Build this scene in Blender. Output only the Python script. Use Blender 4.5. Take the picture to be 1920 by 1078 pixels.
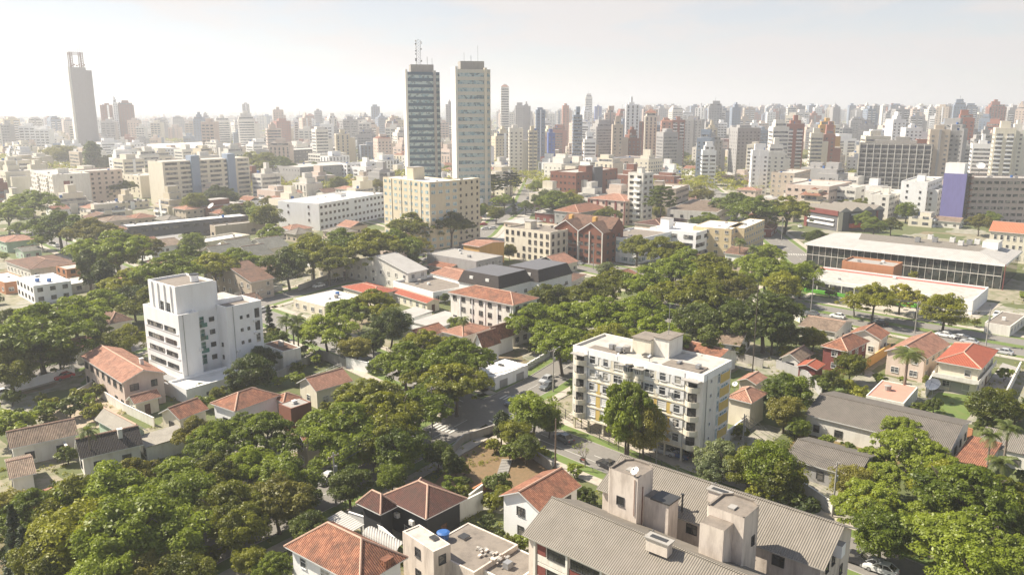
import bpy, math, random
import numpy as np
from math import radians as R, sin, cos, pi, hypot, atan2, degrees
random.seed(7)
for o in list(bpy.data.objects): bpy.data.objects.remove(o)
S = bpy.context.scene
COL = S.collection
# ------------------------------------------------------------------ camera
CAM_H = 60.0
PIT = math.atan(339/1500)
cam = bpy.data.objects.new("camera", bpy.data.cameras.new("camera")); COL.objects.link(cam)
cam.location = (0, 0, CAM_H); cam.rotation_euler = (pi/2-PIT, 0, 0)
cam.data.sensor_width = 36; cam.data.lens = 1500/1920*36
cam.data.clip_start = 1; cam.data.clip_end = 60000
S.camera = cam
S.render.resolution_x = 1024; S.render.resolution_y = 574
# ------------------------------------------------------------------ light
SUN_EL = 48.0; SUN_AZ = atan2(-.970, .242)          # clockwise from +Y: sun stands on the left
W = bpy.data.worlds.new("World"); S.world = W; W.use_nodes = True
nt = W.node_tree; nt.nodes.clear()
out = nt.nodes.new("ShaderNodeOutputWorld"); bg = nt.nodes.new("ShaderNodeBackground")
sky = nt.nodes.new("ShaderNodeTexSky"); sky.sky_type = 'NISHITA'; sky.sun_disc = False
sky.sun_elevation = R(SUN_EL); sky.sun_rotation = SUN_AZ % (2*pi); sky.dust_density = 0.9; sky.altitude = 900
tc = nt.nodes.new("ShaderNodeTexCoord"); mp = nt.nodes.new("ShaderNodeMapping"); mp.inputs['Scale'].default_value = (1.0, 1.0, 4.2)
nz = nt.nodes.new("ShaderNodeTexNoise"); nz.inputs['Scale'].default_value = 4.2; nz.inputs['Detail'].default_value = 9; nz.inputs['Roughness'].default_value = .58
rp = nt.nodes.new("ShaderNodeValToRGB"); rp.color_ramp.elements[0].position = .44; rp.color_ramp.elements[1].position = .56
mx = nt.nodes.new("ShaderNodeMixRGB"); mx.inputs[2].default_value = (5.75, 5.52, 5.44, 1)
mm = nt.nodes.new("ShaderNodeMath"); mm.operation = 'MULTIPLY_ADD'; mm.inputs[1].default_value = .42; mm.inputs[2].default_value = .56
L = nt.links.new
L(tc.outputs['Generated'], mp.inputs[0]); L(mp.outputs[0], nz.inputs[0]); L(nz.outputs[0], rp.inputs[0]); L(rp.outputs[0], mm.inputs[0])
sz = nt.nodes.new("ShaderNodeSeparateXYZ"); L(tc.outputs['Generated'], sz.inputs[0])
el = nt.nodes.new("ShaderNodeMapRange"); el.inputs['From Min'].default_value = .13; el.inputs['From Max'].default_value = .32; el.inputs['To Min'].default_value = 1.0; el.inputs['To Max'].default_value = .20
L(sz.outputs['Z'], el.inputs['Value']); ml = nt.nodes.new("ShaderNodeMath"); ml.operation = 'MULTIPLY'; L(mm.outputs[0], ml.inputs[0]); L(el.outputs[0], ml.inputs[1])
L(ml.outputs[0], mx.inputs[0]); L(sky.outputs[0], mx.inputs[1]); L(mx.outputs[0], bg.inputs[0]); L(bg.outputs[0], out.inputs[0])
bg.inputs[1].default_value = 0.068
sl = bpy.data.lights.new("sun", 'SUN'); sl.energy = 5.0; sl.angle = R(.55); sl.color = (1.0, .91, .77)
so = bpy.data.objects.new("sun", sl); COL.objects.link(so)
sd = (sin(SUN_AZ)*cos(R(SUN_EL)), cos(SUN_AZ)*cos(R(SUN_EL)), sin(R(SUN_EL)))
from mathutils import Vector
so.rotation_euler = Vector(sd).to_track_quat('Z', 'Y').to_euler()
so.location = (-200, 50, 300)
vs = S.view_settings; vs.view_transform = 'Standard'; vs.look = 'None'; vs.gamma = 1; vs.use_curve_mapping = False
vs.exposure = 1.0
cy = S.cycles; cy.use_denoising = True; cy.max_bounces = 6; cy.diffuse_bounces = 3; cy.glossy_bounces = 2
cy.transmission_bounces = 2; cy.transparent_max_bounces = 4; cy.volume_bounces = 1; cy.caustics_reflective = False; cy.caustics_refractive = False
# ------------------------------------------------------------------ pixels of the photograph to points at a height
def G(px, py, z=0.0):
    x = (px-960)/1500; y = (539-py)/1500
    dx, dy, dz = x, cos(PIT)+y*sin(PIT), -sin(PIT)+y*cos(PIT)
    t = (z-CAM_H)/dz
    return (dx*t, dy*t)
def proj(X, Y, Z):
    c = Y*sin(PIT)+(Z-CAM_H)*cos(PIT); d = Y*cos(PIT)-(Z-CAM_H)*sin(PIT)
    return (960+1500*X/d, 539-1500*c/d)
def vdist(X, Y, Z=0): return math.sqrt(X*X+Y*Y+(Z-CAM_H)**2)
# ------------------------------------------------------------------ materials
MATS = {}
def newmat(name):
    m = bpy.data.materials.new(name); m.use_nodes = True
    n = m.node_tree; b = n.nodes['Principled BSDF']; return m, n, b
def N(n, t, **k):
    x = n.nodes.new(t)
    for a, v in k.items():
        if a in x.inputs: x.inputs[a].default_value = v
        else: setattr(x, a, v)
    return x
def plaster(name, c, dirt=.35, rough=.85, c2=None, scale=.35, streak=True):
    if name in MATS: return MATS[name]
    m, n, b = newmat(name); b.inputs['Roughness'].default_value = rough
    t = N(n, "ShaderNodeTexCoord")
    g = N(n, "ShaderNodeNewGeometry")
    mpp = N(n, "ShaderNodeMapping"); mpp.inputs['Scale'].default_value = (1, 1, .22 if streak else 1)
    n.links.new(g.outputs['Position'], mpp.inputs[0])
    a = N(n, "ShaderNodeTexNoise", Scale=scale*3, Detail=8.0, Roughness=.65); n.links.new(mpp.outputs[0], a.inputs[0])
    r = N(n, "ShaderNodeValToRGB"); r.color_ramp.elements[0].position = .45; r.color_ramp.elements[1].position = .78
    n.links.new(a.outputs[0], r.inputs[0])
    s = N(n, "ShaderNodeMath", operation='MULTIPLY'); s.inputs[1].default_value = dirt; n.links.new(r.outputs[0], s.inputs[0])
    x = N(n, "ShaderNodeMixRGB"); x.inputs[1].default_value = (*c, 1)
    d = c2 or tuple(v*.5*(1-.12*i) for i, v in enumerate(c)); x.inputs[2].default_value = (*d, 1)
    n.links.new(s.outputs[0], x.inputs[0]); n.links.new(x.outputs[0], b.inputs['Base Color'])
    bp = N(n, "ShaderNodeBump", Strength=.25, Distance=.05)
    a2 = N(n, "ShaderNodeTexNoise", Scale=4.0, Detail=4.0); n.links.new(g.outputs['Position'], a2.inputs[0])
    n.links.new(a2.outputs[0], bp.inputs['Height']); n.links.new(bp.outputs[0], b.inputs['Normal'])
    MATS[name] = m; return m
def tiles(name, c, c2, pitch=.29, course=.45, age=.5, rough=.85, corr=False, dark=(.06,.045,.035)):
    """ridged roof covering; UV holds metres along the eave and up the slope"""
    if name in MATS: return MATS[name]
    m, n, b = newmat(name); b.inputs['Roughness'].default_value = rough
    u = N(n, "ShaderNodeUVMap"); sp = N(n, "ShaderNodeSeparateXYZ"); n.links.new(u.outputs[0], sp.inputs[0])
    def saw(sock, per, mode):
        d = N(n, "ShaderNodeMath", operation='DIVIDE'); d.inputs[1].default_value = per; n.links.new(sock, d.inputs[0])
        if mode == 'sin':
            k = N(n, "ShaderNodeMath", operation='MULTIPLY'); k.inputs[1].default_value = 2*pi; n.links.new(d.outputs[0], k.inputs[0])
            s = N(n, "ShaderNodeMath", operation='SINE'); n.links.new(k.outputs[0], s.inputs[0])
            q = N(n, "ShaderNodeMath", operation='MULTIPLY_ADD'); q.inputs[1].default_value = .5; q.inputs[2].default_value = .5; n.links.new(s.outputs[0], q.inputs[0]); return q.outputs[0], d.outputs[0]
        f = N(n, "ShaderNodeMath", operation='FRACT'); n.links.new(d.outputs[0], f.inputs[0]); return f.outputs[0], d.outputs[0]
    su, du = saw(sp.outputs[0], pitch, 'sin'); sv, dv = saw(sp.outputs[1], course, 'saw')
    fq = N(n, "ShaderNodeMath", operation='MULTIPLY'); fq.inputs[1].default_value = .28 if corr else 1.0; n.links.new(du, fq.inputs[0])
    fl1 = N(n, "ShaderNodeMath", operation='FLOOR'); n.links.new(fq.outputs[0], fl1.inputs[0])
    fl2 = N(n, "ShaderNodeMath", operation='FLOOR'); n.links.new(dv, fl2.inputs[0])
    cb = N(n, "ShaderNodeCombineXYZ"); n.links.new(fl1.outputs[0], cb.inputs[0]); n.links.new(fl2.outputs[0], cb.inputs[1])
    wn = N(n, "ShaderNodeTexWhiteNoise"); wn.noise_dimensions = '3D'; n.links.new(cb.outputs[0], wn.inputs[0])
    g = N(n, "ShaderNodeNewGeometry")
    a = N(n, "ShaderNodeTexNoise", Scale=.55, Detail=10.0, Roughness=.75); n.links.new(g.outputs['Position'], a.inputs[0])
    r = N(n, "ShaderNodeValToRGB"); r.color_ramp.elements[0].position = .44; r.color_ramp.elements[1].position = .66; n.links.new(a.outputs[0], r.inputs[0])
    x1 = N(n, "ShaderNodeMixRGB"); x1.inputs[1].default_value = (*c, 1); x1.inputs[2].default_value = (*c2, 1); n.links.new(wn.outputs[0], x1.inputs[0])
    s = N(n, "ShaderNodeMath", operation='MULTIPLY'); s.inputs[1].default_value = age; n.links.new(r.outputs[0], s.inputs[0])
    x2 = N(n, "ShaderNodeMixRGB"); x2.inputs[2].default_value = (*dark, 1); n.links.new(s.outputs[0], x2.inputs[0]); n.links.new(x1.outputs[0], x2.inputs[1])
    # grooves between the ridges are mixed darker
    gr = N(n, "ShaderNodeMath", operation='MULTIPLY_ADD'); gr.inputs[1].default_value = -.55 if not corr else -.38; gr.inputs[2].default_value = .55 if not corr else .38; n.links.new(su, gr.inputs[0])
    x3 = N(n, "ShaderNodeMixRGB"); x3.inputs[2].default_value = (*[v*.35 for v in dark], 1) if not corr else (.09, .075, .06, 1)
    n.links.new(gr.outputs[0], x3.inputs[0]); n.links.new(x2.outputs[0], x3.inputs[1]); n.links.new(x3.outputs[0], b.inputs['Base Color'])
    bp = N(n, "ShaderNodeBump", Strength=.8, Distance=.10)
    ad = N(n, "ShaderNodeMath", operation='MULTIPLY_ADD'); ad.inputs[1].default_value = -.25; n.links.new(sv, ad.inputs[0]); n.links.new(su, ad.inputs[2])
    n.links.new(ad.outputs[0], bp.inputs['Height']); n.links.new(bp.outputs[0], b.inputs['Normal'])
    MATS[name] = m; return m
def flat(name, c, rough=.7, metal=0, spec=.5):
    if name in MATS: return MATS[name]
    m, n, b = newmat(name); b.inputs['Roughness'].default_value = rough; b.inputs['Metallic'].default_value = metal
    g = N(n, "ShaderNodeNewGeometry"); a = N(n, "ShaderNodeTexNoise", Scale=1.3, Detail=6.0); n.links.new(g.outputs['Position'], a.inputs[0])
    x = N(n, "ShaderNodeMixRGB"); x.inputs[1].default_value = (*[v*.82 for v in c], 1); x.inputs[2].default_value = (*[min(1, v*1.12) for v in c], 1)
    n.links.new(a.outputs[0], x.inputs[0]); n.links.new(x.outputs[0], b.inputs['Base Color'])
    MATS[name] = m; return m
def glass(name, c, light, amount=.35, rough=.12):
    """window glass: dark, glossy; some panes show pale curtains (chosen per pane at random)"""
    if name in MATS: return MATS[name]
    m, n, b = newmat(name); b.inputs['Roughness'].default_value = rough
    g = N(n, "ShaderNodeNewGeometry")
    v = N(n, "ShaderNodeVectorMath", operation='SCALE'); v.inputs['Scale'].default_value = .9; n.links.new(g.outputs['Position'], v.inputs[0])
    wn = N(n, "ShaderNodeTexVoronoi", Scale=.75); n.links.new(g.outputs['Position'], wn.inputs[0])
    sp = N(n, "ShaderNodeSeparateColor"); n.links.new(wn.outputs['Color'], sp.inputs[0])
    r = N(n, "ShaderNodeValToRGB"); r.color_ramp.interpolation = 'CONSTANT'
    r.color_ramp.elements[0].color = (*c, 1); r.color_ramp.elements[1].color = (*light, 1); r.color_ramp.elements[1].position = 1-amount
    e = r.color_ramp.elements.new((1-amount)*.5); e.color = (*[q*1.9+.012 for q in c], 1)
    n.links.new(sp.outputs[0], r.inputs[0]); n.links.new(r.outputs[0], b.inputs['Base Color'])
    MATS[name] = m; return m
def foliage(name, a, b2, hue=.0, trans=.40):
    if name in MATS: return MATS[name]
    m, n, b = newmat(name); n.nodes.remove(b)
    o = n.nodes['Material Output']
    oi = N(n, "ShaderNodeObjectInfo"); g = N(n, "ShaderNodeNewGeometry")
    t = N(n, "ShaderNodeTexNoise", Scale=.28, Detail=3.0); n.links.new(g.outputs['Position'], t.inputs[0])
    t2 = N(n, "ShaderNodeTexNoise", Scale=2.6, Detail=2.0); n.links.new(g.outputs['Position'], t2.inputs[0])
    r = N(n, "ShaderNodeMath", operation='MULTIPLY_ADD'); r.inputs[1].default_value = .75; n.links.new(oi.outputs['Random'], r.inputs[0])
    h = N(n, "ShaderNodeMath", operation='MULTIPLY_ADD'); h.inputs[1].default_value = 1.5; h.inputs[2].default_value = -.85; n.links.new(t.outputs[0], h.inputs[0]); n.links.new(h.outputs[0], r.inputs[2])
    r2 = N(n, "ShaderNodeMath", operation='MULTIPLY_ADD', use_clamp=True); r2.inputs[1].default_value = .7; n.links.new(t2.outputs[0], r2.inputs[0]); n.links.new(r.outputs[0], r2.inputs[2])
    x = N(n, "ShaderNodeMixRGB"); x.inputs[1].default_value = (*a, 1); x.inputs[2].default_value = (*b2, 1); n.links.new(r2.outputs[0], x.inputs[0])
    d = N(n, "ShaderNodeBsdfDiffuse"); n.links.new(x.outputs[0], d.inputs[0])
    tr = N(n, "ShaderNodeBsdfTranslucent"); tm = N(n, "ShaderNodeMixRGB", blend_type='MULTIPLY'); tm.inputs[0].default_value = 1; tm.inputs[2].default_value = (1.5, 1.45, .6, 1)
    n.links.new(x.outputs[0], tm.inputs[1]); n.links.new(tm.outputs[0], tr.inputs[0])
    gl = N(n, "ShaderNodeBsdfGlossy"); gl.inputs['Roughness'].default_value = .45; gl.inputs[0].default_value = (.5, .5, .45, 1)
    m1 = N(n, "ShaderNodeMixShader"); m1.inputs[0].default_value = trans; n.links.new(d.outputs[0], m1.inputs[1]); n.links.new(tr.outputs[0], m1.inputs[2])
    m2 = N(n, "ShaderNodeMixShader"); m2.inputs[0].default_value = .05; n.links.new(m1.outputs[0], m2.inputs[1]); n.links.new(gl.outputs[0], m2.inputs[2])
    n.links.new(m2.outputs[0], o.inputs[0])
    MATS[name] = m; return m

WHITE = plaster('white_plaster', (.85, .845, .83), .25, scale=.2)
WHITE2 = plaster('worn_white_plaster', (.74, .71, .64), .45)
CREAM = plaster('cream_plaster', (.72, .66, .53), .35)
YELW = plaster('yellow_plaster', (.62, .45, .14), .25)
BEIGE = plaster('beige_plaster', (.63, .55, .40), .3)
TAN = plaster('tan_plaster', (.50, .42, .33), .35)
PINK = plaster('pinkish_plaster', (.62, .50, .42), .4)
STAINW = plaster('stained_pale_plaster', (.66, .58, .50), .75, c2=(.20, .15, .12), scale=.3)
GREY = plaster('grey_plaster', (.36, .35, .34), .35)
DGREY = plaster('dark_grey_plaster', (.12, .12, .13), .3)
BLACKP = plaster('black_plaster', (.022, .024, .028), .3)
CONC = plaster('concrete', (.34, .32, .29), .5)
CONCD = plaster('stained_concrete_roof', (.23, .195, .16), .85, c2=(.10, .085, .07), scale=.22, streak=False)
CONCL = plaster('pale_concrete_roof', (.47, .44, .39), .7, c2=(.20, .18, .155), scale=.2, streak=False)
WROOF = plaster('white_painted_roof', (.74, .72, .68), .5, c2=(.38, .35, .31), scale=.15, streak=False)
BRICK = plaster('orange_brick', (.46, .21, .105), .4)
BROWN = plaster('brown_brick', (.22, .088, .055), .4)
REDP = plaster('red_plaster', (.20, .055, .045), .3)
BLUEP = plaster('blue_plaster', (.27, .33, .42), .3)
PURP = plaster('purple_cladding', (.17, .16, .36), .3)
GREENP = plaster('pale_green_plaster', (.45, .56, .44), .3)
OCHRE = plaster('ochre_plaster', (.64, .38, .12), .3)
T_OR = tiles('orange_roof_tiles', (.50, .215, .12), (.30, .11, .06), age=.7)
T_PK = tiles('salmon_roof_tiles', (.58, .30, .20), (.42, .19, .12), age=.5)
T_RD = tiles('red_roof_tiles', (.52, .135, .07), (.44, .10, .05), age=.12)
T_BR = tiles('brown_roof_tiles', (.30, .165, .105), (.20, .10, .065), age=.75)
T_DK = tiles('dark_red_roof_tiles', (.17, .065, .045), (.10, .038, .028), age=.75)
T_OLD = tiles('old_sandy_roof_tiles', (.42, .31, .22), (.28, .19, .13), age=.65, pitch=.25)
T_BK = tiles('black_roof_tiles', (.075, .062, .058), (.05, .042, .04), age=.4, pitch=.25)
T_GR = tiles('grey_green_shingles', (.26, .26, .22), (.20, .20, .17), age=.4)
CORR = tiles('weathered_corrugated_sheet', (.265, .235, .195), (.235, .21, .175), pitch=.27, course=1.8, age=.5, corr=True, dark=(.17, .15, .12))
CORRD = tiles('dark_corrugated_sheet', (.19, .168, .142), (.168, .148, .125), pitch=.27, course=1.8, age=.5, corr=True, dark=(.09, .08, .07))
CORRP = tiles('old_beige_sheet', (.42, .385, .32), (.38, .345, .29), pitch=.27, course=2.0, age=.5, corr=True, dark=(.22, .2, .17))
CORRW = tiles('pale_corrugated_sheet', (.52, .50, .47), (.46, .44, .41), pitch=.5, course=2.4, age=.3, corr=True, dark=(.35, .33, .3))
ASPH = plaster('asphalt', (.205, .19, .17), .5, c2=(.13, .12, .108), scale=.4, streak=False)
PAVE = plaster('paving', (.44, .39, .32), .6, c2=(.22, .19, .155), scale=.3, streak=False)
PAINT = flat('road_paint', (.62, .60, .55))
GRASS = plaster('grass_verge', (.115, .17, .035), .7, c2=(.19, .17, .07), scale=.25, streak=False)
DRYG = plaster('dry_grass', (.19, .135, .06), .8, c2=(.10, .11, .03), scale=.2, streak=False)
SOIL = plaster('sandy_soil', (.38, .31, .225), .7, c2=(.20, .16, .11), scale=.25, streak=False)
FRW = flat('white_frame', (.72, .71, .68)); FRD = flat('dark_frame', (.05, .05, .05)); FRB = flat('brown_frame', (.12, .06, .035))
GLS = glass('window_glass', (.035, .038, .042), (.36, .34, .30), .38)
GLD = glass('dark_window_glass', (.026, .027, .028), (.16, .15, .135), .3)
GLSH = glass('showroom_glass', (.020, .024, .022), (.075, .07, .062), .25, .06)
GLT = glass('tower_window_glass', (.07, .075, .085), (.26, .25, .24), .4, .2)
GLB = glass('blue_window_glass', (.10, .17, .20), (.40, .50, .50), .5)
GLG = glass('green_glass', (.025, .10, .08), (.10, .22, .18), .4)
GLBR = glass('bronze_glass', (.06, .03, .014), (.40, .24, .10), .3)
METAL = flat('grey_metal', (.35, .35, .35), .5, .4); METD = flat('dark_metal', (.06, .06, .06), .5, .3)
RUST = flat('rusty_metal', (.22, .11, .08), .8); WOOD = flat('weathered_wood', (.20, .14, .10), .9)
BARK = plaster('bark', (.085, .066, .048), .5, scale=1.0); BARKL = plaster('pale_bark', (.22, .18, .14), .5, scale=1.0)
BLUEB = flat('blue_plastic', (.03, .12, .35), .5)
F1 = foliage('olive_foliage', (.050, .068, .006), (.270, .275, .020))
F2 = foliage('deep_green_foliage', (.030, .052, .010), (.140, .172, .024))
F3 = foliage('bright_green_foliage', (.10, .14, .012), (.26, .31, .032))
F4 = foliage('yellowing_foliage', (.15, .16, .018), (.36, .34, .045))
F5 = foliage('palm_foliage', (.05, .08, .018), (.15, .18, .045))
F1B = foliage('fresh_green_foliage', (.052, .082, .008), (.235, .290, .022))
F1C = foliage('autumn_olive_foliage', (.075, .078, .010), (.245, .225, .035))
F6 = foliage('dark_conifer_foliage', (.016, .032, .012), (.05, .075, .025))
RIDGE = plaster('mortared_ridge_tiles', (.52, .34, .25), .6, scale=1.2, streak=False)
# ------------------------------------------------------------------ mesh helpers
class MB:
    def __init__(s): s.V = []; s.F = []; s.M = []; s.U = []; s.mats = []
    def mi(s, m):
        if m not in s.mats: s.mats.append(m)
        return s.mats.index(m)
    def f(s, pts, m, uv=None):
        b = len(s.V); s.V += [tuple(p) for p in pts]; s.F.append(tuple(range(b, b+len(pts)))); s.M.append(s.mi(m))
        s.U += list(uv) if uv else [(p[0]+p[1], p[2]) for p in pts]
    def box(s, x0, x1, y0, y1, z0, z1, m, top=None, bottom=True):
        t = top or m
        s.f([(x0,y0,z0),(x1,y0,z0),(x1,y0,z1),(x0,y0,z1)], m); s.f([(x1,y0,z0),(x1,y1,z0),(x1,y1,z1),(x1,y0,z1)], m)
        s.f([(x1,y1,z0),(x0,y1,z0),(x0,y1,z1),(x1,y1,z1)], m); s.f([(x0,y1,z0),(x0,y0,z0),(x0,y0,z1),(x0,y1,z1)], m)
        s.f([(x0,y0,z1),(x1,y0,z1),(x1,y1,z1),(x0,y1,z1)], t)
        if bottom: s.f([(x0,y1,z0),(x1,y1,z0),(x1,y0,z0),(x0,y0,z0)], m)
    def prism(s, pts, z0, z1, m, top=None):
        n = len(pts)
        for i in range(n):
            a, b = pts[i], pts[(i+1) % n]; s.f([(*a,z0),(*b,z0),(*b,z1),(*a,z1)], m)
        s.f([(*p,z1) for p in pts], top or m); s.f([(*p,z0) for p in reversed(pts)], m)
    def cyl(s, x, y, z0, z1, r, m, n=10, r2=None):
        r2 = r if r2 is None else r2
        a = [(x+r*cos(2*pi*i/n), y+r*sin(2*pi*i/n), z0) for i in range(n)]; b = [(x+r2*cos(2*pi*i/n), y+r2*sin(2*pi*i/n), z1) for i in range(n)]
        for i in range(n):
            j = (i+1) % n; s.f([a[i], a[j], b[j], b[i]], m)
        s.f(b, m); s.f(a[::-1], m)
    def tube(s, p, q, r1, r2, m, n=6):
        p = Vector(p); q = Vector(q); d = q-p
        if d.length < 1e-5: return
        e = d.normalized().orthogonal().normalized(); g = d.normalized().cross(e)
        a = [p+e*r1*cos(2*pi*i/n)+g*r1*sin(2*pi*i/n) for i in range(n)]; b = [q+e*r2*cos(2*pi*i/n)+g*r2*sin(2*pi*i/n) for i in range(n)]
        for i in range(n):
            j = (i+1) % n; s.f([a[i], a[j], b[j], b[i]], m)
        s.f(b, m)
    def mesh(s, name):
        me = bpy.data.meshes.new(name); me.from_pydata(s.V, [], s.F)
        for m in s.mats: me.materials.append(m)
        me.polygons.foreach_set('material_index', s.M)
        uv = me.uv_layers.new(name='UVMap'); uv.data.foreach_set('uv', np.array(s.U, dtype=np.float32).ravel())
        me.update(); return me
    def build(s, name, parent=None, loc=(0, 0, 0), rz=0):
        o = bpy.data.objects.new(name, s.mesh(name)); COL.objects.link(o); o.location = loc; o.rotation_euler = (0, 0, rz)
        if parent: o.parent = parent
        return o
def put(name, me, parent=None, loc=(0, 0, 0), rz=0, sc=None):
    o = bpy.data.objects.new(name, me); COL.objects.link(o); o.location = loc; o.rotation_euler = (0, 0, rz)
    if sc: o.scale = sc
    if parent: o.parent = parent
    return o
THINGS = []
def thing(name, label, cat, loc, rz=0, group=None, me=None):
    o = bpy.data.objects.new(name, me); COL.objects.link(o); o.location = (loc[0], loc[1], loc[2] if len(loc) > 2 else 0); o.rotation_euler = (0, 0, rz)
    o['label'] = label; o['category'] = cat
    if group: o['group'] = group
    THINGS.append(o); return o
# landmarks that labels may lean on: phrase, photo pixel
LM = [("the yellow and white balcony block", 1215, 760), ("the stepped white block", 372, 640), ("the grey-roofed twin blocks", 1290, 980), ("the dark hipped-roof house", 790, 925),
      ("the big orange hipped roof", 650, 1035), ("the street crossing", 905, 775), ("the glass-fronted showroom", 1690, 510), ("the twin-gabled brown block", 1085, 460),
      ("the long white block", 630, 400), ("the tall beige slab block", 800, 400), ("the dark banded tower", 798, 250), ("the beige banded tower", 890, 270),
      ("the blue-ribbed block", 360, 330), ("the concrete mast tower", 160, 220), ("the cream balcony block", 130, 355), ("the dark grid-front block", 1650, 315),
      ("the purple-walled tower", 1805, 370), ("the red-roofed villa", 1815, 695), ("the long grey shed", 1650, 785), ("the white gabled house", 745, 515),
      ("the terracotta-roofed tall house", 215, 690), ("the black-roofed house", 200, 830), ("the charcoal school building", 360, 425), ("the salmon-roofed house", 1720, 650),
      ("the yellow corner block", 1375, 450), ("the red-framed shop", 1635, 410), ("the brown chalet", 475, 520), ("the long sandy-tiled house", 70, 825),
      ("the ribbed four-storey block", 930, 570), ("the red-striped block", 1150, 385)]
PEND = []
def auto_label(o, desc, px, py):
    PEND.append((o, desc, px, py))
ORD = ['', 'second', 'third', 'fourth', 'fifth', 'sixth', 'seventh', 'eighth', 'ninth', 'tenth', 'eleventh', 'twelfth', 'thirteenth', 'fourteenth', 'fifteenth', 'sixteenth', 'seventeenth', 'eighteenth', 'nineteenth', 'twentieth']
def finish_labels():
    b = {}
    for o, desc, px, py in PEND:
        k = min(range(len(LM)), key=lambda i: hypot((LM[i][1]-px), (LM[i][2]-py)*1.6)); ph, lx, ly = LM[k]
        dx, dy = px-lx, (py-ly)*1.6
        rel = ('left of' if dx < 0 else 'right of') if abs(dx) > abs(dy) else ('beyond' if dy < 0 else 'in front of')
        b.setdefault((desc, rel, ph), []).append((px, py, o))
    for (desc, rel, ph), l in b.items():
        l.sort(key=lambda t: t[0])
        for i, (px, py, o) in enumerate(l):
            if len(l) == 1: o['label'] = f"{desc} {rel} {ph}"
            else:
                j = len(l)-1-i
                side, k = ('left', i) if i <= j else ('right', j)
                nth = ORD[k] if k < len(ORD) else f"{k+1}th"
                o['label'] = f"{desc} {rel} {ph}, {(nth+' from ' + side) if k else side+'most'}"
# ------------------------------------------------------------------ windows
WM = {}
def winmesh(kind, w, h):
    k = (kind, round(w, 2), round(h, 2))
    if k in WM: return WM[k]
    b = MB(); fr, gl = {'std': (FRW, GLS), 'dark': (FRD, GLD), 'shut': (FRW, GLS), 'shuty': (FRW, GLS), 'closed': (FRW, FRW), 'brown': (FRB, GLD), 'blue': (FRW, GLB), 'grn': (FRW, GLG),
                        'bare': (GREY, GLD), 'dband': (METD, GLS), 'garage': (METAL, METAL), 'door': (FRB, FRB), 'loggia': (FRW, GLS), 'bz': (METD, GLBR)}[kind]
    t = .07 if w < 2.2 else .06; x0, x1 = -w/2, w/2
    b.f([(x0,-.02,0),(x1,-.02,0),(x1,-.02,h),(x0,-.02,h)], gl)
    b.box(x0-t, x1+t, -.09, 0, h, h+t, fr); b.box(x0-t, x1+t, -.16, 0, -t, 0, fr)
    b.box(x0-t, x0, -.09, 0, 0, h, fr); b.box(x1, x1+t, -.09, 0, 0, h, fr)
    if kind not in ('closed', 'door', 'garage'):
        n = max(1, round(w/.85))
        for i in range(1, n): xx = x0+w*i/n; b.box(xx-.03, xx+.03, -.07, -.02, 0, h, fr)
        if h > 1.0 and kind != 'dband': b.box(x0, x1, -.065, -.021, h*.62, h*.62+.05, fr)
    else:
        n = 4 if kind != 'garage' else 6
        for i in range(1, n): zz = h*i/n; b.box(x0+.02, x1-.02, -.05, -.021, zz-.03, zz+.02, fr)
    if kind in ('shut', 'shuty'):
        for s in (-1, 1):
            xa = s*(w/2+.1); xb = s*(w/2+.1+w*.5)
            b.box(min(xa, xb), max(xa, xb), -.10, -.003, 0, h, FRW)
    WM[k] = b.mesh('window'); return WM[k]
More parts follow.
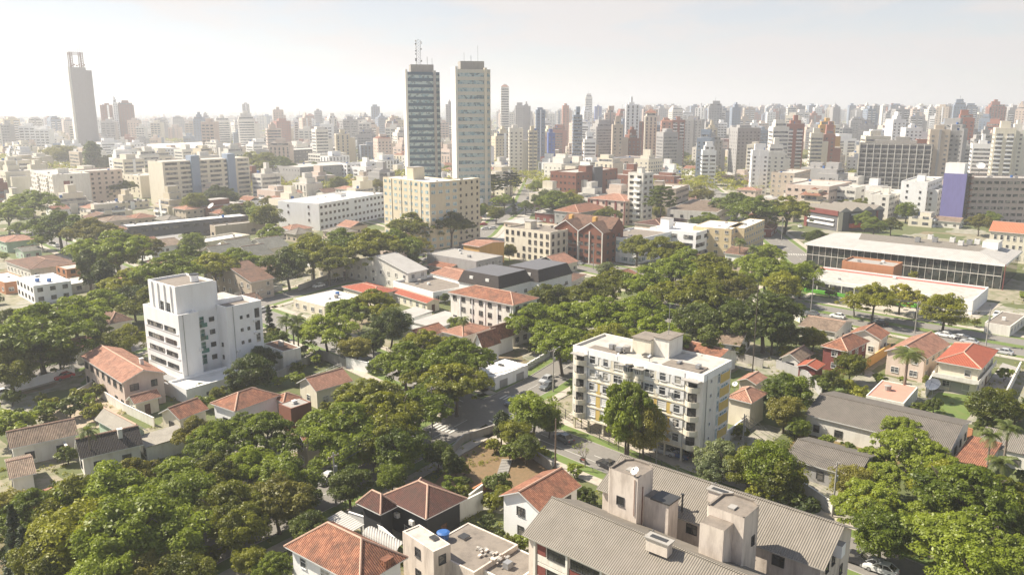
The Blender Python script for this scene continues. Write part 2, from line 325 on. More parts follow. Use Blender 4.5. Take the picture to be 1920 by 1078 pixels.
class Bld:
    """a building: local x runs along its right-hand front, local y along its left-hand front, origin at the near ground corner"""
    def __init__(s, name, label, cat, B, W, D, th=50.0, group=None, z0=0):
        s.root = thing(name, label, cat, (B[0], B[1], z0), R(th), group); s.W = W; s.D = D; s.B = B; s.th = th; s.nw = 0
        OCC.append((B[0], B[1], W, D, R(th)))
    def mass(s, x0, x1, y0, y1, z0, z1, m, roof=None, par=.7, t=.25, name='wall'):
        b = MB(); r = roof or CONCL
        if par <= 0: b.box(x0, x1, y0, y1, z0, z1, m, top=r); return b.build(name, s.root)
        zr = z1-par
        b.f([(x0,y0,z0),(x1,y0,z0),(x1,y0,z1),(x0,y0,z1)], m); b.f([(x1,y0,z0),(x1,y1,z0),(x1,y1,z1),(x1,y0,z1)], m)
        b.f([(x1,y1,z0),(x0,y1,z0),(x0,y1,z1),(x1,y1,z1)], m); b.f([(x0,y1,z0),(x0,y0,z0),(x0,y0,z1),(x0,y1,z1)], m)
        a, c, d, e = x0+t, x1-t, y0+t, y1-t
        b.f([(a,d,zr),(a,d,z1),(c,d,z1),(c,d,zr)], m); b.f([(c,d,zr),(c,d,z1),(c,e,z1),(c,e,zr)], m)
        b.f([(c,e,zr),(c,e,z1),(a,e,z1),(a,e,zr)], m); b.f([(a,e,zr),(a,e,z1),(a,d,z1),(a,d,zr)], m)
        b.f([(x0,y0,z1),(x1,y0,z1),(c,d,z1),(a,d,z1)], m); b.f([(x1,y0,z1),(x1,y1,z1),(c,e,z1),(c,d,z1)], m)
        b.f([(x1,y1,z1),(x0,y1,z1),(a,e,z1),(c,e,z1)], m); b.f([(x0,y1,z1),(x0,y0,z1),(a,d,z1),(a,e,z1)], m)
        o = b.build(name, s.root)
        q = MB(); q.f([(a,d,zr),(c,d,zr),(c,e,zr),(a,e,zr)], r); q.build('roof', s.root)
        return o
    def win(s, side, p, z, w, h, kind='std', off=0.0, name='window'):
        """side R: on y=-off facing -y, p along x; side L: on x=-off facing -x, p along y; F/K are the far faces"""
        if s.nw >= 100: return s.extra(side, p, z, w, h, kind, off)
        s.nw += 1
        loc, rz = {'R': ((p, off, z), 0), 'L': ((off, p, z), -pi/2)}[side]
        nm = {'garage': 'garage_door', 'door': 'door'}.get(kind, name)
        return put(nm, winmesh(kind, w, h), s.root, loc, rz)
    def extra(s, side, p, z, w, h, kind, off):
        if not hasattr(s, 'ex'):
            s.ex = [] 
        s.ex.append((side, p, z, w, h, kind, off))
    def flush(s):
        if getattr(s, 'ex', None):
            b = MB()
            for side, p, z, w, h, kind, off in s.ex:
                x0, x1 = p-w/2, p+w/2; g = GLB if kind == 'blue' else GLD
                if side == 'R': b.box(x0, x1, off-.06, off-.002, z, z+h, g)
                else: b.box(off-.06, off-.002, x0, x1, z, z+h, g)
            o = b.build('small_windows', s.root); o['kind'] = 'stuff'
    def grid(s, side, ps, zs, w, h, kind='std', off=0.0, skip=0.0, kinds=None):
        for z in zs:
            for i, p in enumerate(ps):
                if random.random() < skip: continue
                s.win(side, p, z, w, h, kinds[i % len(kinds)] if kinds else kind, off)
    def ledge(s, x0, x1, y0, y1, z0, z1, m, name='ledge'):
        b = MB(); b.box(x0, x1, y0, y1, z0, z1, m); return b.build(name, s.root)
OCC = []
def occupied(x, y, r):
    for bx, by, W_, D_, th in OCC:
        dx, dy = x-bx, y-by; u = dx*cos(th)+dy*sin(th); v = -dx*sin(th)+dy*cos(th)
        if -r < u < W_+r and -r < v < D_+r: return True
    return False
def fp(A, B, C, h, th=None):
    a, b, c = G(*A, h), G(*B, h), G(*C, h)
    lba, lbc = hypot(a[0]-b[0], a[1]-b[1]), hypot(c[0]-b[0], c[1]-b[1])
    if th is None:
        th = degrees(atan2(c[1]-b[1], c[0]-b[0])) if lbc > lba else degrees(atan2(a[1]-b[1], a[0]-b[0]))-90
        if abs(th-50) > 14: th = 50
    t = R(th)
    W_ = (c[0]-b[0])*cos(t)+(c[1]-b[1])*sin(t); D_ = -(a[0]-b[0])*sin(t)+(a[1]-b[1])*cos(t)
    return b, max(W_, 2.5), max(D_, 2.5), th
# ------------------------------------------------------------------ roofs (solid, UV in metres)
def slope(b, pts, m, eave=None):
    """pts[0]->pts[1] is the eave edge"""
    p0, p1 = Vector(pts[0]), Vector(pts[1]); u = (p1-p0).normalized(); n = u.cross(Vector(pts[2])-p0).normalized(); v = n.cross(u)
    b.f(pts, m, [((Vector(p)-p0).dot(u)+p0.x*.37, (Vector(p)-p0).dot(v)) for p in pts])
def gable_roof(W_, D_, h, rise, axis, m, oh=.5, t=.16, trim=None, z0=None):
    b = MB(); tr = trim or FRW
    x0, x1, y0, y1 = -oh, W_+oh, -oh, D_+oh
    if axis == 'x':
        ym = D_/2; k = rise/(ym); hz = h-oh*k
        r0, r1 = (x0, ym, h+rise), (x1, ym, h+rise); e = [(x0,y0,hz),(x1,y0,hz),(x1,y1,hz),(x0,y1,hz)]
        slope(b, [e[0], e[1], r1, r0], m); slope(b, [e[2], e[3], r0, r1], m)
        dn = lambda p: (p[0], p[1], p[2]-t)
        b.f([dn(e[0]), dn(r0), dn(r1), dn(e[1])], tr); b.f([dn(e[2]), dn(r1), dn(r0), dn(e[3])], tr)
        for p, q in ((e[0], e[1]), (e[1], r1), (r1, e[2]), (e[2], e[3]), (e[3], r0), (r0, e[0])): b.f([dn(p), dn(q), q, p], tr)
        b.tube(r0, r1, .16, .16, m if m in (CORR, CORRD, CORRW) else RIDGE, 6)
    else:
        xm = W_/2; k = rise/xm; hz = h-oh*k
        r0, r1 = (xm, y0, h+rise), (xm, y1, h+rise); e = [(x0,y0,hz),(x1,y0,hz),(x1,y1,hz),(x0,y1,hz)]
        slope(b, [e[1], e[2], r1, r0], m); slope(b, [e[3], e[0], r0, r1], m)
        dn = lambda p: (p[0], p[1], p[2]-t)
        b.f([dn(e[1]), dn(r0), dn(r1), dn(e[2])], tr); b.f([dn(e[3]), dn(r1), dn(r0), dn(e[0])], tr)
        for p, q in ((e[0], r0), (r0, e[1]), (e[1], e[2]), (e[2], r1), (r1, e[3]), (e[3], e[0])): b.f([dn(p), dn(q), q, p], tr)
        b.tube(r0, r1, .16, .16, m if m in (CORR, CORRD, CORRW) else RIDGE, 6)
    return b
def hip_roof(W_, D_, h, rise, m, oh=.6, t=.16, trim=None):
    b = MB(); tr = trim or FRW
    x0, x1, y0, y1 = -oh, W_+oh, -oh, D_+oh; lx, ly = x1-x0, y1-y0
    if lx >= ly: a = ly/2; r0, r1 = (x0+a, (y0+y1)/2, h+rise), (x1-a+1e-3, (y0+y1)/2, h+rise)
    else: a = lx/2; r0, r1 = ((x0+x1)/2, y0+a, h+rise), ((x0+x1)/2, y1-a+1e-3, h+rise)
    e = [(x0,y0,h),(x1,y0,h),(x1,y1,h),(x0,y1,h)]
    if lx >= ly: fs = [[e[0], e[1], r1, r0], [e[1], e[2], r1], [e[2], e[3], r0, r1], [e[3], e[0], r0]]; hips = [(e[0], r0), (e[3], r0), (e[1], r1), (e[2], r1)]
    else: fs = [[e[0], e[1], r0], [e[1], e[2], r1, r0], [e[2], e[3], r1], [e[3], e[0], r0, r1]]; hips = [(e[0], r0), (e[1], r0), (e[2], r1), (e[3], r1)]
    for f_ in fs: slope(b, f_, m)
    for p, q in hips+[(r0, r1)]: b.tube(p, q, .15, .15, m if m in (CORR, CORRD, CORRW, T_BK) else RIDGE, 6)
    for i in range(4):
        p, q = e[i], e[(i+1) % 4]; b.f([(p[0], p[1], p[2]-t), (q[0], q[1], q[2]-t), q, p], tr)
    b.f([(p[0], p[1], p[2]-t) for p in reversed(e)], tr)
    return b
def chimney(parent, x, y, z, h=1.3, m=None, w=.35):
    b = MB(); b.box(x-w, x+w, y-w, y+w, z-1.2, z+h, m or WHITE2); b.box(x-w-.08, x+w+.08, y-w-.08, y+w+.08, z+h, z+h+.12, m or WHITE2); b.build('chimney', parent)
def house(A, B, C, h, roof, rmat, wall, label, axis='x', rise=None, th=None, floors=1, kind='std', name='house', cat='house', chim=None, wpos=True, oh=.5, group=None, base=None):
    b_, W_, D_, th = fp(A, B, C, h, th)
    # eave corners were read off the photo, the walls stand inside them
    t = R(th); B0 = (b_[0]+oh*(cos(t)-sin(t)), b_[1]+oh*(sin(t)+cos(t))); W_ = max(2, W_-2*oh); D_ = max(2, D_-2*oh)
    H = Bld(name, label, cat, B0, W_, D_, th, group)
    w = MB(); w.box(0, W_, 0, D_, 0, h, wall)
    rise = rise if rise is not None else .27*min(W_, D_)
    if roof == 'gable':
        if axis == 'x':
            w.f([(0, D_, h), (0, 0, h), (0, D_/2, h+rise-.1)], wall); w.f([(W_, 0, h), (W_, D_, h), (W_, D_/2, h+rise-.1)], wall)
        else:
            w.f([(0, 0, h), (W_, 0, h), (W_/2, 0, h+rise-.1)], wall); w.f([(W_, D_, h), (0, D_, h), (W_/2, D_, h+rise-.1)], wall)
    if base: w.box(-.04, W_+.04, -.04, D_+.04, 0, .8, base)
    w.build('wall', H.root)
    if roof == 'gable': ro = gable_roof(W_, D_, h+.06, rise, axis, rmat, oh).build('roof', H.root)
    elif roof == 'hip': ro = hip_roof(W_, D_, h+.06, rise, rmat, oh).build('roof', H.root)
    else:
        q = MB(); q.box(-oh, W_+oh, -oh, D_+oh, h, h+.25, rmat); ro = q.build('roof', H.root)
    if chim: chimney(ro, W_*chim[0], D_*chim[1], h+rise*.5, 1.3)
    if wpos:
        for f in range(floors):
            z = f*h/floors + (.95 if h/floors > 2.3 else .6)
            hh = min(1.25, h/floors-1.2) if h/floors > 2.2 else .8
            for side, ln in (('R', W_), ('L', D_)):
                n = max(1, int(ln/3.3))
                for i in range(n):
                    if random.random() < .12: continue
                    if f == 0 and i == n//2 and side == 'R': H.win(side, (i+.5)*ln/n, 0.05, .95, 2.1, 'door')
                    else: H.win(side, (i+.5)*ln/n, z, random.choice([1.1, 1.3, 1.6]) if ln/n > 2.4 else .8, hh, kind)
    return H
def rooftop(H, x0, x1, y0, y1, z, seed=0, n=5, tank=True):
    rr = random.Random(seed)
    for i in range(n):
        b = MB(); w, d, h = rr.uniform(.6, 1.5), rr.uniform(.5, 1.2), rr.uniform(.4, 1.0); x, y = rr.uniform(x0+1, max(x0+1.1, x1-2)), rr.uniform(y0+1, max(y0+1.1, y1-2))
        k = rr.random()
        if k < .5:
            b.box(x, x+w, y, y+d, z+.08, z+h, METAL if k < .3 else FRW); b.box(x+.1, x+.2, y+.1, y+d-.1, z, z+.08, METD); b.box(x+w-.2, x+w-.1, y+.1, y+d-.1, z, z+.08, METD); b.build('air_conditioner', H.root)
        elif k < .75: b.box(x, x+w, y, y+d, z, z+.25, CONC); b.box(x-.05, x+w+.05, y-.05, y+d+.05, z+.25, z+.31, METD); b.build('roof_hatch', H.root)
        elif tank: b.cyl(x+.7, y+.7, z, z+1.0, .62, BLUEB if k < .88 else CONC, 12, .72); b.cyl(x+.7, y+.7, z+1.0, z+1.12, .76, BLUEB if k < .88 else CONC, 12, .5); b.build('water_tank', H.root)
def block(A, B, C, h, wall, label, floors, roof=None, kind='std', par=.7, th=None, base=None, group=None, w=1.4, wh=1.15, dl=3.2, dr=3.2, name='apartment_block', cat='apartment block', sideL=True, sideR=True, box=None, lw=None, band=None, skip=.06, at=None, z1=1.0):
    if at: b_, W_, D_, th = at
    else: b_, W_, D_, th = fp(A, B, C, h, th)
    H = Bld(name, label, cat, b_, W_, D_, th, group)
    H.mass(0, W_, 0, D_, 0, h, wall, roof, par)
    fh = (h-par)/floors
    zs = [i*fh+z1 for i in range(floors)]; hh = min(wh, fh-1.1)
    if sideR: n = max(1, int(W_/dr)); H.grid('R', [(i+.5)*W_/n for i in range(n)], zs, w, hh, kind, skip=skip)
    if sideL: n = max(1, int(D_/dl)); H.grid('L', [(i+.5)*D_/n for i in range(n)], zs, lw or w, hh, kind, skip=skip)
    if band:
        for i in range(1, floors+1):
            b = MB(); z = i*fh-.12
            b.box(-.1, W_, -.1, -.004, z, z+.22, band); b.box(-.1, -.004, -.004, D_, z, z+.22, band); b.build('floor_band', H.root)
    if box:
        bx, by, bw, bd, bh = box; q = MB(); q.box(W_*bx, W_*bx+bw, D_*by, D_*by+bd, h-par, h+bh, wall, top=CONCL); q.box(W_*bx-.15, W_*bx+bw+.15, D_*by-.15, D_*by+bd+.15, h+bh, h+bh+.15, CONC); q.build('stair_tower', H.root)
    rooftop(H, .5, W_-.5, .5, D_-.5, h-par, seed=int(h*7+W_*3), n=3 if W_*D_ > 150 else 1)
    H.flush(); return H
# ------------------------------------------------------------------ ground, roads
def wob(x, y): return sin(x*.0021+1.3)*cos(y*.0017)+.6*sin(x*.0053+y*.0041)
def gz(x, y):
    if y < 5200: return 0.0
    k = min(1, (y-5200)/5000); return k*k*(52+46*wob(x, y)*k + 22*sin(x*.0011+.5))
def terrain():
    xs = np.concatenate([-np.geomspace(16000, 300, 40), np.linspace(-260, 260, 14), np.geomspace(300, 16000, 40)]); ys = np.concatenate([np.linspace(-300, 600, 12), np.geomspace(700, 19000, 70)])
    V = [(x, y, gz(x, y)) for y in ys for x in xs]; n = len(xs)
    F = [(j*n+i, j*n+i+1, (j+1)*n+i+1, (j+1)*n+i) for j in range(len(ys)-1) for i in range(n-1)]
    me = bpy.data.meshes.new('ground'); me.from_pydata(V, [], F)
    m, nn, b = newmat('yards_and_lots'); b.inputs['Roughness'].default_value = .95
    g = N(nn, "ShaderNodeNewGeometry")
    mpp = N(nn, "ShaderNodeMapping"); mpp.inputs['Rotation'].default_value = (0, 0, R(-50)); nn.links.new(g.outputs['Position'], mpp.inputs[0])
    vo = N(nn, "ShaderNodeTexVoronoi", Scale=.065); vo.distance = 'CHEBYCHEV'; nn.links.new(mpp.outputs[0], vo.inputs[0])
    sp = N(nn, "ShaderNodeSeparateColor"); nn.links.new(vo.outputs['Color'], sp.inputs[0])
    r = N(nn, "ShaderNodeValToRGB"); r.color_ramp.interpolation = 'CONSTANT'; e = r.color_ramp.elements
    cols = [(0, (.11, .12, .045)), (.22, (.30, .26, .19)), (.45, (.12, .125, .05)), (.6, (.33, .30, .25)), (.80, (.12, .14, .045)), (.9, (.24, .18, .12))]
    e[0].position = 0; e[0].color = (*cols[0][1], 1); e[1].position = cols[1][0]; e[1].color = (*cols[1][1], 1)
    for p, c in cols[2:]: q = e.new(p); q.color = (*c, 1)
    nn.links.new(sp.outputs[0], r.inputs[0])
    a = N(nn, "ShaderNodeTexNoise", Scale=.35, Detail=9.0, Roughness=.7); nn.links.new(g.outputs['Position'], a.inputs[0])
    r2 = N(nn, "ShaderNodeValToRGB"); r2.color_ramp.elements[0].position = .42; r2.color_ramp.elements[1].position = .62; nn.links.new(a.outputs[0], r2.inputs[0])
    x = N(nn, "ShaderNodeMixRGB"); x.inputs[2].default_value = (.085, .115, .03, 1); nn.links.new(r.outputs[0], x.inputs[1])
    s = N(nn, "ShaderNodeMath", operation='MULTIPLY'); s.inputs[1].default_value = .65; nn.links.new(r2.outputs[0], s.inputs[0]); nn.links.new(s.outputs[0], x.inputs[0])
    nn.links.new(x.outputs[0], b.inputs['Base Color'])
    me.materials.append(m)
    for p in me.polygons: p.use_smooth = True
    o = bpy.data.objects.new('ground', me); COL.objects.link(o); o['kind'] = 'structure'
terrain()
ROADS = {'diagonal street': ([(-78, 48), (-54, 83), (-42, 101), (-30, 116), (-18, 133.5), (-6.5, 151), (6, 168), (16, 186), (31, 208), (60, 247)], 4.2),
         'balcony street': ([(60, 86), (38, 108), (25, 120.5), (13, 132.5), (4, 142), (-6.5, 152.5), (-20, 170), (-37, 189), (-57, 211), (-76, 231), (-88, 240), (-128, 274), (-206, 357), (-250, 405)], 4.0),
         'curved street': ([(-135, 130), (-118, 160), (-103, 184), (-92, 208), (-82, 236), (-66, 267), (-48, 294), (-26, 330), (-14, 380), (-11, 407), (6, 500), (19, 714), (26, 900)], 3.8),
         'avenue': ([(190, 143), (128, 197.5), (112, 213), (93, 231), (70, 256), (26, 306), (-12, 350), (-60, 420), (-120, 500)], 8.0),
         'far cross street': ([(80, 247), (112, 285), (118, 330), (124, 381), (132, 460), (150, 620)], 5.0)}
def near_road(x, y, extra=0.0, skip=None):
    for k, (pts, hw) in ROADS.items():
        if k == skip: continue
        for (ax, ay), (bx, by) in zip(pts, pts[1:]):
            dx, dy = bx-ax, by-ay; l = dx*dx+dy*dy; t = max(0, min(1, ((x-ax)*dx+(y-ay)*dy)/l))
            if hypot(x-ax-t*dx, y-ay-t*dy) < hw+extra: return True
    return False
def resample(pts, step):
    o = []
    for (ax, ay), (bx, by) in zip(pts, pts[1:]):
        n = max(1, int(hypot(bx-ax, by-ay)/step))
        for i in range(n): o.append((ax+(bx-ax)*i/n, ay+(by-ay)*i/n))
    return o+[pts[-1]]
def smooth(p, k=3):
    for _ in range(k): p = [p[0]]+[((a[0]+2*b[0]+c[0])/4, (a[1]+2*b[1]+c[1])/4) for a, b, c in zip(p, p[1:], p[2:])]+[p[-1]]
    return p
def strip(b, p, o0, o1, z, m, skip=None, ex=0.0, raised=0, dash=None):
    nrm = []
    for i in range(len(p)):
        a, c = p[max(0, i-1)], p[min(len(p)-1, i+1)]; dx, dy = c[0]-a[0], c[1]-a[1]; l = hypot(dx, dy); nrm.append((-dy/l, dx/l))
    for i in range(len(p)-1):
        if dash and i % dash[1] >= dash[0]: continue
        q = []
        for j, o_ in ((i, o0), (i+1, o0), (i+1, o1), (i, o1)): q.append((p[j][0]+nrm[j][0]*o_, p[j][1]+nrm[j][1]*o_))
        if skip is not None:
            cx, cy_ = sum(v[0] for v in q)/4, sum(v[1] for v in q)/4
            if near_road(cx, cy_, ex, skip): continue
        if o0 < o1: q = q[::-1]
        q = q[::-1] if False else q
        pts = [(*v, z) for v in q]
        b.f(pts, m)
        if raised:
            for u, w_ in ((0, 1), (2, 3)): b.f([(*q[u], z-raised), (*q[w_], z-raised), (*q[w_], z), (*q[u], z)], CONC)
zr = .03
for i, (k, (pts, hw)) in enumerate(ROADS.items()):
    p = smooth(resample(pts, 2.0), 6); zz = .03+.006*i
    b = MB(); strip(b, p, hw, -hw, zz, ASPH); o = b.build('road'); o['kind'] = 'structure'
    b = MB(); md = 1.0
    for s in (1, -1):
        strip(b, p, s*(hw+.18), s*(hw+.0), .14, CONC, k, .2, .14)
    o = b.build('kerb'); o['kind'] = 'structure'
    b = MB()
    for s in (1, -1): strip(b, p, s*(hw+2.4), s*(hw+.181), .125, GRASS, k, .3)
    o = b.build('verge'); o['kind'] = 'structure'
    b = MB()
    for s in (1, -1): strip(b, p, s*(hw+4.6), s*(hw+2.401), .15, PAVE, k, .3, .14)
    o = b.build('pavement'); o['kind'] = 'structure'
    b = MB()
    strip(b, p, .07, -.07, zz+.05, PAINT, k, .5, dash=(1, 3) if k != 'diagonal street' else (2, 4))
    if k == 'balcony street': strip(b, p, 2.0, 1.88, zz+.05, PAINT, k, .5)
    o = b.build('road_markings'); o['kind'] = 'structure'
# planted median of the avenue
b = MB(); strip(b, smooth(resample(ROADS['avenue'][0], 2.0), 6), 1.6, -1.6, .22, GRASS, 'avenue', 0, .15); o = b.build('median_lawn'); o['kind'] = 'structure'
def zebra(cx, cy_, ang, n, ln):
    b = MB()
    for i in range(n):
        o_ = (i-(n-1)/2)*.95; ux, uy = cos(ang), sin(ang)
        c = (cx-uy*o_, cy_+ux*o_)
        q = [(c[0]+ux*a-uy*w_, c[1]+uy*a+ux*w_, .10) for a, w_ in ((-ln/2, -.22), (ln/2, -.22), (ln/2, .22), (-ln/2, .22))]; b.f(q, PAINT)
    o = b.build('crossing_markings'); o['kind'] = 'structure'
zebra(-13.5, 143.5, R(56), 7, 2.6); zebra(.5, 158.5, R(56), 7, 2.6); zebra(119, 327, R(80), 9, 3); zebra(-1.5, 148, R(130), 7, 2.6)
def patch(name, pix, m, z=.02):
    b = MB(); b.f([(*G(*q), z) for q in pix], m)
    if b.F:
        V_ = b.V; a = sum(V_[i][0]*V_[(i+1) % len(V_)][1]-V_[(i+1) % len(V_)][0]*V_[i][1] for i in range(len(V_)))
        if a < 0: b.F[0] = tuple(reversed(b.F[0]))
    o = b.build(name); o['kind'] = 'structure'
patch('dry_lot', [(800, 925), (870, 838), (945, 812), (1035, 880), (950, 925), (900, 955)], plaster('brown_scrub_soil', (.20, .13, .065), .75, c2=(.10, .085, .035), scale=.5, streak=False))
patch('bare_yard', [(90, 780), (160, 735), (240, 770), (190, 800), (120, 820)], SOIL, .021)
patch('villa_lawn', [(1700, 790), (1760, 735), (1850, 745), (1800, 800)], GRASS, .022)
patch('driveway', [(1830, 745), (1880, 680), (1912, 690), (1890, 745)], CONC, .023)
patch('side_yard', [(1520, 780), (1560, 700), (1700, 760), (1660, 790)], GRASS, .024)
patch('planted_yard', [(1460, 860), (1500, 810), (1700, 860), (1640, 900)], DRYG, .025)
patch('courtyard', [(760, 470), (850, 480), (930, 430), (890, 400), (1000, 395), (960, 470), (850, 520), (760, 500)], CONCL, .026)
patch('pilotis_yard', [(1048, 790), (1075, 770), (1330, 850), (1300, 885)], BRICK if False else PAVE, .027)
patch('back_lawn', [(150, 720), (180, 690), (330, 760), (290, 775)], GRASS, .028)
patch('drive_apron', [(1530, 540), (1600, 575), (1830, 600), (1880, 570), (1700, 545)], PAVE, .029)

# ------------------------------------------------------------------ trees
def leafcloud(cen, rad, per, size, rng, squash=.72, up=.55, shell=.35):
    n = len(cen); idx = np.repeat(np.arange(n), per); N_ = len(idx)
    d = rng.normal(size=(N_, 3)); d /= np.linalg.norm(d, axis=1)[:, None]
    d[:, 2] = np.where(d[:, 2] < -.35, -d[:, 2], d[:, 2])
    rr = (shell+(1-shell)*rng.random(N_)**.45)
    P_ = cen[idx]+d*rr[:, None]*rad[idx][:, None]*np.array([1, 1, squash])
    nrm = d*.8+np.array([0, 0, up])+rng.normal(size=(N_, 3))*.45; nrm /= np.linalg.norm(nrm, axis=1)[:, None]
    a = np.cross(nrm, rng.normal(size=(N_, 3))); a /= np.linalg.norm(a, axis=1)[:, None]; c = np.cross(nrm, a)
    s = size*(.45+1.1*rng.random(N_)**1.5)[:, None]; w = .55
    return np.stack([P_-a*s*.5, P_-c*s*w*.5+nrm*s*.08, P_+a*s*.5, P_+c*s*w*.5+nrm*s*.08], axis=1).reshape(-1, 3)
def quadmesh(name, V, m):
    nq = len(V)//4; me = bpy.data.meshes.new(name); me.vertices.add(len(V)); me.vertices.foreach_set('co', V.astype(np.float32).ravel())
    me.loops.add(nq*4); me.loops.foreach_set('vertex_index', np.arange(nq*4, dtype=np.int32)); me.polygons.add(nq)
    me.polygons.foreach_set('loop_start', np.arange(nq, dtype=np.int32)*4); me.polygons.foreach_set('loop_total', np.full(nq, 4, dtype=np.int32))
    me.materials.append(m); me.update(calc_edges=True); return me
def spread(seed, k, R_, H, style, per, size):
    """clump centres for a crown of radius R_ whose top stands at H; returns centres, radii"""
    rng = np.random.default_rng(seed); C_ = []; r_ = []
    if style == 'umbrella':
        nl = 7+seed % 4; subs = [(0, 0, H*.97, R_*.42)]
        for j in range(nl):     # each limb carries a dome of its own
            a = 2*pi*j/nl+rng.uniform(-.35, .35); q = rng.uniform(.42, .64)
            subs.append((q*R_*cos(a), q*R_*sin(a), H*(.97-.30*q*q-rng.uniform(0, .16)), R_*rng.uniform(.34, .48)))
        w = np.array([s_[3]**2 for s_ in subs]); w /= w.sum()
        for i in range(k):
            s_ = subs[rng.choice(len(subs), p=w)]; a = rng.random()*2*pi; q = math.sqrt(rng.random()); u = s_[3]
            z = s_[2]-.8-(q*q)*u*.62-(0 if rng.random() < .8 else rng.random()*u*.9)
            C_.append((s_[0]+q*u*cos(a), s_[1]+q*u*sin(a), z)); r_.append(R_*rng.choice([.07, .10, .13, .17])*rng.uniform(.8, 1.15))
    elif style == 'round':
        for i in range(k):
            d = rng.normal(size=3); d /= np.linalg.norm(d); q = rng.uniform(.45, .86)
            lump = 1+.18*sin(3*atan2(d[1], d[0])+seed)+.12*sin(5*d[2]+seed)
            C_.append((d[0]*R_*q*lump, d[1]*R_*q*lump, H*.60+d[2]*H*.33*q/.86*(1+.12*cos(4*atan2(d[1], d[0])+seed*2)))); r_.append(R_*rng.choice([.11, .16, .22, .28])*rng.uniform(.85, 1.1))
    elif style == 'tall':
        for i in range(k):
            z = rng.random(); a = rng.random()*2*pi; w = (sin(pi*min(1, z*.9+.12))**.7)*(.75+.25*sin(z*9+seed)); q = math.sqrt(rng.random())*w*.85
            C_.append((q*R_*cos(a), q*R_*sin(a), H*(.26+.68*z))); r_.append(R_*rng.uniform(.2, .32))
    elif style == 'layer':      # araucaria-like tiers
        for t in range(6):
            z = H*(.55+.40*t/5); rr = R_*(1-.45*(t/5)**2)
            for i in range(max(5, k//6)):
                a = 2*pi*i/(k//6)+t; q = rng.uniform(.45, .95); C_.append((q*rr*cos(a), q*rr*sin(a), z+q*.9)); r_.append(R_*rng.uniform(.11, .17))
    elif style == 'cone':
        for i in range(k):
            z = rng.random()**1.3; a = rng.random()*2*pi; q = (1-z)*.85*math.sqrt(rng.random()); C_.append((q*R_*cos(a), q*R_*sin(a), H*(.08+.90*z))); r_.append(R_*(.34-.2*z))
    return np.array(C_), np.array(r_), rng
def trunk_mesh(name, C_, H, R_, seed, m, r0=.32, nl=7, split=.35, single=False):
    b = MB(); rng = random.Random(seed); fz = H*split
    lean = (rng.uniform(-.5, .5), rng.uniform(-.5, .5))
    if single:
        b.tube((0, 0, -.2), (lean[0]*.2, lean[1]*.2, H*.97), r0, r0*.25, m, 8)
        for i in range(nl*2):
            c = C_[rng.randrange(len(C_))]; b.tube((0, 0, c[2]-.8), tuple(c), r0*.28, .04, m, 5)
    else:
        b.tube((0, 0, -.2), (0, 0, .5), r0*1.5, r0*1.08, m, 8); b.tube((0, 0, .5), (lean[0], lean[1], fz), r0*1.08, r0*.8, m, 8)
        for i in range(nl):
            a = 2*pi*i/nl+rng.random()*.6; q = rng.uniform(.3, .55)
            k = (lean[0]+cos(a)*R_*q*.55, lean[1]+sin(a)*R_*q*.55, fz+(H-fz)*.42); e = (cos(a)*R_*q*1.3, sin(a)*R_*q*1.3, H*.80)
            b.tube((lean[0], lean[1], fz-.2), k, r0*.52, r0*.34, m, 6); b.tube(k, e, r0*.34, r0*.14, m, 5)
            for j in range(3):
                c = min((C_[rng.randrange(len(C_))] for _ in range(6)), key=lambda c_: (c_[0]-e[0])**2+(c_[1]-e[1])**2)
                b.tube(k if j else e, tuple(c), r0*.17, .03, m, 4)
    return b.mesh(name)
PROTO = {}
def proto(kind, style, seed, k, R_, H, per, size, m, squash=.72, bark=BARK, **kw):
    C_, r_, rng = spread(seed, k, R_, H, style, per, size)
    V = leafcloud(C_, r_, per, size, rng, squash)
    if style in ('round', 'tall', 'cone'):
        pass
    PROTO.setdefault(kind, []).append((quadmesh('crown', V, m), trunk_mesh('trunk', C_, H, R_, seed, bark, **kw), R_, H))
for sd_ in range(5): proto('umbrella', 'umbrella', sd_+1, 230, 8, 12.5, 150, .44, F1, .66, r0=.36)
for sd_ in range(2): proto('bright', 'umbrella', sd_+21, 200, 7, 10, 140, .42, F3, .72, r0=.26)
for sd_ in range(3): proto('round', 'round', sd_+31, 150, 5.5, 11, 160, .40, F2, .8, r0=.28, nl=5)
for sd_ in range(3): proto('olive', 'round', sd_+41, 150, 6, 11, 160, .42, F1, .75, r0=.3, nl=5)
for sd_ in range(2): proto('tall', 'tall', sd_+51, 90, 3.4, 11, 150, .42, F2, .8, r0=.24, nl=4)
for sd_ in range(2): proto('yellow', 'umbrella', sd_+61, 70, 5.5, 8, 120, .42, F4, .6, r0=.2)
for sd_ in range(2): proto('layer', 'layer', sd_+71, 96, 5, 14, 120, .4, F6 if sd_ else F2, .6, single=True, r0=.28)
for sd_ in range(2): proto('cone', 'cone', sd_+81, 90, 2.2, 11, 130, .32, F6, .8, single=True, r0=.2, nl=2)
for sd_ in range(2): proto('bush', 'round', sd_+91, 40, 1.8, 2.8, 110, .3, F2 if sd_ else F1, .9, r0=.08, nl=3, split=.2)
for sd_ in range(2): proto('bushb', 'round', sd_+95, 40, 1.8, 2.8, 110, .3, F3, .9, r0=.08, nl=3, split=.2)
for sd_ in range(2): proto('pale', 'round', sd_+101, 100, 5, 9, 150, .42, foliage('grey_green_foliage', (.09, .12, .05), (.22, .25, .11)), .75, r0=.22, nl=5, bark=BARKL)
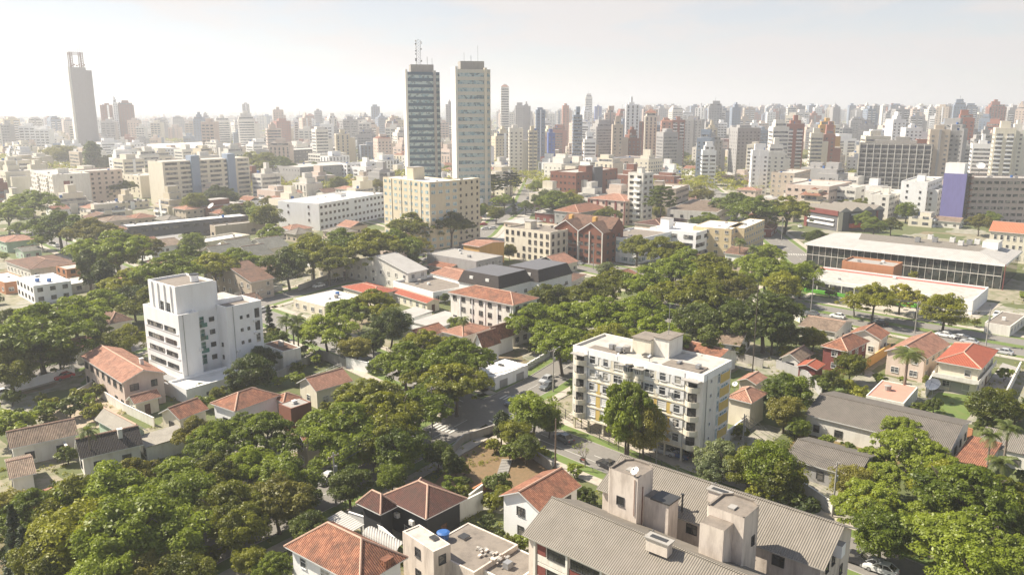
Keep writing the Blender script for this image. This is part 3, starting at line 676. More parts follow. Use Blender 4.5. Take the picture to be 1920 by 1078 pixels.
def palm_mesh(seed):
    rng = random.Random(seed); b = MB(); t = MB(); H = 9.0; pts = [(0, 0, -.2), (.1, .05, 3), (.15, .1, 6), (.1, .1, H)]
    for i in range(3): t.tube(pts[i], pts[i+1], .26-.03*i, .23-.03*i, BARKL, 8)
    for i in range(26):
        a = 2*pi*i/26*2.4+rng.random()*.3; el = rng.uniform(-.2, 1.15); ln = rng.uniform(2.4, 3.1); p = Vector((.1, .1, H)); d = Vector((cos(a)*cos(el), sin(a)*cos(el), sin(el)))
        for s in range(7):
            q = p+d*(ln/7); side = Vector((-sin(a), cos(a), 0)); w = .62*sin(pi*(s+1.2)/9)+.08
            for sg in (1, -1):
                for u in range(2):
                    o_ = p+(q-p)*(u*.5); b.f([o_, o_+(q-p)*.42, o_+(q-p)*.7+side*sg*w+Vector((0, 0, -.22)), o_+(q-p)*.45+side*sg*w+Vector((0, 0, -.26))], F5)
            p = q; d = (d+Vector((0, 0, -.26))).normalized()
    return b.mesh('crown'), t.mesh('trunk'), 2.8, 10.5
for sd_ in range(2): PROTO.setdefault('palm', []).append(palm_mesh(sd_))
def bare_mesh(seed):
    rng = random.Random(seed); t = MB(); C_ = []
    def br(p, d, ln, r, k):
        q = p+d*ln; t.tube(p, q, r, r*.6, BARKL, 5)
        if k == 0: C_.append(tuple(q)); return
        for _ in range(3): br(q, (d+Vector((rng.uniform(-.8, .8), rng.uniform(-.8, .8), rng.uniform(-.1, .4)))).normalized(), ln*.72, r*.55, k-1)
    br(Vector((0, 0, 0)), Vector((.1, 0, 1)), 1.9, .14, 4); C2 = np.array(C_); rg = np.random.default_rng(seed)
    return quadmesh('crown', leafcloud(C2, np.full(len(C2), .3), 3, .22, rg), F3), t.mesh('trunk'), 2.8, 5.5
PROTO['bare'] = [bare_mesh(5)]
KIND = {'umbrella': ('spreading_tree', 'spreading olive-green street tree', 'tree'), 'bright': ('broadleaf_tree', 'bright green broad-crowned tree', 'tree'),
        'round': ('round_tree', 'dense dark green tree', 'tree'), 'olive': ('leafy_tree', 'rounded olive leafy tree', 'tree'), 'tall': ('upright_tree', 'tall narrow green tree', 'tree'),
        'yellow': ('thin_tree', 'thin yellowing tree', 'tree'), 'layer': ('araucaria', 'tiered pine with bare trunk', 'pine tree'), 'cone': ('cypress', 'dark pointed conifer', 'conifer'),
        'bush': ('shrub', 'low dark garden shrub', 'shrub'), 'bushb': ('bright_shrub', 'low bright green shrub', 'shrub'), 'pale': ('silvery_tree', 'silvery grey-green tree', 'tree'),
        'palm': ('palm_tree', 'feathery palm', 'palm'), 'bare': ('sapling', 'nearly bare young street tree', 'tree')}
NT = 0; TREES = []
def tree_at(kind, x, y, r, h, px=None, py=None, z=0):
    global NT
    pr = PROTO[kind]; cm, tm, R_, H_ = pr[NT % len(pr)]; NT += 1
    nm, desc, cat = KIND[kind]
    rz = random.random()*6.28; o = thing(nm, '', cat, (x, y, z), rz, group={'tree': 'trees', 'shrub': 'shrubs', 'palm': 'palms'}.get(cat, cat+'s'))
    if px is None: px, py = proj(x, y, h*.6)
    auto_label(o, desc, px, py)
    sc = (r/R_, r/R_*random.uniform(.92, 1.08), h/H_)
    put('trunk', tm, o, sc=sc); cr = put('crown', cm, o, sc=sc); TREES.append((x, y, r))
    if kind in ('umbrella', 'olive'):
        alt = random.choice([None, None, None, F1B, F1B, F1B, F1C])
        if alt: cr.material_slots[0].link = 'OBJECT'; cr.material_slots[0].material = alt; nm2 = {'fresh_green_foliage': 'fresh green', 'autumn_olive_foliage': 'yellow-olive'}[alt.name]; PEND[-1] = (o, desc.replace('olive-green', nm2).replace('olive leafy', nm2+' leafy'), px, py)
    return o
HF = {'umbrella': (1.15, 3.4, .72), 'bright': (1.1, 2.5, .66), 'round': (1.6, 1.5, .6), 'olive': (1.5, 1.5, .6), 'tall': (2.6, 1.5, .6), 'yellow': (1.1, 2.5, .7), 'layer': (1.8, 6, .75), 'cone': (3.6, 2, .45),
      'bush': (1.4, .2, .5), 'bushb': (1.4, .2, .5), 'pale': (1.5, 1, .6), 'palm': (1.0, 7, .88), 'bare': (1.4, 1.5, .65)}
def tree_px(kind, px, py, rpx):
    z = 5.0
    for _ in range(8):
        x, y = G(px, py, z); r = rpx*(1.1 if kind == 'umbrella' else 1.04)*vdist(x, y, z)/1500; a, c, f = HF[kind]; h = a*r+c; z = h*f
    tree_at(kind, x, y, r, h, px, py)

# ------------------------------------------------------------------ cars
CARM = {}
def carmesh(col):
    if col in CARM: return CARM[col]
    c = {'white': (.72, .72, .70), 'silver': (.42, .43, .44), 'grey': (.13, .14, .15), 'black': (.025, .025, .03), 'red': (.42, .02, .02), 'blue': (.04, .08, .18), 'beige': (.42, .37, .28), 'green': (.1, .3, .2)}[col]
    m, n, b = newmat(col+'_car_paint'); b.inputs['Base Color'].default_value = (*c, 1); b.inputs['Roughness'].default_value = .32; b.inputs['Coat Weight'].default_value = .5
    prof = [(-2.12, .35), (-2.15, .62), (-2.02, .82), (-1.75, .90), (-.95, .95), (1.35, .97), (1.95, .92), (2.10, .78), (2.12, .35)]
    body = MB(); ws = [.62, .80, .84, .85, .86, .86, .82, .80, .70]; zb = .28
    secs = [[(x, -w, zb), (x, -w*1.0, z*.75), (x, -w*.93, z), (x, w*.93, z), (x, w, z*.75), (x, w, zb)] for (x, z), w in zip(prof, ws)]
    for s, t_ in zip(secs, secs[1:]):
        for i in range(5): body.f([s[i], s[i+1], t_[i+1], t_[i]][::-1], m)
    body.f(secs[0], m); body.f(secs[-1][::-1], m)
    cab = MB(); rf = [(-1.1, -.76, .93), (-.35, -.60, 1.40), (1.0, -.62, 1.44), (1.75, -.74, .95)]
    l = rf; r_ = [(x, -y, z) for x, y, z in rf]
    cab.f([l[0], r_[0], r_[1], l[1]], GLD); cab.f([l[2], r_[2], r_[3], l[3]], GLD); cab.f([l[0], l[1], l[2], l[3]], GLD); cab.f([r_[3], r_[2], r_[1], r_[0]], GLD)
    rt = MB(); rt.f([(-.42, -.63, 1.40), (1.06, -.65, 1.44), (1.06, .65, 1.44), (-.42, .63, 1.40)], m); rt.f([(-.35, -.60, 1.46), (1.0, -.62, 1.50), (1.0, .62, 1.50), (-.35, .60, 1.46)], m)
    for p, q in (((-.42, -.63, 1.40), (1.06, -.65, 1.44)), ((1.06, -.65, 1.44), (1.06, .65, 1.44)), ((1.06, .65, 1.44), (-.42, .63, 1.40)), ((-.42, .63, 1.40), (-.42, -.63, 1.40))):
        pu = (p[0]*.93, p[1]*.95, p[2]+.06); qu = (q[0]*.93, q[1]*.95, q[2]+.06); rt.f([p, q, qu, pu], m)
    for sg in (1, -1):
        for p, q in ((l[0], l[1]), (l[2], l[3])): rt.tube((p[0], p[1]*sg*1.01, p[2]), (q[0], q[1]*sg*1.01, q[2]), .045, .045, m, 4)
        rt.tube((.32, -.62*sg, 1.43), (.36, -.77*sg, .95), .045, .045, m, 4)
    wh = MB(); n_ = 14
    for i in range(n_):
        a0, a1 = 2*pi*i/n_, 2*pi*(i+1)/n_
        wh.f([(.31*cos(a0), -.1, .31*sin(a0)), (.31*cos(a1), -.1, .31*sin(a1)), (.31*cos(a1), .1, .31*sin(a1)), (.31*cos(a0), .1, .31*sin(a0))], FRD)
        for y in (-.1, .1): wh.f([(.31*cos(a0), y, .31*sin(a0)), (.31*cos(a1), y, .31*sin(a1)), (.19*cos(a1), y*1.02, .19*sin(a1)), (.19*cos(a0), y*1.02, .19*sin(a0))], FRD); wh.f([(0, y*1.05, 0), (.19*cos(a0), y*1.02, .19*sin(a0)), (.19*cos(a1), y*1.02, .19*sin(a1))], METAL)
    hl = MB(); hl.box(-.06, .05, -.16, .16, -.07, .07, flat('lamp_glass', (.75, .75, .72), .2)); tl = MB(); tl.box(-.05, .06, -.13, .13, -.09, .09, flat('tail_lamp', (.4, .02, .02), .3))
    CARM[col] = (body.mesh('body'), cab.mesh('window_glass'), rt.mesh('roof'), wh.mesh('wheel'), hl.mesh('headlight'), tl.mesh('tail_light')); return CARM[col]
def car(px, py, ang, col, label, sc=1.0):
    x, y = G(px, py, .5); bd, cb, rt, wh, hl, tl = carmesh(col)
    o = thing('parked_car', label, 'car', (x, y, .05), R(ang), 'cars'); s = (sc, sc, sc)
    for nm, me, loc in (('body', bd, (0, 0, 0)), ('window_glass', cb, (0, 0, 0)), ('roof', rt, (0, 0, 0)), ('wheel', wh, (-1.3, -.76, .31)), ('wheel', wh, (1.3, -.76, .31)), ('wheel', wh, (-1.3, .76, .31)), ('wheel', wh, (1.3, .76, .31)),
                        ('headlight', hl, (-2.09, -.58, .66)), ('headlight', hl, (-2.09, .58, .66)), ('tail_light', tl, (2.10, -.6, .70)), ('tail_light', tl, (2.10, .6, .70))):
        put(nm, me, o, tuple(v*sc for v in loc), 0, s)
def wallrun(pix, h, m, label, t=.2, name='boundary_wall', cat='wall', cap=None, posts=0, z=0):
    P = [G(*q) for q in pix]; o0 = P[0]; b = MB(); c = MB()
    for (ax, ay), (bx, by) in zip(P, P[1:]):
        l = hypot(bx-ax, by-ay); ux, uy = (bx-ax)/l, (by-ay)/l; nx, ny = -uy*t/2, ux*t/2
        n = max(1, int(l/6))
        def q(ex): return [(ax-o0[0]+nx*ex, ay-o0[1]+ny*ex), (ax-o0[0]-nx*ex, ay-o0[1]-ny*ex), (bx-o0[0]-nx*ex, by-o0[1]-ny*ex), (bx-o0[0]+nx*ex, by-o0[1]+ny*ex)]
        b.prism(q(1), z, h, m)
        c.prism(q(1.5), h+.002, h+.08, cap or m)
        if posts:
            k = int(l/posts)
            for i in range(k+1):
                x_, y_ = ax-o0[0]+ux*i*posts, ay-o0[1]+uy*i*posts; c.prism([(x_-.14, y_-.14), (x_+.14, y_-.14), (x_+.14, y_+.14), (x_-.14, y_+.14)], z, h+.3, cap or m)
    o = thing(name, label, cat, (o0[0], o0[1], 0), 0, cat+'s'); b.build('wall_panel', o); c.build('coping', o)
def mesh_fence(pix, h, label, sp=2.5, m=None, rails=3):
    P = [G(*q) for q in pix]; o0 = P[0]; m = m or METD; o = thing('railing', label, 'fence', (o0[0], o0[1], 0), 0, 'fences'); b = MB(); c = MB()
    for (ax, ay), (bx, by) in zip(P, P[1:]):
        l = hypot(bx-ax, by-ay); ux, uy = (bx-ax)/l, (by-ay)/l; n = max(1, int(l/sp))
        for i in range(n+1): x_, y_ = ax-o0[0]+ux*l*i/n, ay-o0[1]+uy*l*i/n; c.tube((x_, y_, 0), (x_, y_, h+.1), .07, .07, m, 5)
        for k in range(rails): zz = .15+(h-.15)*k/(rails-1); b.tube((ax-o0[0], ay-o0[1], zz), (bx-o0[0], by-o0[1], zz), .04, .04, m, 4)
        nb = int(l/.35)
        for i in range(nb): x_, y_ = ax-o0[0]+ux*l*i/nb, ay-o0[1]+uy*l*i/nb; b.tube((x_, y_, .1), (x_, y_, h), .012, .012, m, 3)
    b.build('rails', o); c.build('posts', o)
def pole(px, py, h, label, arms=True, lamp=False, m=None):
    x, y = G(px, py); o = thing('utility_pole', label, 'pole', (x, y, 0), R(50), 'utility poles'); b = MB(); b.cyl(0, 0, 0, h, .16, m or CONC, 8, .10); b.build('shaft', o)
    if arms:
        b = MB(); b.box(-1.0, 1.0, -.06, .06, h-.7, h-.58, WOOD)
        for u in (-.9, -.3, .3, .9): b.cyl(u, 0, h-.58, h-.4, .05, FRW, 6)
        b.build('crossarm', o); b = MB(); b.cyl(.35, 0, h-3.2, h-2.3, .25, METAL, 10); b.build('transformer', o)
    if lamp:
        b = MB(); pr = [(0, 0, h-1.2), (.8, 0, h-.5), (1.8, 0, h-.35)]
        b.tube(pr[0], pr[1], .04, .04, METAL, 5); b.tube(pr[1], pr[2], .04, .04, METAL, 5); b.build('lamp_arm', o)
        b = MB(); b.box(1.75, 2.4, -.12, .12, h-.42, h-.3, METAL); b.build('lamp_head', o)
    return (x, y, h)
def wire(a, b_, label, off=0.0, n=10, r=.032):
    o = thing('overhead_cables', label, 'cable', (a[0], a[1], 0), 0, 'cables'); m = MB(); t = atan2(b_[1]-a[1], b_[0]-a[0])
    for k, dz in ((-.8, 0), (0, 0), (.8, 0), (0, -1.6)):
        ox, oy = -sin(t)*k, cos(t)*k; pv = None
        for i in range(n+1):
            f = i/n; z = a[2]-.45+dz+(b_[2]-a[2])*f-4*.9*f*(1-f); p = (ox+(b_[0]-a[0])*f, oy+(b_[1]-a[1])*f, z)
            if pv: m.tube(pv, p, r*(2 if dz else 1), r*(2 if dz else 1), METD, 3)
            pv = p
    m.build('cable', o)
def dish(px, py, z, r, label, base=0.0, az=200, m=None):
    x, y = G(px, py, z); o = thing('satellite_dish', label, 'satellite dish', (x, y, base), R(az), 'satellite dishes'); b = MB(); h = z-base; n = 14; el = R(48)
    b.cyl(0, 0, 0, h, .05*max(1, r), METAL, 6); b.build('mast', o); b = MB(); ax = Vector((cos(el), 0, sin(el))); e1 = Vector((0, 1, 0)); e2 = ax.cross(e1); c0 = Vector((0, 0, h)); rings = []
    for k in range(4):
        q = k/3; rings.append([c0+ax*(.28*r*q*q)+(e1*cos(2*pi*i/n)+e2*sin(2*pi*i/n))*r*max(q, .02) for i in range(n)])
    for k in range(3):
        for i in range(n): j = (i+1) % n; b.f([rings[k][i], rings[k][j], rings[k+1][j], rings[k+1][i]], m or METAL)
    b.build('reflector', o); b = MB(); f = c0+ax*r*.9
    for i in (0, 5, 10): b.tube(rings[3][i], f, .02, .02, METD, 4)
    b.tube(f, f-ax*.18, .07, .07, METD, 6); b.build('feed_arm', o)
# ================================================================== yellow and white balcony block
def balcony(H, side, p, z, w, dpt, h=.95, m=CREAM, n=8, off=0.0, door=True):
    """half-round balcony on the left-hand front"""
    b = MB(); pts = [(off-dpt*sin(pi*i/n)**.6, p-w/2+w*i/n) for i in range(n+1)]
    if side == 'R': pts = [(y, x) for x, y in pts]
    for q, r_ in zip(pts, pts[1:]):
        b.f([(*q, z), (*r_, z), (*r_, z+h), (*q, z+h)], m); b.f([(q[0]+.001, q[1], z+h), (r_[0]+.001, r_[1], z+h), (r_[0]+.12, r_[1], z+h), (q[0]+.12, q[1], z+h)], m)
        b.f([(q[0]+.12, q[1], z), (r_[0]+.12, r_[1], z), (r_[0]+.12, r_[1], z+h), (q[0]+.12, q[1], z+h)], m)
    b.f([(*q, z) for q in pts], m); b.f([(*q, z+.14) for q in pts], m)
    b.build('balcony', H.root)
    if door: H.win(side, p, z+.15, min(1.5, w*.7), 2.0, 'dark', off)
b_, W_, D_, th = fp((1069, 649), (1320, 703), (1365, 679), 16.6, 50); W_ = 10.5
Y = Bld('apartment_block', 'five-storey yellow and white apartment block with rounded corner balconies, raised on pillars', 'apartment block', b_, W_, D_, th)
z0 = 2.9; fh = 2.58; top = 16.6
Y.mass(0, W_, 0, D_, z0, top, WHITE2, CONCL, .45)
b = MB(); b.box(-.12, W_+.1, -.12, D_+.1, z0-.3, z0-.002, CREAM); b.build('floor_slab', Y.root)
b = MB(); b.box(-.09, -.004, -.06, D_, top-1.25, top+.06, WHITE); b.box(-.09, W_, -.09, -.062, top-1.25, top+.06, WHITE); b.build('cornice', Y.root)
for i in range(1, 5):
    b = MB(); z = z0+i*fh; b.box(-.16, -.004, 3.2, D_-3.2, z-.14, z+.12, CREAM); b.build('floor_band', Y.root)
for i in range(9):
    for x in (.3, W_-.5, W_/2): b = MB(); y = .25+i*(D_-.7)/8; b.box(x, x+.32, y, y+.32, 0, z0-.3, CREAM); b.build('pillar', Y.root)
b = MB(); b.box(3.5, 8, 9, 15, 0, z0-.3, GREY); b.build('lobby_wall', Y.root)
# window columns on the long front: (position from near corner, kind, width)
cols_ = [(4.7, 'shut', 1.15), (7.6, 'shut', 1.15), (10.2, 'std', 1.9), (16.6, 'std', 1.9), (19.3, 'shut', 1.0), (22.2, 'shut', 1.15)]
for f in range(5):
    z = z0+f*fh
    for p, k, w in cols_:
        cl = (f < 2 and k == 'shut' and p > 18) or (f == 2 and p == 7.6)
        Y.win('L', p, z+.75, w if not cl else 1.7, 1.35 if not cl else 1.6, 'closed' if cl else k, 0)
    for p in (6.2, 8.9, 18.0, 20.8) if f < 3 else (8.9, 18.0):
        b = MB(); b.box(-.07, -.004, p-.45, p+.45, z+.25, z+fh-.3, YELW if f < 3 else CREAM); b.build('coloured_panel', Y.root)
    balcony(Y, 'L', 1.9, z+.1, 2.7, 1.15, .95, CREAM); balcony(Y, 'L', D_-1.7, z+.1, 2.7, 1.15, .95, CREAM)
    # bowed bays in the middle
    for p in (12.4, 14.6):
        b = MB(); pts = [(-.75*sin(pi*i/6)**.6, p-1.0+2.0*i/6) for i in range(7)]
        for q, r_ in zip(pts, pts[1:]):
            b.f([(*q, z+.05), (*r_, z+.05), (*r_, z+1.0), (*q, z+1.0)], CREAM); b.f([(*q, z+1.0), (*r_, z+1.0), (*r_, z+2.2), (*q, z+2.2)], GLS); b.f([(*q, z+2.2), (*r_, z+2.2), (*r_, z+2.5), (*q, z+2.5)], CREAM)
            b.tube((*q, z+1.0), (*q, z+2.2), .05, .05, FRW, 4)
        b.f([(*q, z+2.5) for q in pts], CREAM); b.f([(*q, z+.05) for q in pts], CREAM); b.build('bay_window', Y.root)
    # the narrow end: yellow field with high strip windows
    b = MB(); b.box(6.4, W_-.5, -.07, -.004, z+.15, z+1.75, YELW); b.build('coloured_panel', Y.root)
    Y.win('R', 8.0, z+1.85, 2.6, .42, 'blue'); Y.win('R', 5.7, z+.5, .7, 1.9, 'blue'); Y.win('R', 2.9, z+1.3, .45, .5, 'std')
for p in (1.9, 12.4, 14.6, D_-1.7): b = MB(); b.prism([(-1.3, p-1.5), (0, p-1.6), (0, p+1.6), (-1.3, p+1.5)][::-1], top-1.32, top-1.2, CONC); b.build('balcony_roof', Y.root)
rb = MB(); rb.box(5.2, 10.2, 9.5, 12.6, top-.45, top+3.0, WHITE2, top=CONCD); rb.box(4.2, 8.6, 12.6, 16.4, top-.45, top+2.5, CREAM, top=CONCD); rb.box(5.0, 10.4, 9.3, 12.65, top+3.0, top+3.15, CONCD); rb.box(4.0, 8.8, 12.65, 16.6, top+2.5, top+2.65, CONCD); rb.build('stair_tower', Y.root)
b = MB(); b.cyl(7.6, 11, top+3.1, top+9, .05, METAL, 5); b.build('antenna', Y.root)
b = MB(); b.box(1.2, 4.6, 1.5, 8.6, top-.44, top-.2, CONCD); b.build('roof', Y.root)
b = MB(); b.box(1.0, 3.4, 17.8, 24, top-.44, top-.25, CONCD); b.build('roof', Y.root)
rooftop(Y, 1, 5, 1, D_-3, top-.2, 5, 7)
for p, z in ((5.9, 4.0), (8.7, 6.6), (17.9, 9.2), (20.7, 11.8), (5.9, 11.8), (11.0, 6.4)): b = MB(); b.box(-.42, -.08, p-.4, p+.4, z, z+.5, METAL); b.build('air_conditioner', Y.root)
b = MB(); b.cyl(-.1, 3.4, 2.9, 16.2, .06, METAL, 6); b.cyl(1.2, -.1, 2.9, 16.2, .06, METAL, 6); b.cyl(-.1, 23.2, 2.9, 16.2, .06, METAL, 6); b.build('drain_pipe', Y.root)
# ================================================================== stepped white block
B = G(333.5, 591.7, 17); th = 50
Wb = Bld('apartment_block', 'bright white stepped apartment block with strip windows and a taller core', 'apartment block', B, 19, 15.6, th)
Wb.mass(0, 4.6, 0, 15.6, 0, 17, WHITE, CONCL, .9)
core = Wb.mass(1.2, 10.2, 2.6, 14.6, 17-.9, 22.6, WHITE, CONCD, .5)
b = MB(); b.box(9.2, 19.5, 6.5, 15.2, 0, 16.4, WHITE, top=CONCL); b.box(4.6, 10.4, 2.8, 14.6, 0, 16.1, WHITE, top=CONCL); b.build('wall', Wb.root)
Wb.mass(10.4, 19.2, -1.2, 6.5, 0, 17, WHITE, CONCD, 1.1)
b = MB(); b.box(10.2, 13, 6.5, 10.5, 16.4, 21.4, WHITE, top=CONC); b.build('wall', Wb.root)
for y in (4.4, 7.2, 10.0, 12.6): b = MB(); b.box(.95, 1.2, y, y+.5, 16.2, 22.5, WHITE); b.build('pilaster', Wb.root)
for y in (5.6, 8.3): Wb.win('L', y, 16.6, .45, 1.9, 'dark', 1.2); Wb.win('L', y+.9, 16.6, .45, 1.9, 'dark', 1.2)
for f in range(4):
    z = 4.6+f*2.75
    Wb.win('L', 4.0, z, 4.6, .95, 'dband'); Wb.win('L', 10.6, z, 6.6, .95, 'dband')
    b = MB(); b.box(-.12, -.004, .6, 15.0, z-.35, z-.1, WHITE); b.build('floor_band', Wb.root)
for f in range(4):
    z = 3.9+f*2.9
    Wb.win('R', 6.2, z+.2, 1.9, 2.1, 'grn', 2.8)
    if f: b = MB(); b.box(5.1, 7.4, 1.9, 2.75, z-.05, z+.1, WHITE); b.box(5.1, 7.4, 1.86, 1.9, z+.1, z+1.05, GLG); b.build('balcony', Wb.root)
    Wb.win('R', 9.0, z+.9, 1.1, .9, 'dark', 2.8)
for f in range(4):
    z = 4.4+f*2.9
    if f: 
        Wb.win('R', 13.9, z+.6, .5, .6, 'dark', -1.2); Wb.win('R', 15.6, z+.6, .5, .6, 'dark', -1.2)
        Wb.win('R', 17.9, z+.2, 1.0, 2.0, 'std' if f == 1 else 'dark', -1.2)
    if f < 2: Wb.win('L', 1.3, z+.3, .6, .8, 'dark', 10.4)
Wb.mass(-3.5, 10.4, -7.5, 0, 0, 3.3, WHITE, WROOF, .5, name='podium'); Wb.mass(10.4, 19.4, -4.6, -1.2, 0, 2.6, WHITE, WROOF, .5, name='podium')
Wb.mass(-3.5, 0, 0, 12, 0, 2.6, WHITE, WROOF, .4, name='podium')
for p in (2, 5.5, 9): Wb.win('R', p, .9, 2.2, .55, 'dband', -7.5)
b = MB(); b.cyl(7.8, 6.5, 22.2, 23.7, .9, WHITE, 12); b.cyl(7.8, 6.5, 23.7, 23.9, 1.05, METD, 12); b.build('water_tank', Wb.root)
b = MB(); b.box(-2.6, -.4, 1.0, 6.0, 2.62, 2.8, METAL); b.build('skylight', Wb.root)
for x, y, z in ((12.2, -1.2, 6.2), (16.8, -1.2, 9.4), (16.8, -1.2, 12.3), (4.0, 0, 8.2)): b = MB(); b.box(x, x+.8, y-.35, y-.02, z, z+.55, FRW); b.build('air_conditioner', Wb.root)
b = MB(); b.cyl(12.0, -1.3, 2.8, 16.9, .07, METAL, 6); b.cyl(1.0, -.1, 3.4, 16.9, .07, METAL, 6); b.build('drain_pipe', Wb.root)
# ================================================================== grey-roofed twin blocks
e0, e1, r0 = G(978, 1002, 11), G(1135, 1078, 11), G(1042.5, 938, 13.4)
def rowblock(e0, r0, hE, hR, ln, th, name_label, wall, rmat, floors, nearside='front', seed=0):
    """gabled row whose near eave starts at e0; local y runs back along the eave to the left, so the origin is the right-hand end"""
    t = R(th); ex, ey = sin(t), -cos(t)   # direction from left end to right end
    dd = (r0[0]-e0[0])*cos(t)+(r0[1]-e0[1])*sin(t); W2 = 2*dd
    O = (e0[0]+ex*ln, e0[1]+ey*ln); oh = .6
    O = (O[0]+oh*cos(t)-oh*ex, O[1]+oh*sin(t)-oh*ey)
    H = Bld('apartment_block', name_label, 'apartment block', O, W2-2*oh, ln-2*oh, th)
    w = MB(); W3, D3 = W2-2*oh, ln-2*oh; w.box(0, W3, 0, D3, 0, hE, wall); xm = W3/2; k = (hR-hE)/(xm+oh); zt = hE+k*(xm+oh)-.12
    w.f([(0, 0, hE), (W3, 0, hE), (W3/2, 0, zt)], wall); w.f([(W3, D3, hE), (0, D3, hE), (W3/2, D3, zt)], wall); w.build('wall', H.root)
    g = gable_roof(W3, D3, hE+k*oh+.05, (hR-hE)-k*oh, 'y', rmat, oh, .12, CONCL).build('roof', H.root)
    H.eave = hE; H.k = k; H.xm = xm; return H
Fr = rowblock(e0, r0, 11.0, 13.6, 44, 48.5, 'near long apartment block with sandy corrugated roof and red and white front', STAINW, CORR, 4)
D3, W3 = Fr.D, Fr.W
for f in range(4):
    z = f*2.7
    for i in range(9):
        y0 = D3-1.3-i*4.7; c0 = (i % 2 == 0)
        b = MB(); b.box(-.08, -.004, y0-4.4, y0-.05, z+2.3, z+2.66, WHITE2); b.box(-.08, -.004, y0-4.4, y0-.05, z+.1, z+1.0, WHITE2 if c0 else REDP)
        if c0: b.box(-.075, -.004, y0-1.3, y0-.05, z+1.0, z+2.3, REDP)
        b.build('coloured_panel', Fr.root)
        Fr.win('L', y0-2.9 if c0 else y0-2.2, z+1.05, 2.6 if c0 else 3.9, 1.2, 'dark')
    if f == 0:
        for i in range(10): b = MB(); yy = D3-1.05-i*4.7; b.box(-.22, -.004, yy-.14, yy+.14, 0, 10.9, WHITE2); b.build('rib', Fr.root)
e0r, r0r = G(1118, 916, 11), G(1172, 860, 13.4); rr_ = G(1576, 1003, 13.4); lnr = hypot(rr_[0]-r0r[0], rr_[1]-r0r[1])+.6
Re = rowblock(e0r, r0r, 11.0, 13.8, lnr, 50.0, 'rear long apartment block with grey corrugated roof and cream wall behind the stair towers', STAINW, CORR, 4)
D4, W4 = Re.D, Re.W
for f in range(4):
    for i in range(int((D4-2)/3.6)): Re.win('L', D4-2.2-i*3.6, f*2.7+1.2, 1.3, 1.1, 'dark')
for f in range(4):
    for y in (2.2, 4.2, 7.4): Re.win('R', y, f*2.7+1.2, .8, 1.1, 'dark')
b = MB(); b.box(4.0, 5.3, -.9, 0, 10.4, 11.9, WHITE, top=CONC); b.build('vent_shaft', Re.root)
def stairtower(px, py, w, d, h, label, lower=True):
    # px,py: near top corner of the shaft
    o = G(px, py, h); T = Bld('stair_tower', label, 'stair tower', o, w, d, 49.0)
    c = .9
    ring = [(0, 0), (w-c, 0), (w, c), (w, d-c), (w-c, d), (c*.2, d), (0, d-c*.2)]
    b = MB(); b.prism(ring, 0, h-.25, STAINW, top=CONCD)
    for p, q in zip(ring, ring[1:]+ring[:1]):
        v = Vector((q[0]-p[0], q[1]-p[1])); n = Vector((-v.y, v.x)).normalized()*.22
        b.f([(*p, h-.25), (*q, h-.25), (*q, h), (*p, h)], STAINW); b.f([(*p, h), (*q, h), (q[0]+n.x, q[1]+n.y, h), (p[0]+n.x, p[1]+n.y, h)], CONCD); b.f([(q[0]+n.x, q[1]+n.y, h-.25), (p[0]+n.x, p[1]+n.y, h-.25), (p[0]+n.x, p[1]+n.y, h), (q[0]+n.x, q[1]+n.y, h)], CONCD)
    b.build('wall', T.root)
    T.win('L', d*.55, h-4.2, .95, 1.0, 'dark'); T.win('R', w*.55, h-4.2, .6, 1.0, 'dark')
    b = MB(); b.box(1.2, 2.2, d*.4, d*.4+.8, h-.24, h-.05, CONC); b.build('roof_hatch', T.root)
    if lower:
        b = MB(); b.box(w*.35, w*.35+2.3, -3.4, -.004, 0, h-2.9, STAINW, top=CONCD); b.build('shaft', T.root); b = MB(); b.box(w*.3, w*.35+2.4, -3.6, -1.0, h-2.9, h-2.7, METD); b.build('canopy', T.root)
        b = MB(); b.tube((-.08, .35, h-5), (-.08, .35, h-.3), .05, .05, RUST, 4); b.tube((1.1, -.08, h-7.5), (1.1, -.08, h-1.5), .06, .06, RUST, 4); b.build('drain_pipe', T.root)
    return T
T1 = stairtower(1196, 896, 4.4, 4.2, 17.3, 'stained pale stair tower with a lower shaft and white dish between the twin blocks')
T2 = stairtower(1396, 971, 4.6, 4.4, 17.3, 'stained pale stair tower right of the other, rising between the twin roofs', lower=False)
b = MB(); b.box(-2.2, -.004, 1.2, 4.0, 0, 16.3, STAINW, top=CONCD); b.build('shaft', T2.root)
dish(1191, 883, 17.9, .55, 'white dish on the rounded top of the left stair tower', 17.05, 210, FRW)
dish(1339, 910, 14.3, .55, 'pale dish by the roof vent of the rear grey-roofed block', 13.0, 30, FRW)
dish(1221, 1000, 14.2, .55, 'grey dish on the ridge of the near corrugated roof', 12.6, 30)
dish(1356, 958, 15.8, .5, 'white dish on the side shaft of the right stair tower', 15, 200, FRW)
def ridge_vent(px, py, z, label):
    o = G(px, py, z); t = thing('roof_vent', label, 'roof vent', (o[0], o[1], z-1.4), R(50)); b = MB(); b.box(-.55, .55, -1.3, 1.3, 0, 1.5, STAINW); b.build('wall', t); b = MB(); b.box(-.7, .7, -1.5, 1.5, 1.5, 1.62, CONC); b.box(-.3, .3, -1.0, 1.0, 1.62, 1.66, METD); b.build('lid', t)
ridge_vent(1236, 1012, 14.6, 'brick vent box with open top on the near corrugated ridge'); ridge_vent(1350, 922, 14.8, 'brick vent box with open top on the rear corrugated ridge')
b = G(1279, 950, 12.2); t = thing('vent_pipe', 'dark thin vent pipe standing on the rear corrugated roof', 'vent pipe', (b[0], b[1], 11.6)); q = MB(); q.cyl(0, 0, 0, 2.2, .12, METD, 8); q.build('pipe', t); q = MB(); q.cyl(0, 0, 2.2, 2.35, .2, METD, 8); q.build('cap', t)
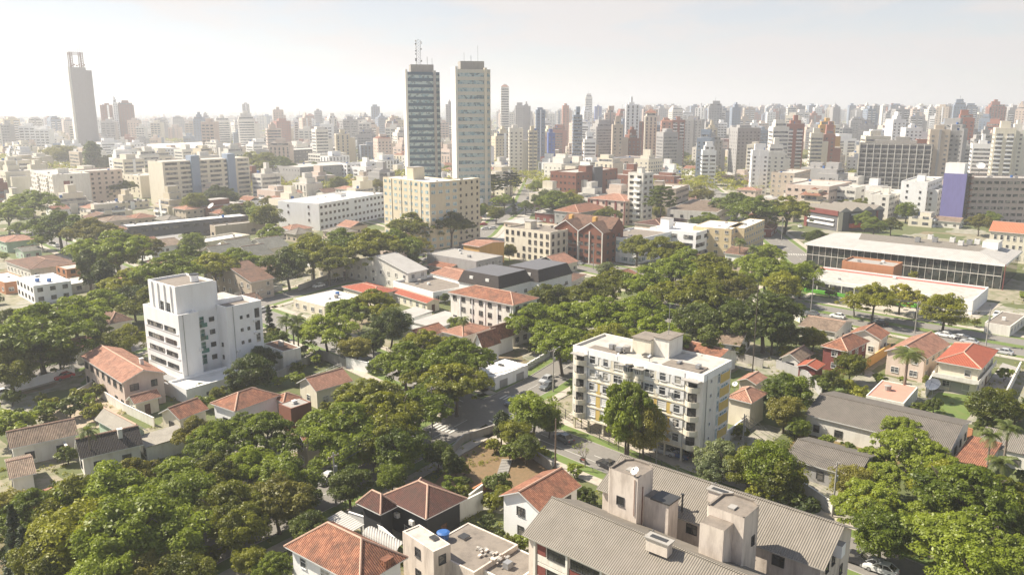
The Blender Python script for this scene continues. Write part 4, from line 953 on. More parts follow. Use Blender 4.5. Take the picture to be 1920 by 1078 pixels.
# ================================================================== near houses
def G2(p, h): return p
# the dark hipped-roof house (two hips)
D1 = house((712, 931), (799, 974), (877, 935), 4.8, 'hip', T_DK, BLACKP, 'black-walled single-storey house under a dark red hipped roof by the dry lot', rise=2.3, oh=.8, kind='dark')
x_, y_, w_, d_ = 0, 0, 0, 0
bb, ww, dd, tt = fp((666, 943), (711, 964), (745, 949), 4.6)
Dw = MB(); Dw.box(0, ww-1.2, 0, dd-1.2, 0, 4.5, BLACKP)
h2 = thing('house', 'small black-walled wing with pyramid roof left of the dark hipped house', 'house', (bb[0]+.1, bb[1]+.9, 0), R(50)); Dw.build('wall', h2); hip_roof(ww-1.2, dd-1.2, 4.6, 1.9, T_DK, .7).build('roof', h2)
for i, yy in enumerate((3.2, 6.4)): put('air_conditioner', None, h2) if False else None
for p in (2.4, 5.6): 
    b = MB(); b.box(-.55, -.05, p, p+.8, 2.5, 3.2, FRW); b.cyl(-.56, p+.4, 2.7, 2.72, .1, METD, 6); b.build('air_conditioner', D1.root)
P0, P1, Pf = G(535, 1023, 6.3), G(774, 1049, 6.3), G(634, 980, 6.3); near = (P0[0]+P1[0]-Pf[0], P0[1]+P1[1]-Pf[1])
npx = proj(near[0], near[1], 6.3)
Ho = house((535, 1023), npx, (774, 1049), 6.3, 'hip', T_OR, WHITE, 'white house under a big orange hipped roof at the bottom edge', rise=2.9, floors=2, oh=.7, th=52)
b = MB(); b.box(Ho.W*.55, Ho.W*.55+1.4, -.5, .5, 6.5, 7.4, T_OR); b.build('roof_dormer', Ho.root)
A1 = block((754.5, 995.5), (812.5, 1034), (841, 1017), 6.2, STAINW, 'pale cube annexe with a ribbed cement roof left of the flat concrete roofs', 2, roof=CONCL, par=.12, dl=4.5, name='annexe', cat='annexe', kind='dark', w=1.0)
A2 = block((826, 1008), (889, 1073), (946, 1009), 4.0, STAINW, 'low flat-roofed house with stained concrete roof and rubble on it', 1, roof=CONCD, par=.1, name='flat_roofed_house', cat='house', kind='dark', dl=4)
A3 = block((893, 1040), (960, 1095), (1000, 1040), 3.4, WHITE2, 'second low flat-roofed building with stained roof at the bottom edge', 1, roof=CONCD, par=.1, name='flat_roofed_house', cat='house', kind='dark', dl=4)
A4 = block((800, 995-3), (838, 985), (877, 962), 3.2, WHITE2, 'narrow white outbuilding behind the dark hipped house', 1, roof=CONC, par=.1, name='outbuilding', cat='outbuilding', kind='dark', sideL=False) if False else None
o = G(831, 996, 5.1); t = thing('water_tank', 'round blue water tank standing on the concrete roof edge', 'water tank', (o[0], o[1], 4.1)); q = MB(); q.cyl(0, 0, 0, .9, .7, BLUEB, 14, .85); q.build('tank', t); q = MB(); q.cyl(0, 0, .9, 1.05, .9, BLUEB, 14, .6); q.build('lid', t)
rub = MB(); rr = random.Random(3)
for i in range(26): x, y = rr.uniform(-2.5, 2.5), rr.uniform(-1, 1); s_ = rr.uniform(.12, .4); rub.box(x, x+s_, y, y+s_*1.6, 0, s_*.6, CONC if i % 2 else STAINW)
o = G(915, 1042, 4.0); t = thing('rubble_pile', 'scattered rubble on the stained concrete roof', 'rubble', (o[0], o[1], 4.02), R(-35)); rub.build('debris', t)
def shed(A, B, C, h, drop, rmat, wall, label, name='shed', cat='shed', th=None, open_=False):
    b_, W_, D_, th = fp(A, B, C, h, th); H = Bld(name, label, cat, b_, W_, D_, th); b = MB()
    if open_:
        for x in (.2, W_-.4):
            for i in range(max(2, int(D_/4)+1)): y = .2+i*(D_-.6)/max(1, int(D_/4)); b.box(x, x+.2, y, y+.2, 0, h-drop-.05, wall)
        b.build('posts', H.root)
    else: b.box(.25, W_-.25, .25, D_-.25, 0, h-drop-.02, wall); b.build('wall', H.root)
    b = MB(); slope(b, [(0, 0, h-drop), (0, D_, h-drop), (W_, D_, h), (W_, 0, h)][::-1] if False else [(0, D_, h-drop), (0, 0, h-drop), (W_, 0, h), (W_, D_, h)], rmat)
    b.f([(0, 0, h-drop-.1), (0, D_, h-drop-.1), (W_, D_, h-.1), (W_, 0, h-.1)], rmat)
    P_ = [(0, 0, h-drop), (W_, 0, h), (W_, D_, h), (0, D_, h-drop)]
    for p, q in zip(P_, P_[1:]+P_[:1]): b.f([(p[0], p[1], p[2]-.1), (q[0], q[1], q[2]-.1), q, p], rmat)
    b.build('roof', H.root)
    if not open_ and D_ > 5:
        for i in range(int(D_/3.5)): H.win('L', (i+.5)*3.5, .8, 1.2, 1.0, 'dark', .25)
    return H
# white house, orange gable (e0 near eave left end, e1 right end)
def gpx(e0, e1, r0, hE, hR, rmat, wall, label, near='R', ln=None, **kw):
    """gable whose ridge runs along x ('R' eave towards camera-right) or y ('L' eave towards camera-left), th fixed 50"""
    t = R(kw.pop('th', 50)); a, c, r = G(*e0, hE), G(*e1, hE), G(*r0, hR); ux, uy = cos(t), sin(t); vx, vy = -sin(t), cos(t); oh = kw.pop('oh', .5)
    if near == 'R':   # eave parallel x, ridge beyond in +y
        l_ = abs((c[0]-a[0])*ux+(c[1]-a[1])*uy); hw = abs((r[0]-a[0])*vx+(r[1]-a[1])*vy)
        O = (a[0]+oh*ux+oh*vx, a[1]+oh*uy+oh*vy); W_, D_ = l_-2*oh, 2*hw-2*oh; axis = 'x'
    else:             # eave parallel y; e0 is the left end, e1 the right (near) end
        l_ = abs((c[0]-a[0])*vx+(c[1]-a[1])*vy); hw = abs((r[0]-a[0])*ux+(r[1]-a[1])*uy)
        O = (a[0]-l_*vx+oh*ux+oh*vx, a[1]-l_*vy+oh*uy+oh*vy); W_, D_ = 2*hw-2*oh, l_-2*oh; axis = 'y'
    W_, D_ = max(2, W_), max(2, D_); floors = kw.get('floors', 1)
    H = Bld(kw.get('name', 'house'), label, kw.get('cat', 'house'), O, W_, D_, degrees(t)); w = MB(); w.box(0, W_, 0, D_, 0, hE, wall); half = (D_ if axis == 'x' else W_)/2; k = (hR-hE)/(half+oh); hw_ = hE+k*oh; rise = k*half
    w2 = MB()
    if axis == 'x': w.f([(0, D_, hE), (0, 0, hE), (0, D_/2, hw_+rise-.1)], wall); w.f([(W_, 0, hE), (W_, D_, hE), (W_, D_/2, hw_+rise-.1)], wall)
    else: w.f([(0, 0, hE), (W_, 0, hE), (W_/2, 0, hw_+rise-.1)], wall); w.f([(W_, D_, hE), (0, D_, hE), (W_/2, D_, hw_+rise-.1)], wall)
    w.build('wall', H.root); ro = gable_roof(W_, D_, hw_+.05, rise, axis, rmat, oh).build('roof', H.root)
    if kw.get('chim'): cx, cy2 = kw['chim']; chimney(ro, W_*cx, D_*cy2, hR-.8, 1.2)
    kind = kw.get('kind', 'dark')
    for f in range(floors):
        for side, l2 in (('R', W_), ('L', D_)):
            n = max(1, int(l2/3.5))
            for i in range(n):
                if random.random() > .1: H.win(side, (i+.5)*l2/n, f*hE/floors+.95, random.choice([1.0, 1.3]), min(1.2, hE/floors-1.3), kind)
    return H
gpx((1011, 960), (1124, 923), (971, 923), 5.8, 7.6, T_OR, WHITE, 'white two-storey house with an orange tiled gable roof beside the dry lot', 'R', floors=2, kind='dark')
house((555, 716), (592, 732), (662, 712), 4.2, 'gable', T_PK, CREAM, 'cream house with a salmon gable roof left of the big spreading tree', 'x', floors=1)
house((398, 755), (440, 772), (526, 741), 4.4, 'hip', T_OR, WHITE, 'white house with orange hipped roof and small dark window', rise=1.9, kind='dark')
house((301, 771), (336, 785), (392, 764), 3.6, 'gable', T_OR, CREAM, 'small cream house with orange gable roof beside the grey sheds', 'x', kind='dark', rise=1.4)
house((512, 746), (531, 755), (556, 741), 3.6, 'hip', T_OR, WHITE2, 'tiny white-walled house with rusty tiles beside the white hipped house', rise=1.0)
block((525, 756), (545, 766), (575, 750), 4.8, BROWN, 'small brown brick cube with a grey slab roof', 1, roof=CONC, par=.1, kind='dark', name='annexe', cat='annexe')
house((548, 812), (572, 832), (612, 816), 5.6, 'gable', T_OR, TAN, 'tan house with an orange gable roof half hidden by trees', 'x', floors=2)
gpx((150, 861), (271, 836), (129, 826), 3.4, 6.0, T_BK, WHITE2, 'white-gabled house with a steep black tiled roof and white chimney', 'R', chim=(.7, .3), th=37)
gpx((177, 786), (252, 815), (200, 767), 3.2, 4.9, CORRP, GREENP, 'long shed with pale ribbed roof and green gable end', 'L', name='shed', cat='shed')
shed((258, 812), (272, 834), (347, 812), 3.2, .5, CORRP, WHITE2, 'narrow shed with a pale single-slope roof', th=37)
gpx((17, 842), (140, 799), (0, 812), 3.6, 5.6, T_OLD, WHITE2, 'long white-walled house with a sandy tiled gable roof', 'R', kind='dark', th=36)
gpx((17, 899), (68, 884), (3, 868), 3.0, 4.2, T_OLD, WHITE2, 'small outhouse with sandy tiles at the left edge', 'R', name='outhouse', cat='outhouse', th=36)
wallrun([(50, 866), (118, 845), (128, 862)], 2.6, BRICK, 'orange brick yard wall with white coping left of the black-roofed house', cap=WHITE2, t=.3)
shed((-20, 940), (20, 962), (95, 905), 3.2, .5, T_PK, WHITE2, 'long low outhouse with salmon tiles at the left edge', 'outhouse', 'outhouse', th=36)
shed((75, 965), (90, 1010), (150, 955), 4.0, 1.2, T_PK, PINK, 'salmon tiled roof glimpsed between the big left trees', 'house', 'house')
V1 = house((150, 667), (228, 717), (282, 681), 6.6, 'gable', T_PK, PINK, 'tall pale two-storey house with a wide terracotta roof and slanted side wall', 'y', rise=1.5, floors=2, kind='dark', chim=(.75, .25))
t = MB(); t.f([(-.25, V1.D, 0), (-.25, V1.D-5, 0), (-.25, V1.D-.2, 8), (-.25, V1.D, 8)][::-1], PINK)
house((236, 747), (251, 755), (286, 733), 3.4, 'gable', T_PK, CREAM, 'small tiled entrance annexe in front of the tall terracotta house', 'x', name='annexe', cat='annexe', rise=.9)
b = MB(); P_ = G(292, 742); t = thing('pergola', 'weathered wooden pergola beside the terracotta-roofed house', 'pergola', (P_[0], P_[1], 0), R(50))
for i in range(9): b.box(-.2, 5, i*.6, i*.6+.12, 2.6, 2.75, WOOD)
b.build('slats', t); b = MB()
for x in (0, 4.6):
    for y in (0, 4.8): b.box(x, x+.15, y, y+.15, 0, 2.6, WOOD)
b.build('posts', t)
house((1752, 677), (1841, 693), (1873, 657), 6.3, 'hip', T_RD, CREAM, 'cream two-storey villa with a bright red hipped roof and balcony ring', rise=1.8, floors=2, oh=.7, th=49.5)
VI = THINGS[-1]; H = Bld('x', 'x', 'x', (0, 0), .1, .1) if False else None
bb, ww, dd, tt = fp((1752, 677), (1841, 693), (1873, 657), 6.3, 49.5)
b = MB(); b.box(-1.3, ww-.5, -.6, -.05, 3.0, 3.2, WHITE2); b.box(-1.5, -.05, -.05, dd-.6, 3.0, 3.2, WHITE2); b.box(-1.5, -1.38, -.6, dd-.6, 3.2, 4.0, WHITE2); b.box(-1.38, ww-.5, -.6, -.5, 3.2, 4.0, WHITE2)
o = b.build('balcony', VI); put('garage_door', winmesh('garage', 3.4, 2.1), VI, (-.06, dd*.35, .1), -pi/2)
house((1660, 655), (1737, 672), (1783, 644), 5.8, 'gable', T_PK, PINK, 'pinkish two-storey house with a wide salmon gable roof behind a palm', 'x', rise=2.0, floors=2)
house((1534, 651), (1590, 660), (1631, 640), 5.6, 'hip', T_OR, REDP, 'deep red house with white window and orange hipped roof', rise=2.0, floors=2)
house((1600, 618), (1652, 636), (1677, 624), 4.6, 'gable', T_OR, WHITE2, 'white-walled house with an orange gable roof beside the avenue', 'x', rise=1.6)
house((1502, 607), (1568, 623), (1602, 603), 4.0, 'gable', T_OLD, WHITE2, 'low white house with a worn brown roof beside the avenue', 'y', rise=1.3)
house((1461, 669), (1500, 677), (1526, 660), 3.2, 'gable', T_OLD, WHITE2, 'old small house with mossy sandy tiles under dark trees', 'x', rise=1.2, kind='dark')
house((1506, 676), (1532, 693), (1550, 682), 2.8, 'gable', T_RD, REDP, 'small red lean-to with bright red tiles beside the mossy house', 'x', rise=.6, name='lean_to', cat='lean-to', kind='dark')
house((1320, 632), (1388, 648), (1412, 624), 4.0, 'gable', T_OLD, WHITE, 'white bungalow with a weathered brown roof behind the balcony block', 'y', rise=1.9, kind='dark', chim=(.4, .45))
house((1273, 657), (1345, 675), (1366, 654), 4.2, 'gable', T_OR, WHITE2, 'orange-roofed cottage close behind the balcony block', 'y', rise=1.3)
house((1362, 744), (1410, 757), (1440, 738), 5.4, 'hip', T_PK, CREAM, 'yellowish square house with salmon hipped roof right of the balcony block', rise=1.5, floors=1, wpos=False)
house((1380, 712), (1418, 720), (1440, 706), 3.2, 'gable', T_PK, PINK, 'low salmon-roofed outhouse behind the yellowish house', 'x', rise=.7, name='outhouse', cat='outhouse', wpos=False)
Gs = gpx((1507, 777), (1787, 838), (1521, 734), 3.8, 5.6, CORRD, WHITE2, 'long pale shed with dark corrugated roof and a row of square windows', 'L', name='shed', cat='shed', oh=.4)
gpx((1470, 858), (1600, 905), (1478, 818), 3.0, 4.5, CORRD, GREY, 'lower dark-roofed shed below the long grey shed', 'L', name='shed', cat='shed', oh=.4)
gpx((1597, 880), (1618, 896), (1607, 862), 2.6, 3.5, T_BR, GREY, 'tiny brown-tiled garden hut between the sheds', 'L', name='garden_hut', cat='hut')
shed((1797, 842), (1850, 868), (1880, 830), 3.6, .9, T_OR, WHITE2, 'white-walled house with an orange single-slope roof at the right edge', 'house', 'house')
shed((1838, 815), (1930, 850), (1945, 820), 3.4, .4, CORR, WHITE2, 'low house with sandy corrugated roof at the right edge', 'house', 'house')
block((1625, 740), (1695, 756), (1722, 725), 2.8, WHITE2, 'low white annexe with a salmon painted roof terrace', 1, roof=flat('salmon_painted_roof', (.55, .27, .2)), par=.15, sideL=False, sideR=False, name='annexe', cat='annexe')
wallrun([(1535, 660), (1455, 690), (1512, 712), (1540, 745)][1:], 2.0, GREY, 'grey garden wall behind the long shed')
wallrun([(1655, 742), (1600, 800-30)], 2.2, OCHRE, 'ochre garden wall between the red house and the pinkish house') if False else wallrun([(1610, 700), (1668, 662)], 2.4, OCHRE, 'ochre garden wall between the red house and the pinkish house')
wallrun([(1696, 780), (1822, 822)], 1.8, BRICK, 'orange brick garden wall right of the salmon terrace')
wallrun([(1880, 760), (1912, 695)], 2.2, WHITE2, 'pale driveway wall right of the red-roofed villa')
wallrun([(1735, 745), (1755, 708)], 3.0, WHITE2, 'pale wall between the pinkish house and the red-roofed villa')
dish(1750, 722, 3.4, 1.5, 'large white dish in the garden left of the red-roofed villa', 0, 215, FRW)
# centre
MBH = gpx((765, 513), (806, 505), (726, 476), 6.0, 10.0, CORRW, WHITE2, 'pale pink-white house with a broad gable and grey-white roof', 'R', floors=2, kind='std', th=50)
block((737, 527), (812, 548), (848, 524), 3.6, WHITE, 'white flat-roofed annexe with terrace in front of the white gabled house', 1, roof=CONCD, par=.8, sideL=False, kind='std', name='annexe', cat='annexe')
house((640, 538), (700, 554), (722, 538), 3.6, 'hip', T_RD, CREAM, 'low cream house with red hipped roof in front of the white gabled house', rise=1.2)
house((726, 545), (800, 568), (812, 558), 3.2, 'gable', T_RD, CREAM, 'narrow red-roofed row beside a lawn left of the ribbed four-storey block', 'y', rise=.7)
block((556, 558), (608, 574), (655, 550), 3.4, CREAM, 'low house with a flat white roof beside the curved street', 1, roof=WROOF, par=.1, kind='std', name='flat_roofed_house', cat='house')
block((826, 470), (893, 490), (920, 476), 6.8, GREY, 'house with a blank purple-grey wall behind the pale gabled house', 2, roof=CONC, par=.2, sideL=False, name='flat_roofed_house', cat='house')
house((866, 458), (899, 463), (924, 450), 8.2, 'gable', T_PK, OCHRE, 'ochre upper storey with salmon roof behind the purple-grey wall', 'y', rise=.8, kind='std')
house((806, 512), (862, 526), (884, 508), 4.0, 'gable', T_PK, TAN, 'long terracotta-roofed house right of the white gabled house', 'y', rise=1.2)
house((795, 498), (840, 504), (858, 490), 3.6, 'gable', T_OR, TAN, 'orange-roofed house behind the long terracotta one', 'y', rise=1.1)
PB = block((874, 541), (962, 572), (990, 556), 11.0, WHITE2, 'four-storey off-white block with terracotta roof and white drainpipes', 4, par=.1, kind='dark', dl=2.8, w=1.2)
hip_roof(PB.W, PB.D, 11.05, 1.8, T_OR, .5).build('roof', PB.root)
for i in range(5): b = MB(); y = .8+i*PB.D/5; b.box(-.16, -.004, y-.12, y+.12, 0, 10.9, WHITE); b.build('rib', PB.root)
gpx((905, 655), (960, 648), (888, 628), 4.2, 7.6, T_OR, WHITE, 'white half-timbered house with steep orange gable roof', 'R', kind='dark')
gpx((930, 640), (985, 632), (915, 615), 4.0, 7.2, T_OR, WHITE, 'steep gabled half-timbered house behind the other orange gabled one', 'R', kind='dark')
block((899, 690), (928, 708), (990, 684), 3.0, WHITE, 'long low white garage with flat pale roof facing the street', 1, roof=WROOF, par=.1, sideL=False, kind='garage', w=2.4, wh=2, dr=5, z1=.05, name='garage', cat='garage')
house((752, 624), (790, 634), (815, 612), 4.0, 'gable', T_OR, WHITE2, 'white house with orange roof behind the big spreading tree', 'x', rise=1.3)
shed((770, 600), (820, 612), (858, 588), 4.6, .5, CORRW, WHITE, 'long pale hall with white single-slope roof beyond the spreading tree', 'hall', 'hall')
shed((735, 586), (770, 594), (800, 580), 3.6, .5, CORRW, WHITE, 'small white hall left of the longer pale hall', 'hall', 'hall')
house((822, 622), (868, 632), (905, 610), 4.0, 'hip', T_PK, WHITE2, 'salmon-roofed house in front of the ribbed four-storey block', rise=1.3)
block((492, 644), (530, 659), (556, 648), 5.2, WHITE2, 'white box house with blank walls right of the stepped white block', 2, roof=T_BR, par=.1, sideR=False, name='flat_roofed_house', cat='house', dl=6)
block((563, 705), (575, 714), (600, 690), 2.6, WHITE2, 'small pale shed in the walled yard', 1, roof=CORRW, par=.1, name='shed', cat='shed') if False else None
def mansard(A, B, C, h, label):
    b_, W_, D_, th = fp(A, B, C, h); H = Bld('house', label, 'house', b_, W_, D_, th); b = MB(); b.box(0, W_, 0, D_, 0, h-3.6, WHITE); b.build('wall', H.root)
    H.grid('L', [(i+.5)*D_/4 for i in range(4)], [1.0, 3.6], 1.4, 1.2, 'std'); H.grid('R', [(i+.5)*W_/3 for i in range(3)], [1.0, 3.6], 1.4, 1.2, 'std')
    b = MB(); i_ = 1.1; z0, z1 = h-3.6, h; P_ = [(-.3, -.3), (W_+.3, -.3), (W_+.3, D_+.3), (-.3, D_+.3)]; Q_ = [(i_, i_), (W_-i_, i_), (W_-i_, D_-i_), (i_, D_-i_)]
    for k in range(4): slope(b, [(*P_[k], z0), (*P_[(k+1) % 4], z0), (*Q_[(k+1) % 4], z1), (*Q_[k], z1)], T_BK)
    b.f([(*q, z1) for q in Q_], DGREY); b.f([(*q, z0) for q in P_[::-1]], FRW); b.build('roof', H.root)
    for y in (.3, .7): b = MB(); b.box(.3, .9, D_*y-.7, D_*y+.7, h-2.6, h-1.2, FRW); b.build('skylight', H.root)
mansard((900, 498), (935, 520), (962, 500), 10.5, 'white house under a dark mansard roof, left one of a pair')
mansard((962, 494), (1010, 508), (1042, 488), 10.5, 'white house under a dark mansard roof, right one of a pair')
house((990, 525), (1060, 535), (1100, 515), 3.8, 'hip', T_BR, WHITE2, 'low hipped house with reddish-brown tiles below the twin-gabled brown block', rise=1.4)
# left
gpx((470, 530), (510, 520), (455, 490), 6.0, 10.0, T_BR, TAN, 'tan chalet with steep brown gable roof and white bargeboards', 'R', floors=2, kind='std')
for i, (px, py) in enumerate(((405, 470), (440, 458), (470, 470), (500, 455), (425, 485))):
    gpx((px, py+12), (px+38, py+4), (px-12, py-8), 5.5, 8.6, T_GR, CREAM, ['grey-shingled steep gabled house at the left end of its row', 'second grey-shingled gabled house of its row, behind', 'middle grey-shingled gabled house beside the chalet', 'rear right grey-shingled gabled house by the long white block', 'front grey-shingled gabled house above the tree row'][i], 'R', kind='std')
block((30, 520), (62, 536), (105, 514), 6.0, WHITE, 'white two-storey house with pale hipped cap at the left edge', 2, roof=WROOF, par=.2, kind='dark', name='flat_roofed_house', cat='house')
block((112, 498), (124, 505), (158, 494), 5.0, BRICK, 'orange brick cube house with flat grey roof', 2, roof=CONCL, par=.3, kind='dark', name='flat_roofed_house', cat='house')
block((88, 528), (112, 536), (155, 517), 3.2, WHITE2, 'low pale flat-roofed annexe right of the white two-storey house', 1, roof=WROOF, par=.2, kind='dark', name='annexe', cat='annexe')
house((8, 490), (55, 506), (120, 484), 3.8, 'hip', T_BR, WHITE2, 'broad brown hipped roof on a low white house at the left', rise=1.6)
block((0, 512), (8, 530), (30, 515), 4.0, BRICK, 'brick and cream flat house at the left edge', 1, roof=WROOF, par=.2, name='flat_roofed_house', cat='house')
house((-20, 448), (10, 455), (42, 440), 4.5, 'hip', T_PK, GREENP, 'pale green house with pink hipped roof by the left junction', rise=1.3)
house((32, 466), (42, 472), (62, 462), 3.5, 'gable', T_GR, GREENP, 'little mint-green gabled house at the left junction', 'x', rise=1.0)
house((163, 592), (204, 609), (221, 588), 5.0, 'hip', T_BR, CREAM, 'cream house with dark brown hipped roof among the left trees', rise=2.2)
house((105, 640), (140, 655), (165, 632), 4.0, 'gable', T_PK, WHITE2, 'white house behind the big left street trees', 'x', rise=1.2)
house((270, 500-10), (300, 498), (330, 485), 4.0, 'hip', T_PK, WHITE2, 'salmon-roofed house hidden behind the left tree row', rise=1.2)
house((430, 560), (452, 568), (480, 556), 3.6, 'gable', T_BR, CREAM, 'brown-roofed bungalow behind the stepped white block', 'x', rise=1.3)
house((596, 500), (620, 506), (650, 492), 3.8, 'hip', T_PK, CREAM, 'pink-roofed house behind the curved street trees', rise=1.2)
# walls, fences
wallrun([(30, 735), (110, 712), (140, 700)], 2.0, WHITE, 'white street wall left of the terracotta-roofed house', posts=5)
wallrun([(140, 752), (185, 725)], 2.0, WHITE2, 'low pale wall beside the bare yard')
wallrun([(190, 745), (232, 772), (290, 800)], 1.8, WHITE2, 'stained white wall between the terracotta house and the sheds')
wallrun([(520, 715), (600, 672), (650, 690)], 2.2, CONC, 'mossy concrete wall around the walled yard', posts=4)
wallrun([(650, 690), (690, 700), (705, 690)], 2.6, WHITE, 'pale blue-white wall beside the corner of the yard')
wallrun([(835, 865), (870, 830), (925, 812)], 1.6, CONC, 'low concrete wall along the upper side of the dry lot')
wallrun([(925, 812), (1000, 860), (1035, 885)], 1.8, CONC, 'low concrete wall between the dry lot and the street')
wallrun([(880, 935), (930, 905), (958, 925)], 1.4, BRICK, 'short brick wall at the lower end of the dry lot')
wallrun([(1050, 655), (985, 628)], 2.2, WHITE2, 'pale wall behind the half-timbered houses')
wallrun([(985, 695), (1030, 668)], 1.4, WHITE, 'white street wall right of the long garage', posts=2.5)
wallrun([(655, 985), (700, 1000), (745, 1040)], 2.2, WHITE, 'white yard wall between the two hipped houses')
wallrun([(880, 950), (905, 930)], 2.0, WHITE2, 'pale wall beside the dark hipped house')
wallrun([(820, 1000), (905, 955)], 3.0, WHITE2, 'long pale yard wall below the dark hipped house')
wallrun([(440, 560), (480, 550), (530, 545)], 1.8, WHITE2, 'pale wall in front of the brown chalet')
wallrun([(560, 545), (640, 515), (700, 498)], 1.8, CONC, 'grey wall along the curved street behind the tree row')
wallrun([(1380, 560), (1470, 590), (1500, 605)], 1.8, WHITE2, 'pale wall along the avenue behind the tiered pine')
wallrun([(1430, 690), (1370, 672)], 2.0, CONC, 'mossy wall behind the bungalow')
wallrun([(1310, 870), (1400, 800), (1425, 765)], 2.2, WHITE2, 'white wall right of the yellow and white balcony block')
wallrun([(1440, 880), (1560, 965)], 2.0, WHITE2, 'pale wall with cables behind the rear corrugated block') 
mesh_fence([(1046, 778), (1090, 805), (1160, 845), (1240, 885), (1300, 915)], 2.1, 'dark street railing in front of the pillared balcony block', rails=4)
mesh_fence([(1150, 820), (1185, 838)], 2.2, 'gate frame of the balcony block')
mesh_fence([(740, 990), (800, 1030)], 1.6, 'white spiked railing beside the dark hipped house', m=FRW)
mesh_fence([(570, 720), (640, 690)], 1.2, 'white railing on top of the yard wall', m=FRW)
def tubecan(px, py, z, ln, ang, label):
    o = G(px, py, z); t = thing('awning', label, 'awning', (o[0], o[1], 0), R(ang)); b = MB(); n = 8
    for i in range(n):
        a0, a1 = pi*i/n, pi*(i+1)/n
        b.f([(0, 1.1*cos(a0), z+.9*sin(a0)-.4), (ln, 1.1*cos(a0), z+.9*sin(a0)-.4), (ln, 1.1*cos(a1), z+.9*sin(a1)-.4), (0, 1.1*cos(a1), z+.9*sin(a1)-.4)], CORRW)
    b.build('canopy', t); b = MB()
    for x in (.2, ln-.2):
        for y in (-1.05, 1.05): b.cyl(x, y, 0, z-.4, .05, METAL, 5)
    b.build('posts', t)
tubecan(690, 993, 2.8, 7, -40, 'long arched white awning between the hipped houses')
shed((612, 968), (655, 995), (680, 985), 2.8, .3, CORRW, METAL, 'open carport with white sheet roof above the orange hipped house', 'carport', 'carport', open_=True)
YC = plaster('warm_yellow_plaster', (.66, .53, .32), .3)
# ================================================================== middle distance
block((534, 375), (597.5, 382), (720, 362), 13.5, WHITE, 'long four-storey white apartment block with brown windows', 4, roof=WROOF, par=.3, kind='brown', dr=3.4, w=1.6, dl=9, lw=.8, box=(.55, .4, 5, 4, 1.4))
Bs = block((718, 332), (805, 342), (841, 336), 29, BEIGE, 'tall beige slab block with columns of pale windows', 10, roof=WROOF, par=.3, kind='blue', dl=3.9, dr=3.2, w=2.0, wh=1.3, box=(.2, .45, 6, 5, 5), base=GREY)
for i in range(4): b = MB(); y = Bs.D*(.18+.21*i); b.box(-.3, -.004, y-.2, y+.2, 3, 28.8, CREAM); b.build('rib', Bs.root)
block((846, 336), (858, 338), (888, 333), 28, BEIGE, 'second beige block close behind the tall beige slab', 10, roof=WROOF, par=.3, kind='brown', dr=3, w=1.0)
Bb = block((287, 301), (304, 304), (434, 293), 27, CREAM, 'cream nine-storey block with blue vertical ribs and long dark window rows', 9, roof=CONCL, par=.3, sideR=False, sideL=False)
for f in range(9):
    z = 1.2+f*2.95
    for i in range(6):
        b = Bb.W; Bb.win('R', b*(.09+.166*i), z, b*.13, 1.35, 'dband')
    b = MB(); b.box(0, Bb.W, -.25, -.1, z-1.0, z-.1, CREAM); b.build('floor_band', Bb.root)
for x in (.3, .72): b = MB(); b.box(Bb.W*x, Bb.W*x+5.5, -1.6, -.004, 0, 30, BLUEP); b.box(Bb.W*x, Bb.W*x+5.5, 0, 5, 27.01, 30, BLUEP); b.build('stair_tower', Bb.root)
block((246, 325), (262, 330), (291, 326), 15, CREAM, 'cream six-storey block with blank end left of the blue ribs', 5, roof=CONCL, sideR=False, kind='brown', dl=6, w=.8)
Cb = block((56, 318), (97, 328), (146, 320), 21, WHITE2, 'cream seven-storey block with stacked balconies on its end', 7, roof=CONCL, kind='brown', dr=14, w=1.0, dl=4, box=(.35, .3, 6, 5, 2))
block((140, 318), (152, 322), (204, 315), 21, PINK, 'pale rear half of the seven-storey balcony block with rows of small windows', 7, roof=CONCL, kind='brown', dr=3.8, w=1.3)
for f in range(1, 7):
    for y in (.2, .62): b = MB(); b.box(-1.2, -.004, Cb.D*y, Cb.D*y+4.5, f*2.9, f*2.9+1.0, WHITE2); b.build('balcony', Cb.root)
b = MB(); b.box(Cb.W*.28, Cb.W*.28+3.4, -.1, -.004, 3, 17, REDP); b.build('coloured_panel', Cb.root)
block((256, 275), (272, 280), (321, 277), 17, WHITE, 'white block with dark stairwell beyond the blue-ribbed block', 5, roof=CONCL, kind='dark', dr=3.2, w=1.2)
block((325, 268), (352, 278), (407, 268), 14, CREAM, 'low broad cream hall with shallow roof behind the blue ribs', 3, roof=WROOF, kind='dband', dr=8, w=5, sideL=False)
block((524, 308), (562, 314), (588, 300), 15, GREY, 'plain blue-grey block among dark trees', 4, roof=CONCL, kind='std', dl=3.5, w=1)
block((645, 305), (650, 307), (718, 303), 16, WHITE, 'white five-storey block left of the dark banded tower', 5, roof=CONCL, kind='brown', dr=3.6, w=1.7)
block((590, 287), (600, 289), (660, 287), 17, WHITE2, 'white block with dark balconies and brown central shaft', 5, roof=CONCL, kind='dark', dr=4, w=2.6)
block((492, 280), (520, 283), (588, 272), 18, DGREY, 'dark grey and white modern block beyond the wooded knoll', 5, roof=CONCL, kind='std', dr=4, w=2)
Sc = block((232, 420), (240, 425), (465, 404), 7.5, DGREY, 'long two-storey charcoal school building with pale rooftop', 2, roof=WROOF, par=.3, kind='dark', dr=4.6, w=2.8, wh=1.3, name='school', cat='school')
block((400, 421), (403, 424), (497, 414), 5.5, TAN, 'low tan brick hall with flat roof below the charcoal school', 1, roof=CONCL, par=.4, kind='dark', dr=12, w=2, name='hall', cat='hall')
block((353, 449), (372, 456), (469, 440), 5, CREAM, 'low cream hall with white flat roof', 1, roof=WROOF, par=.8, sideR=False, sideL=False, name='hall', cat='hall')
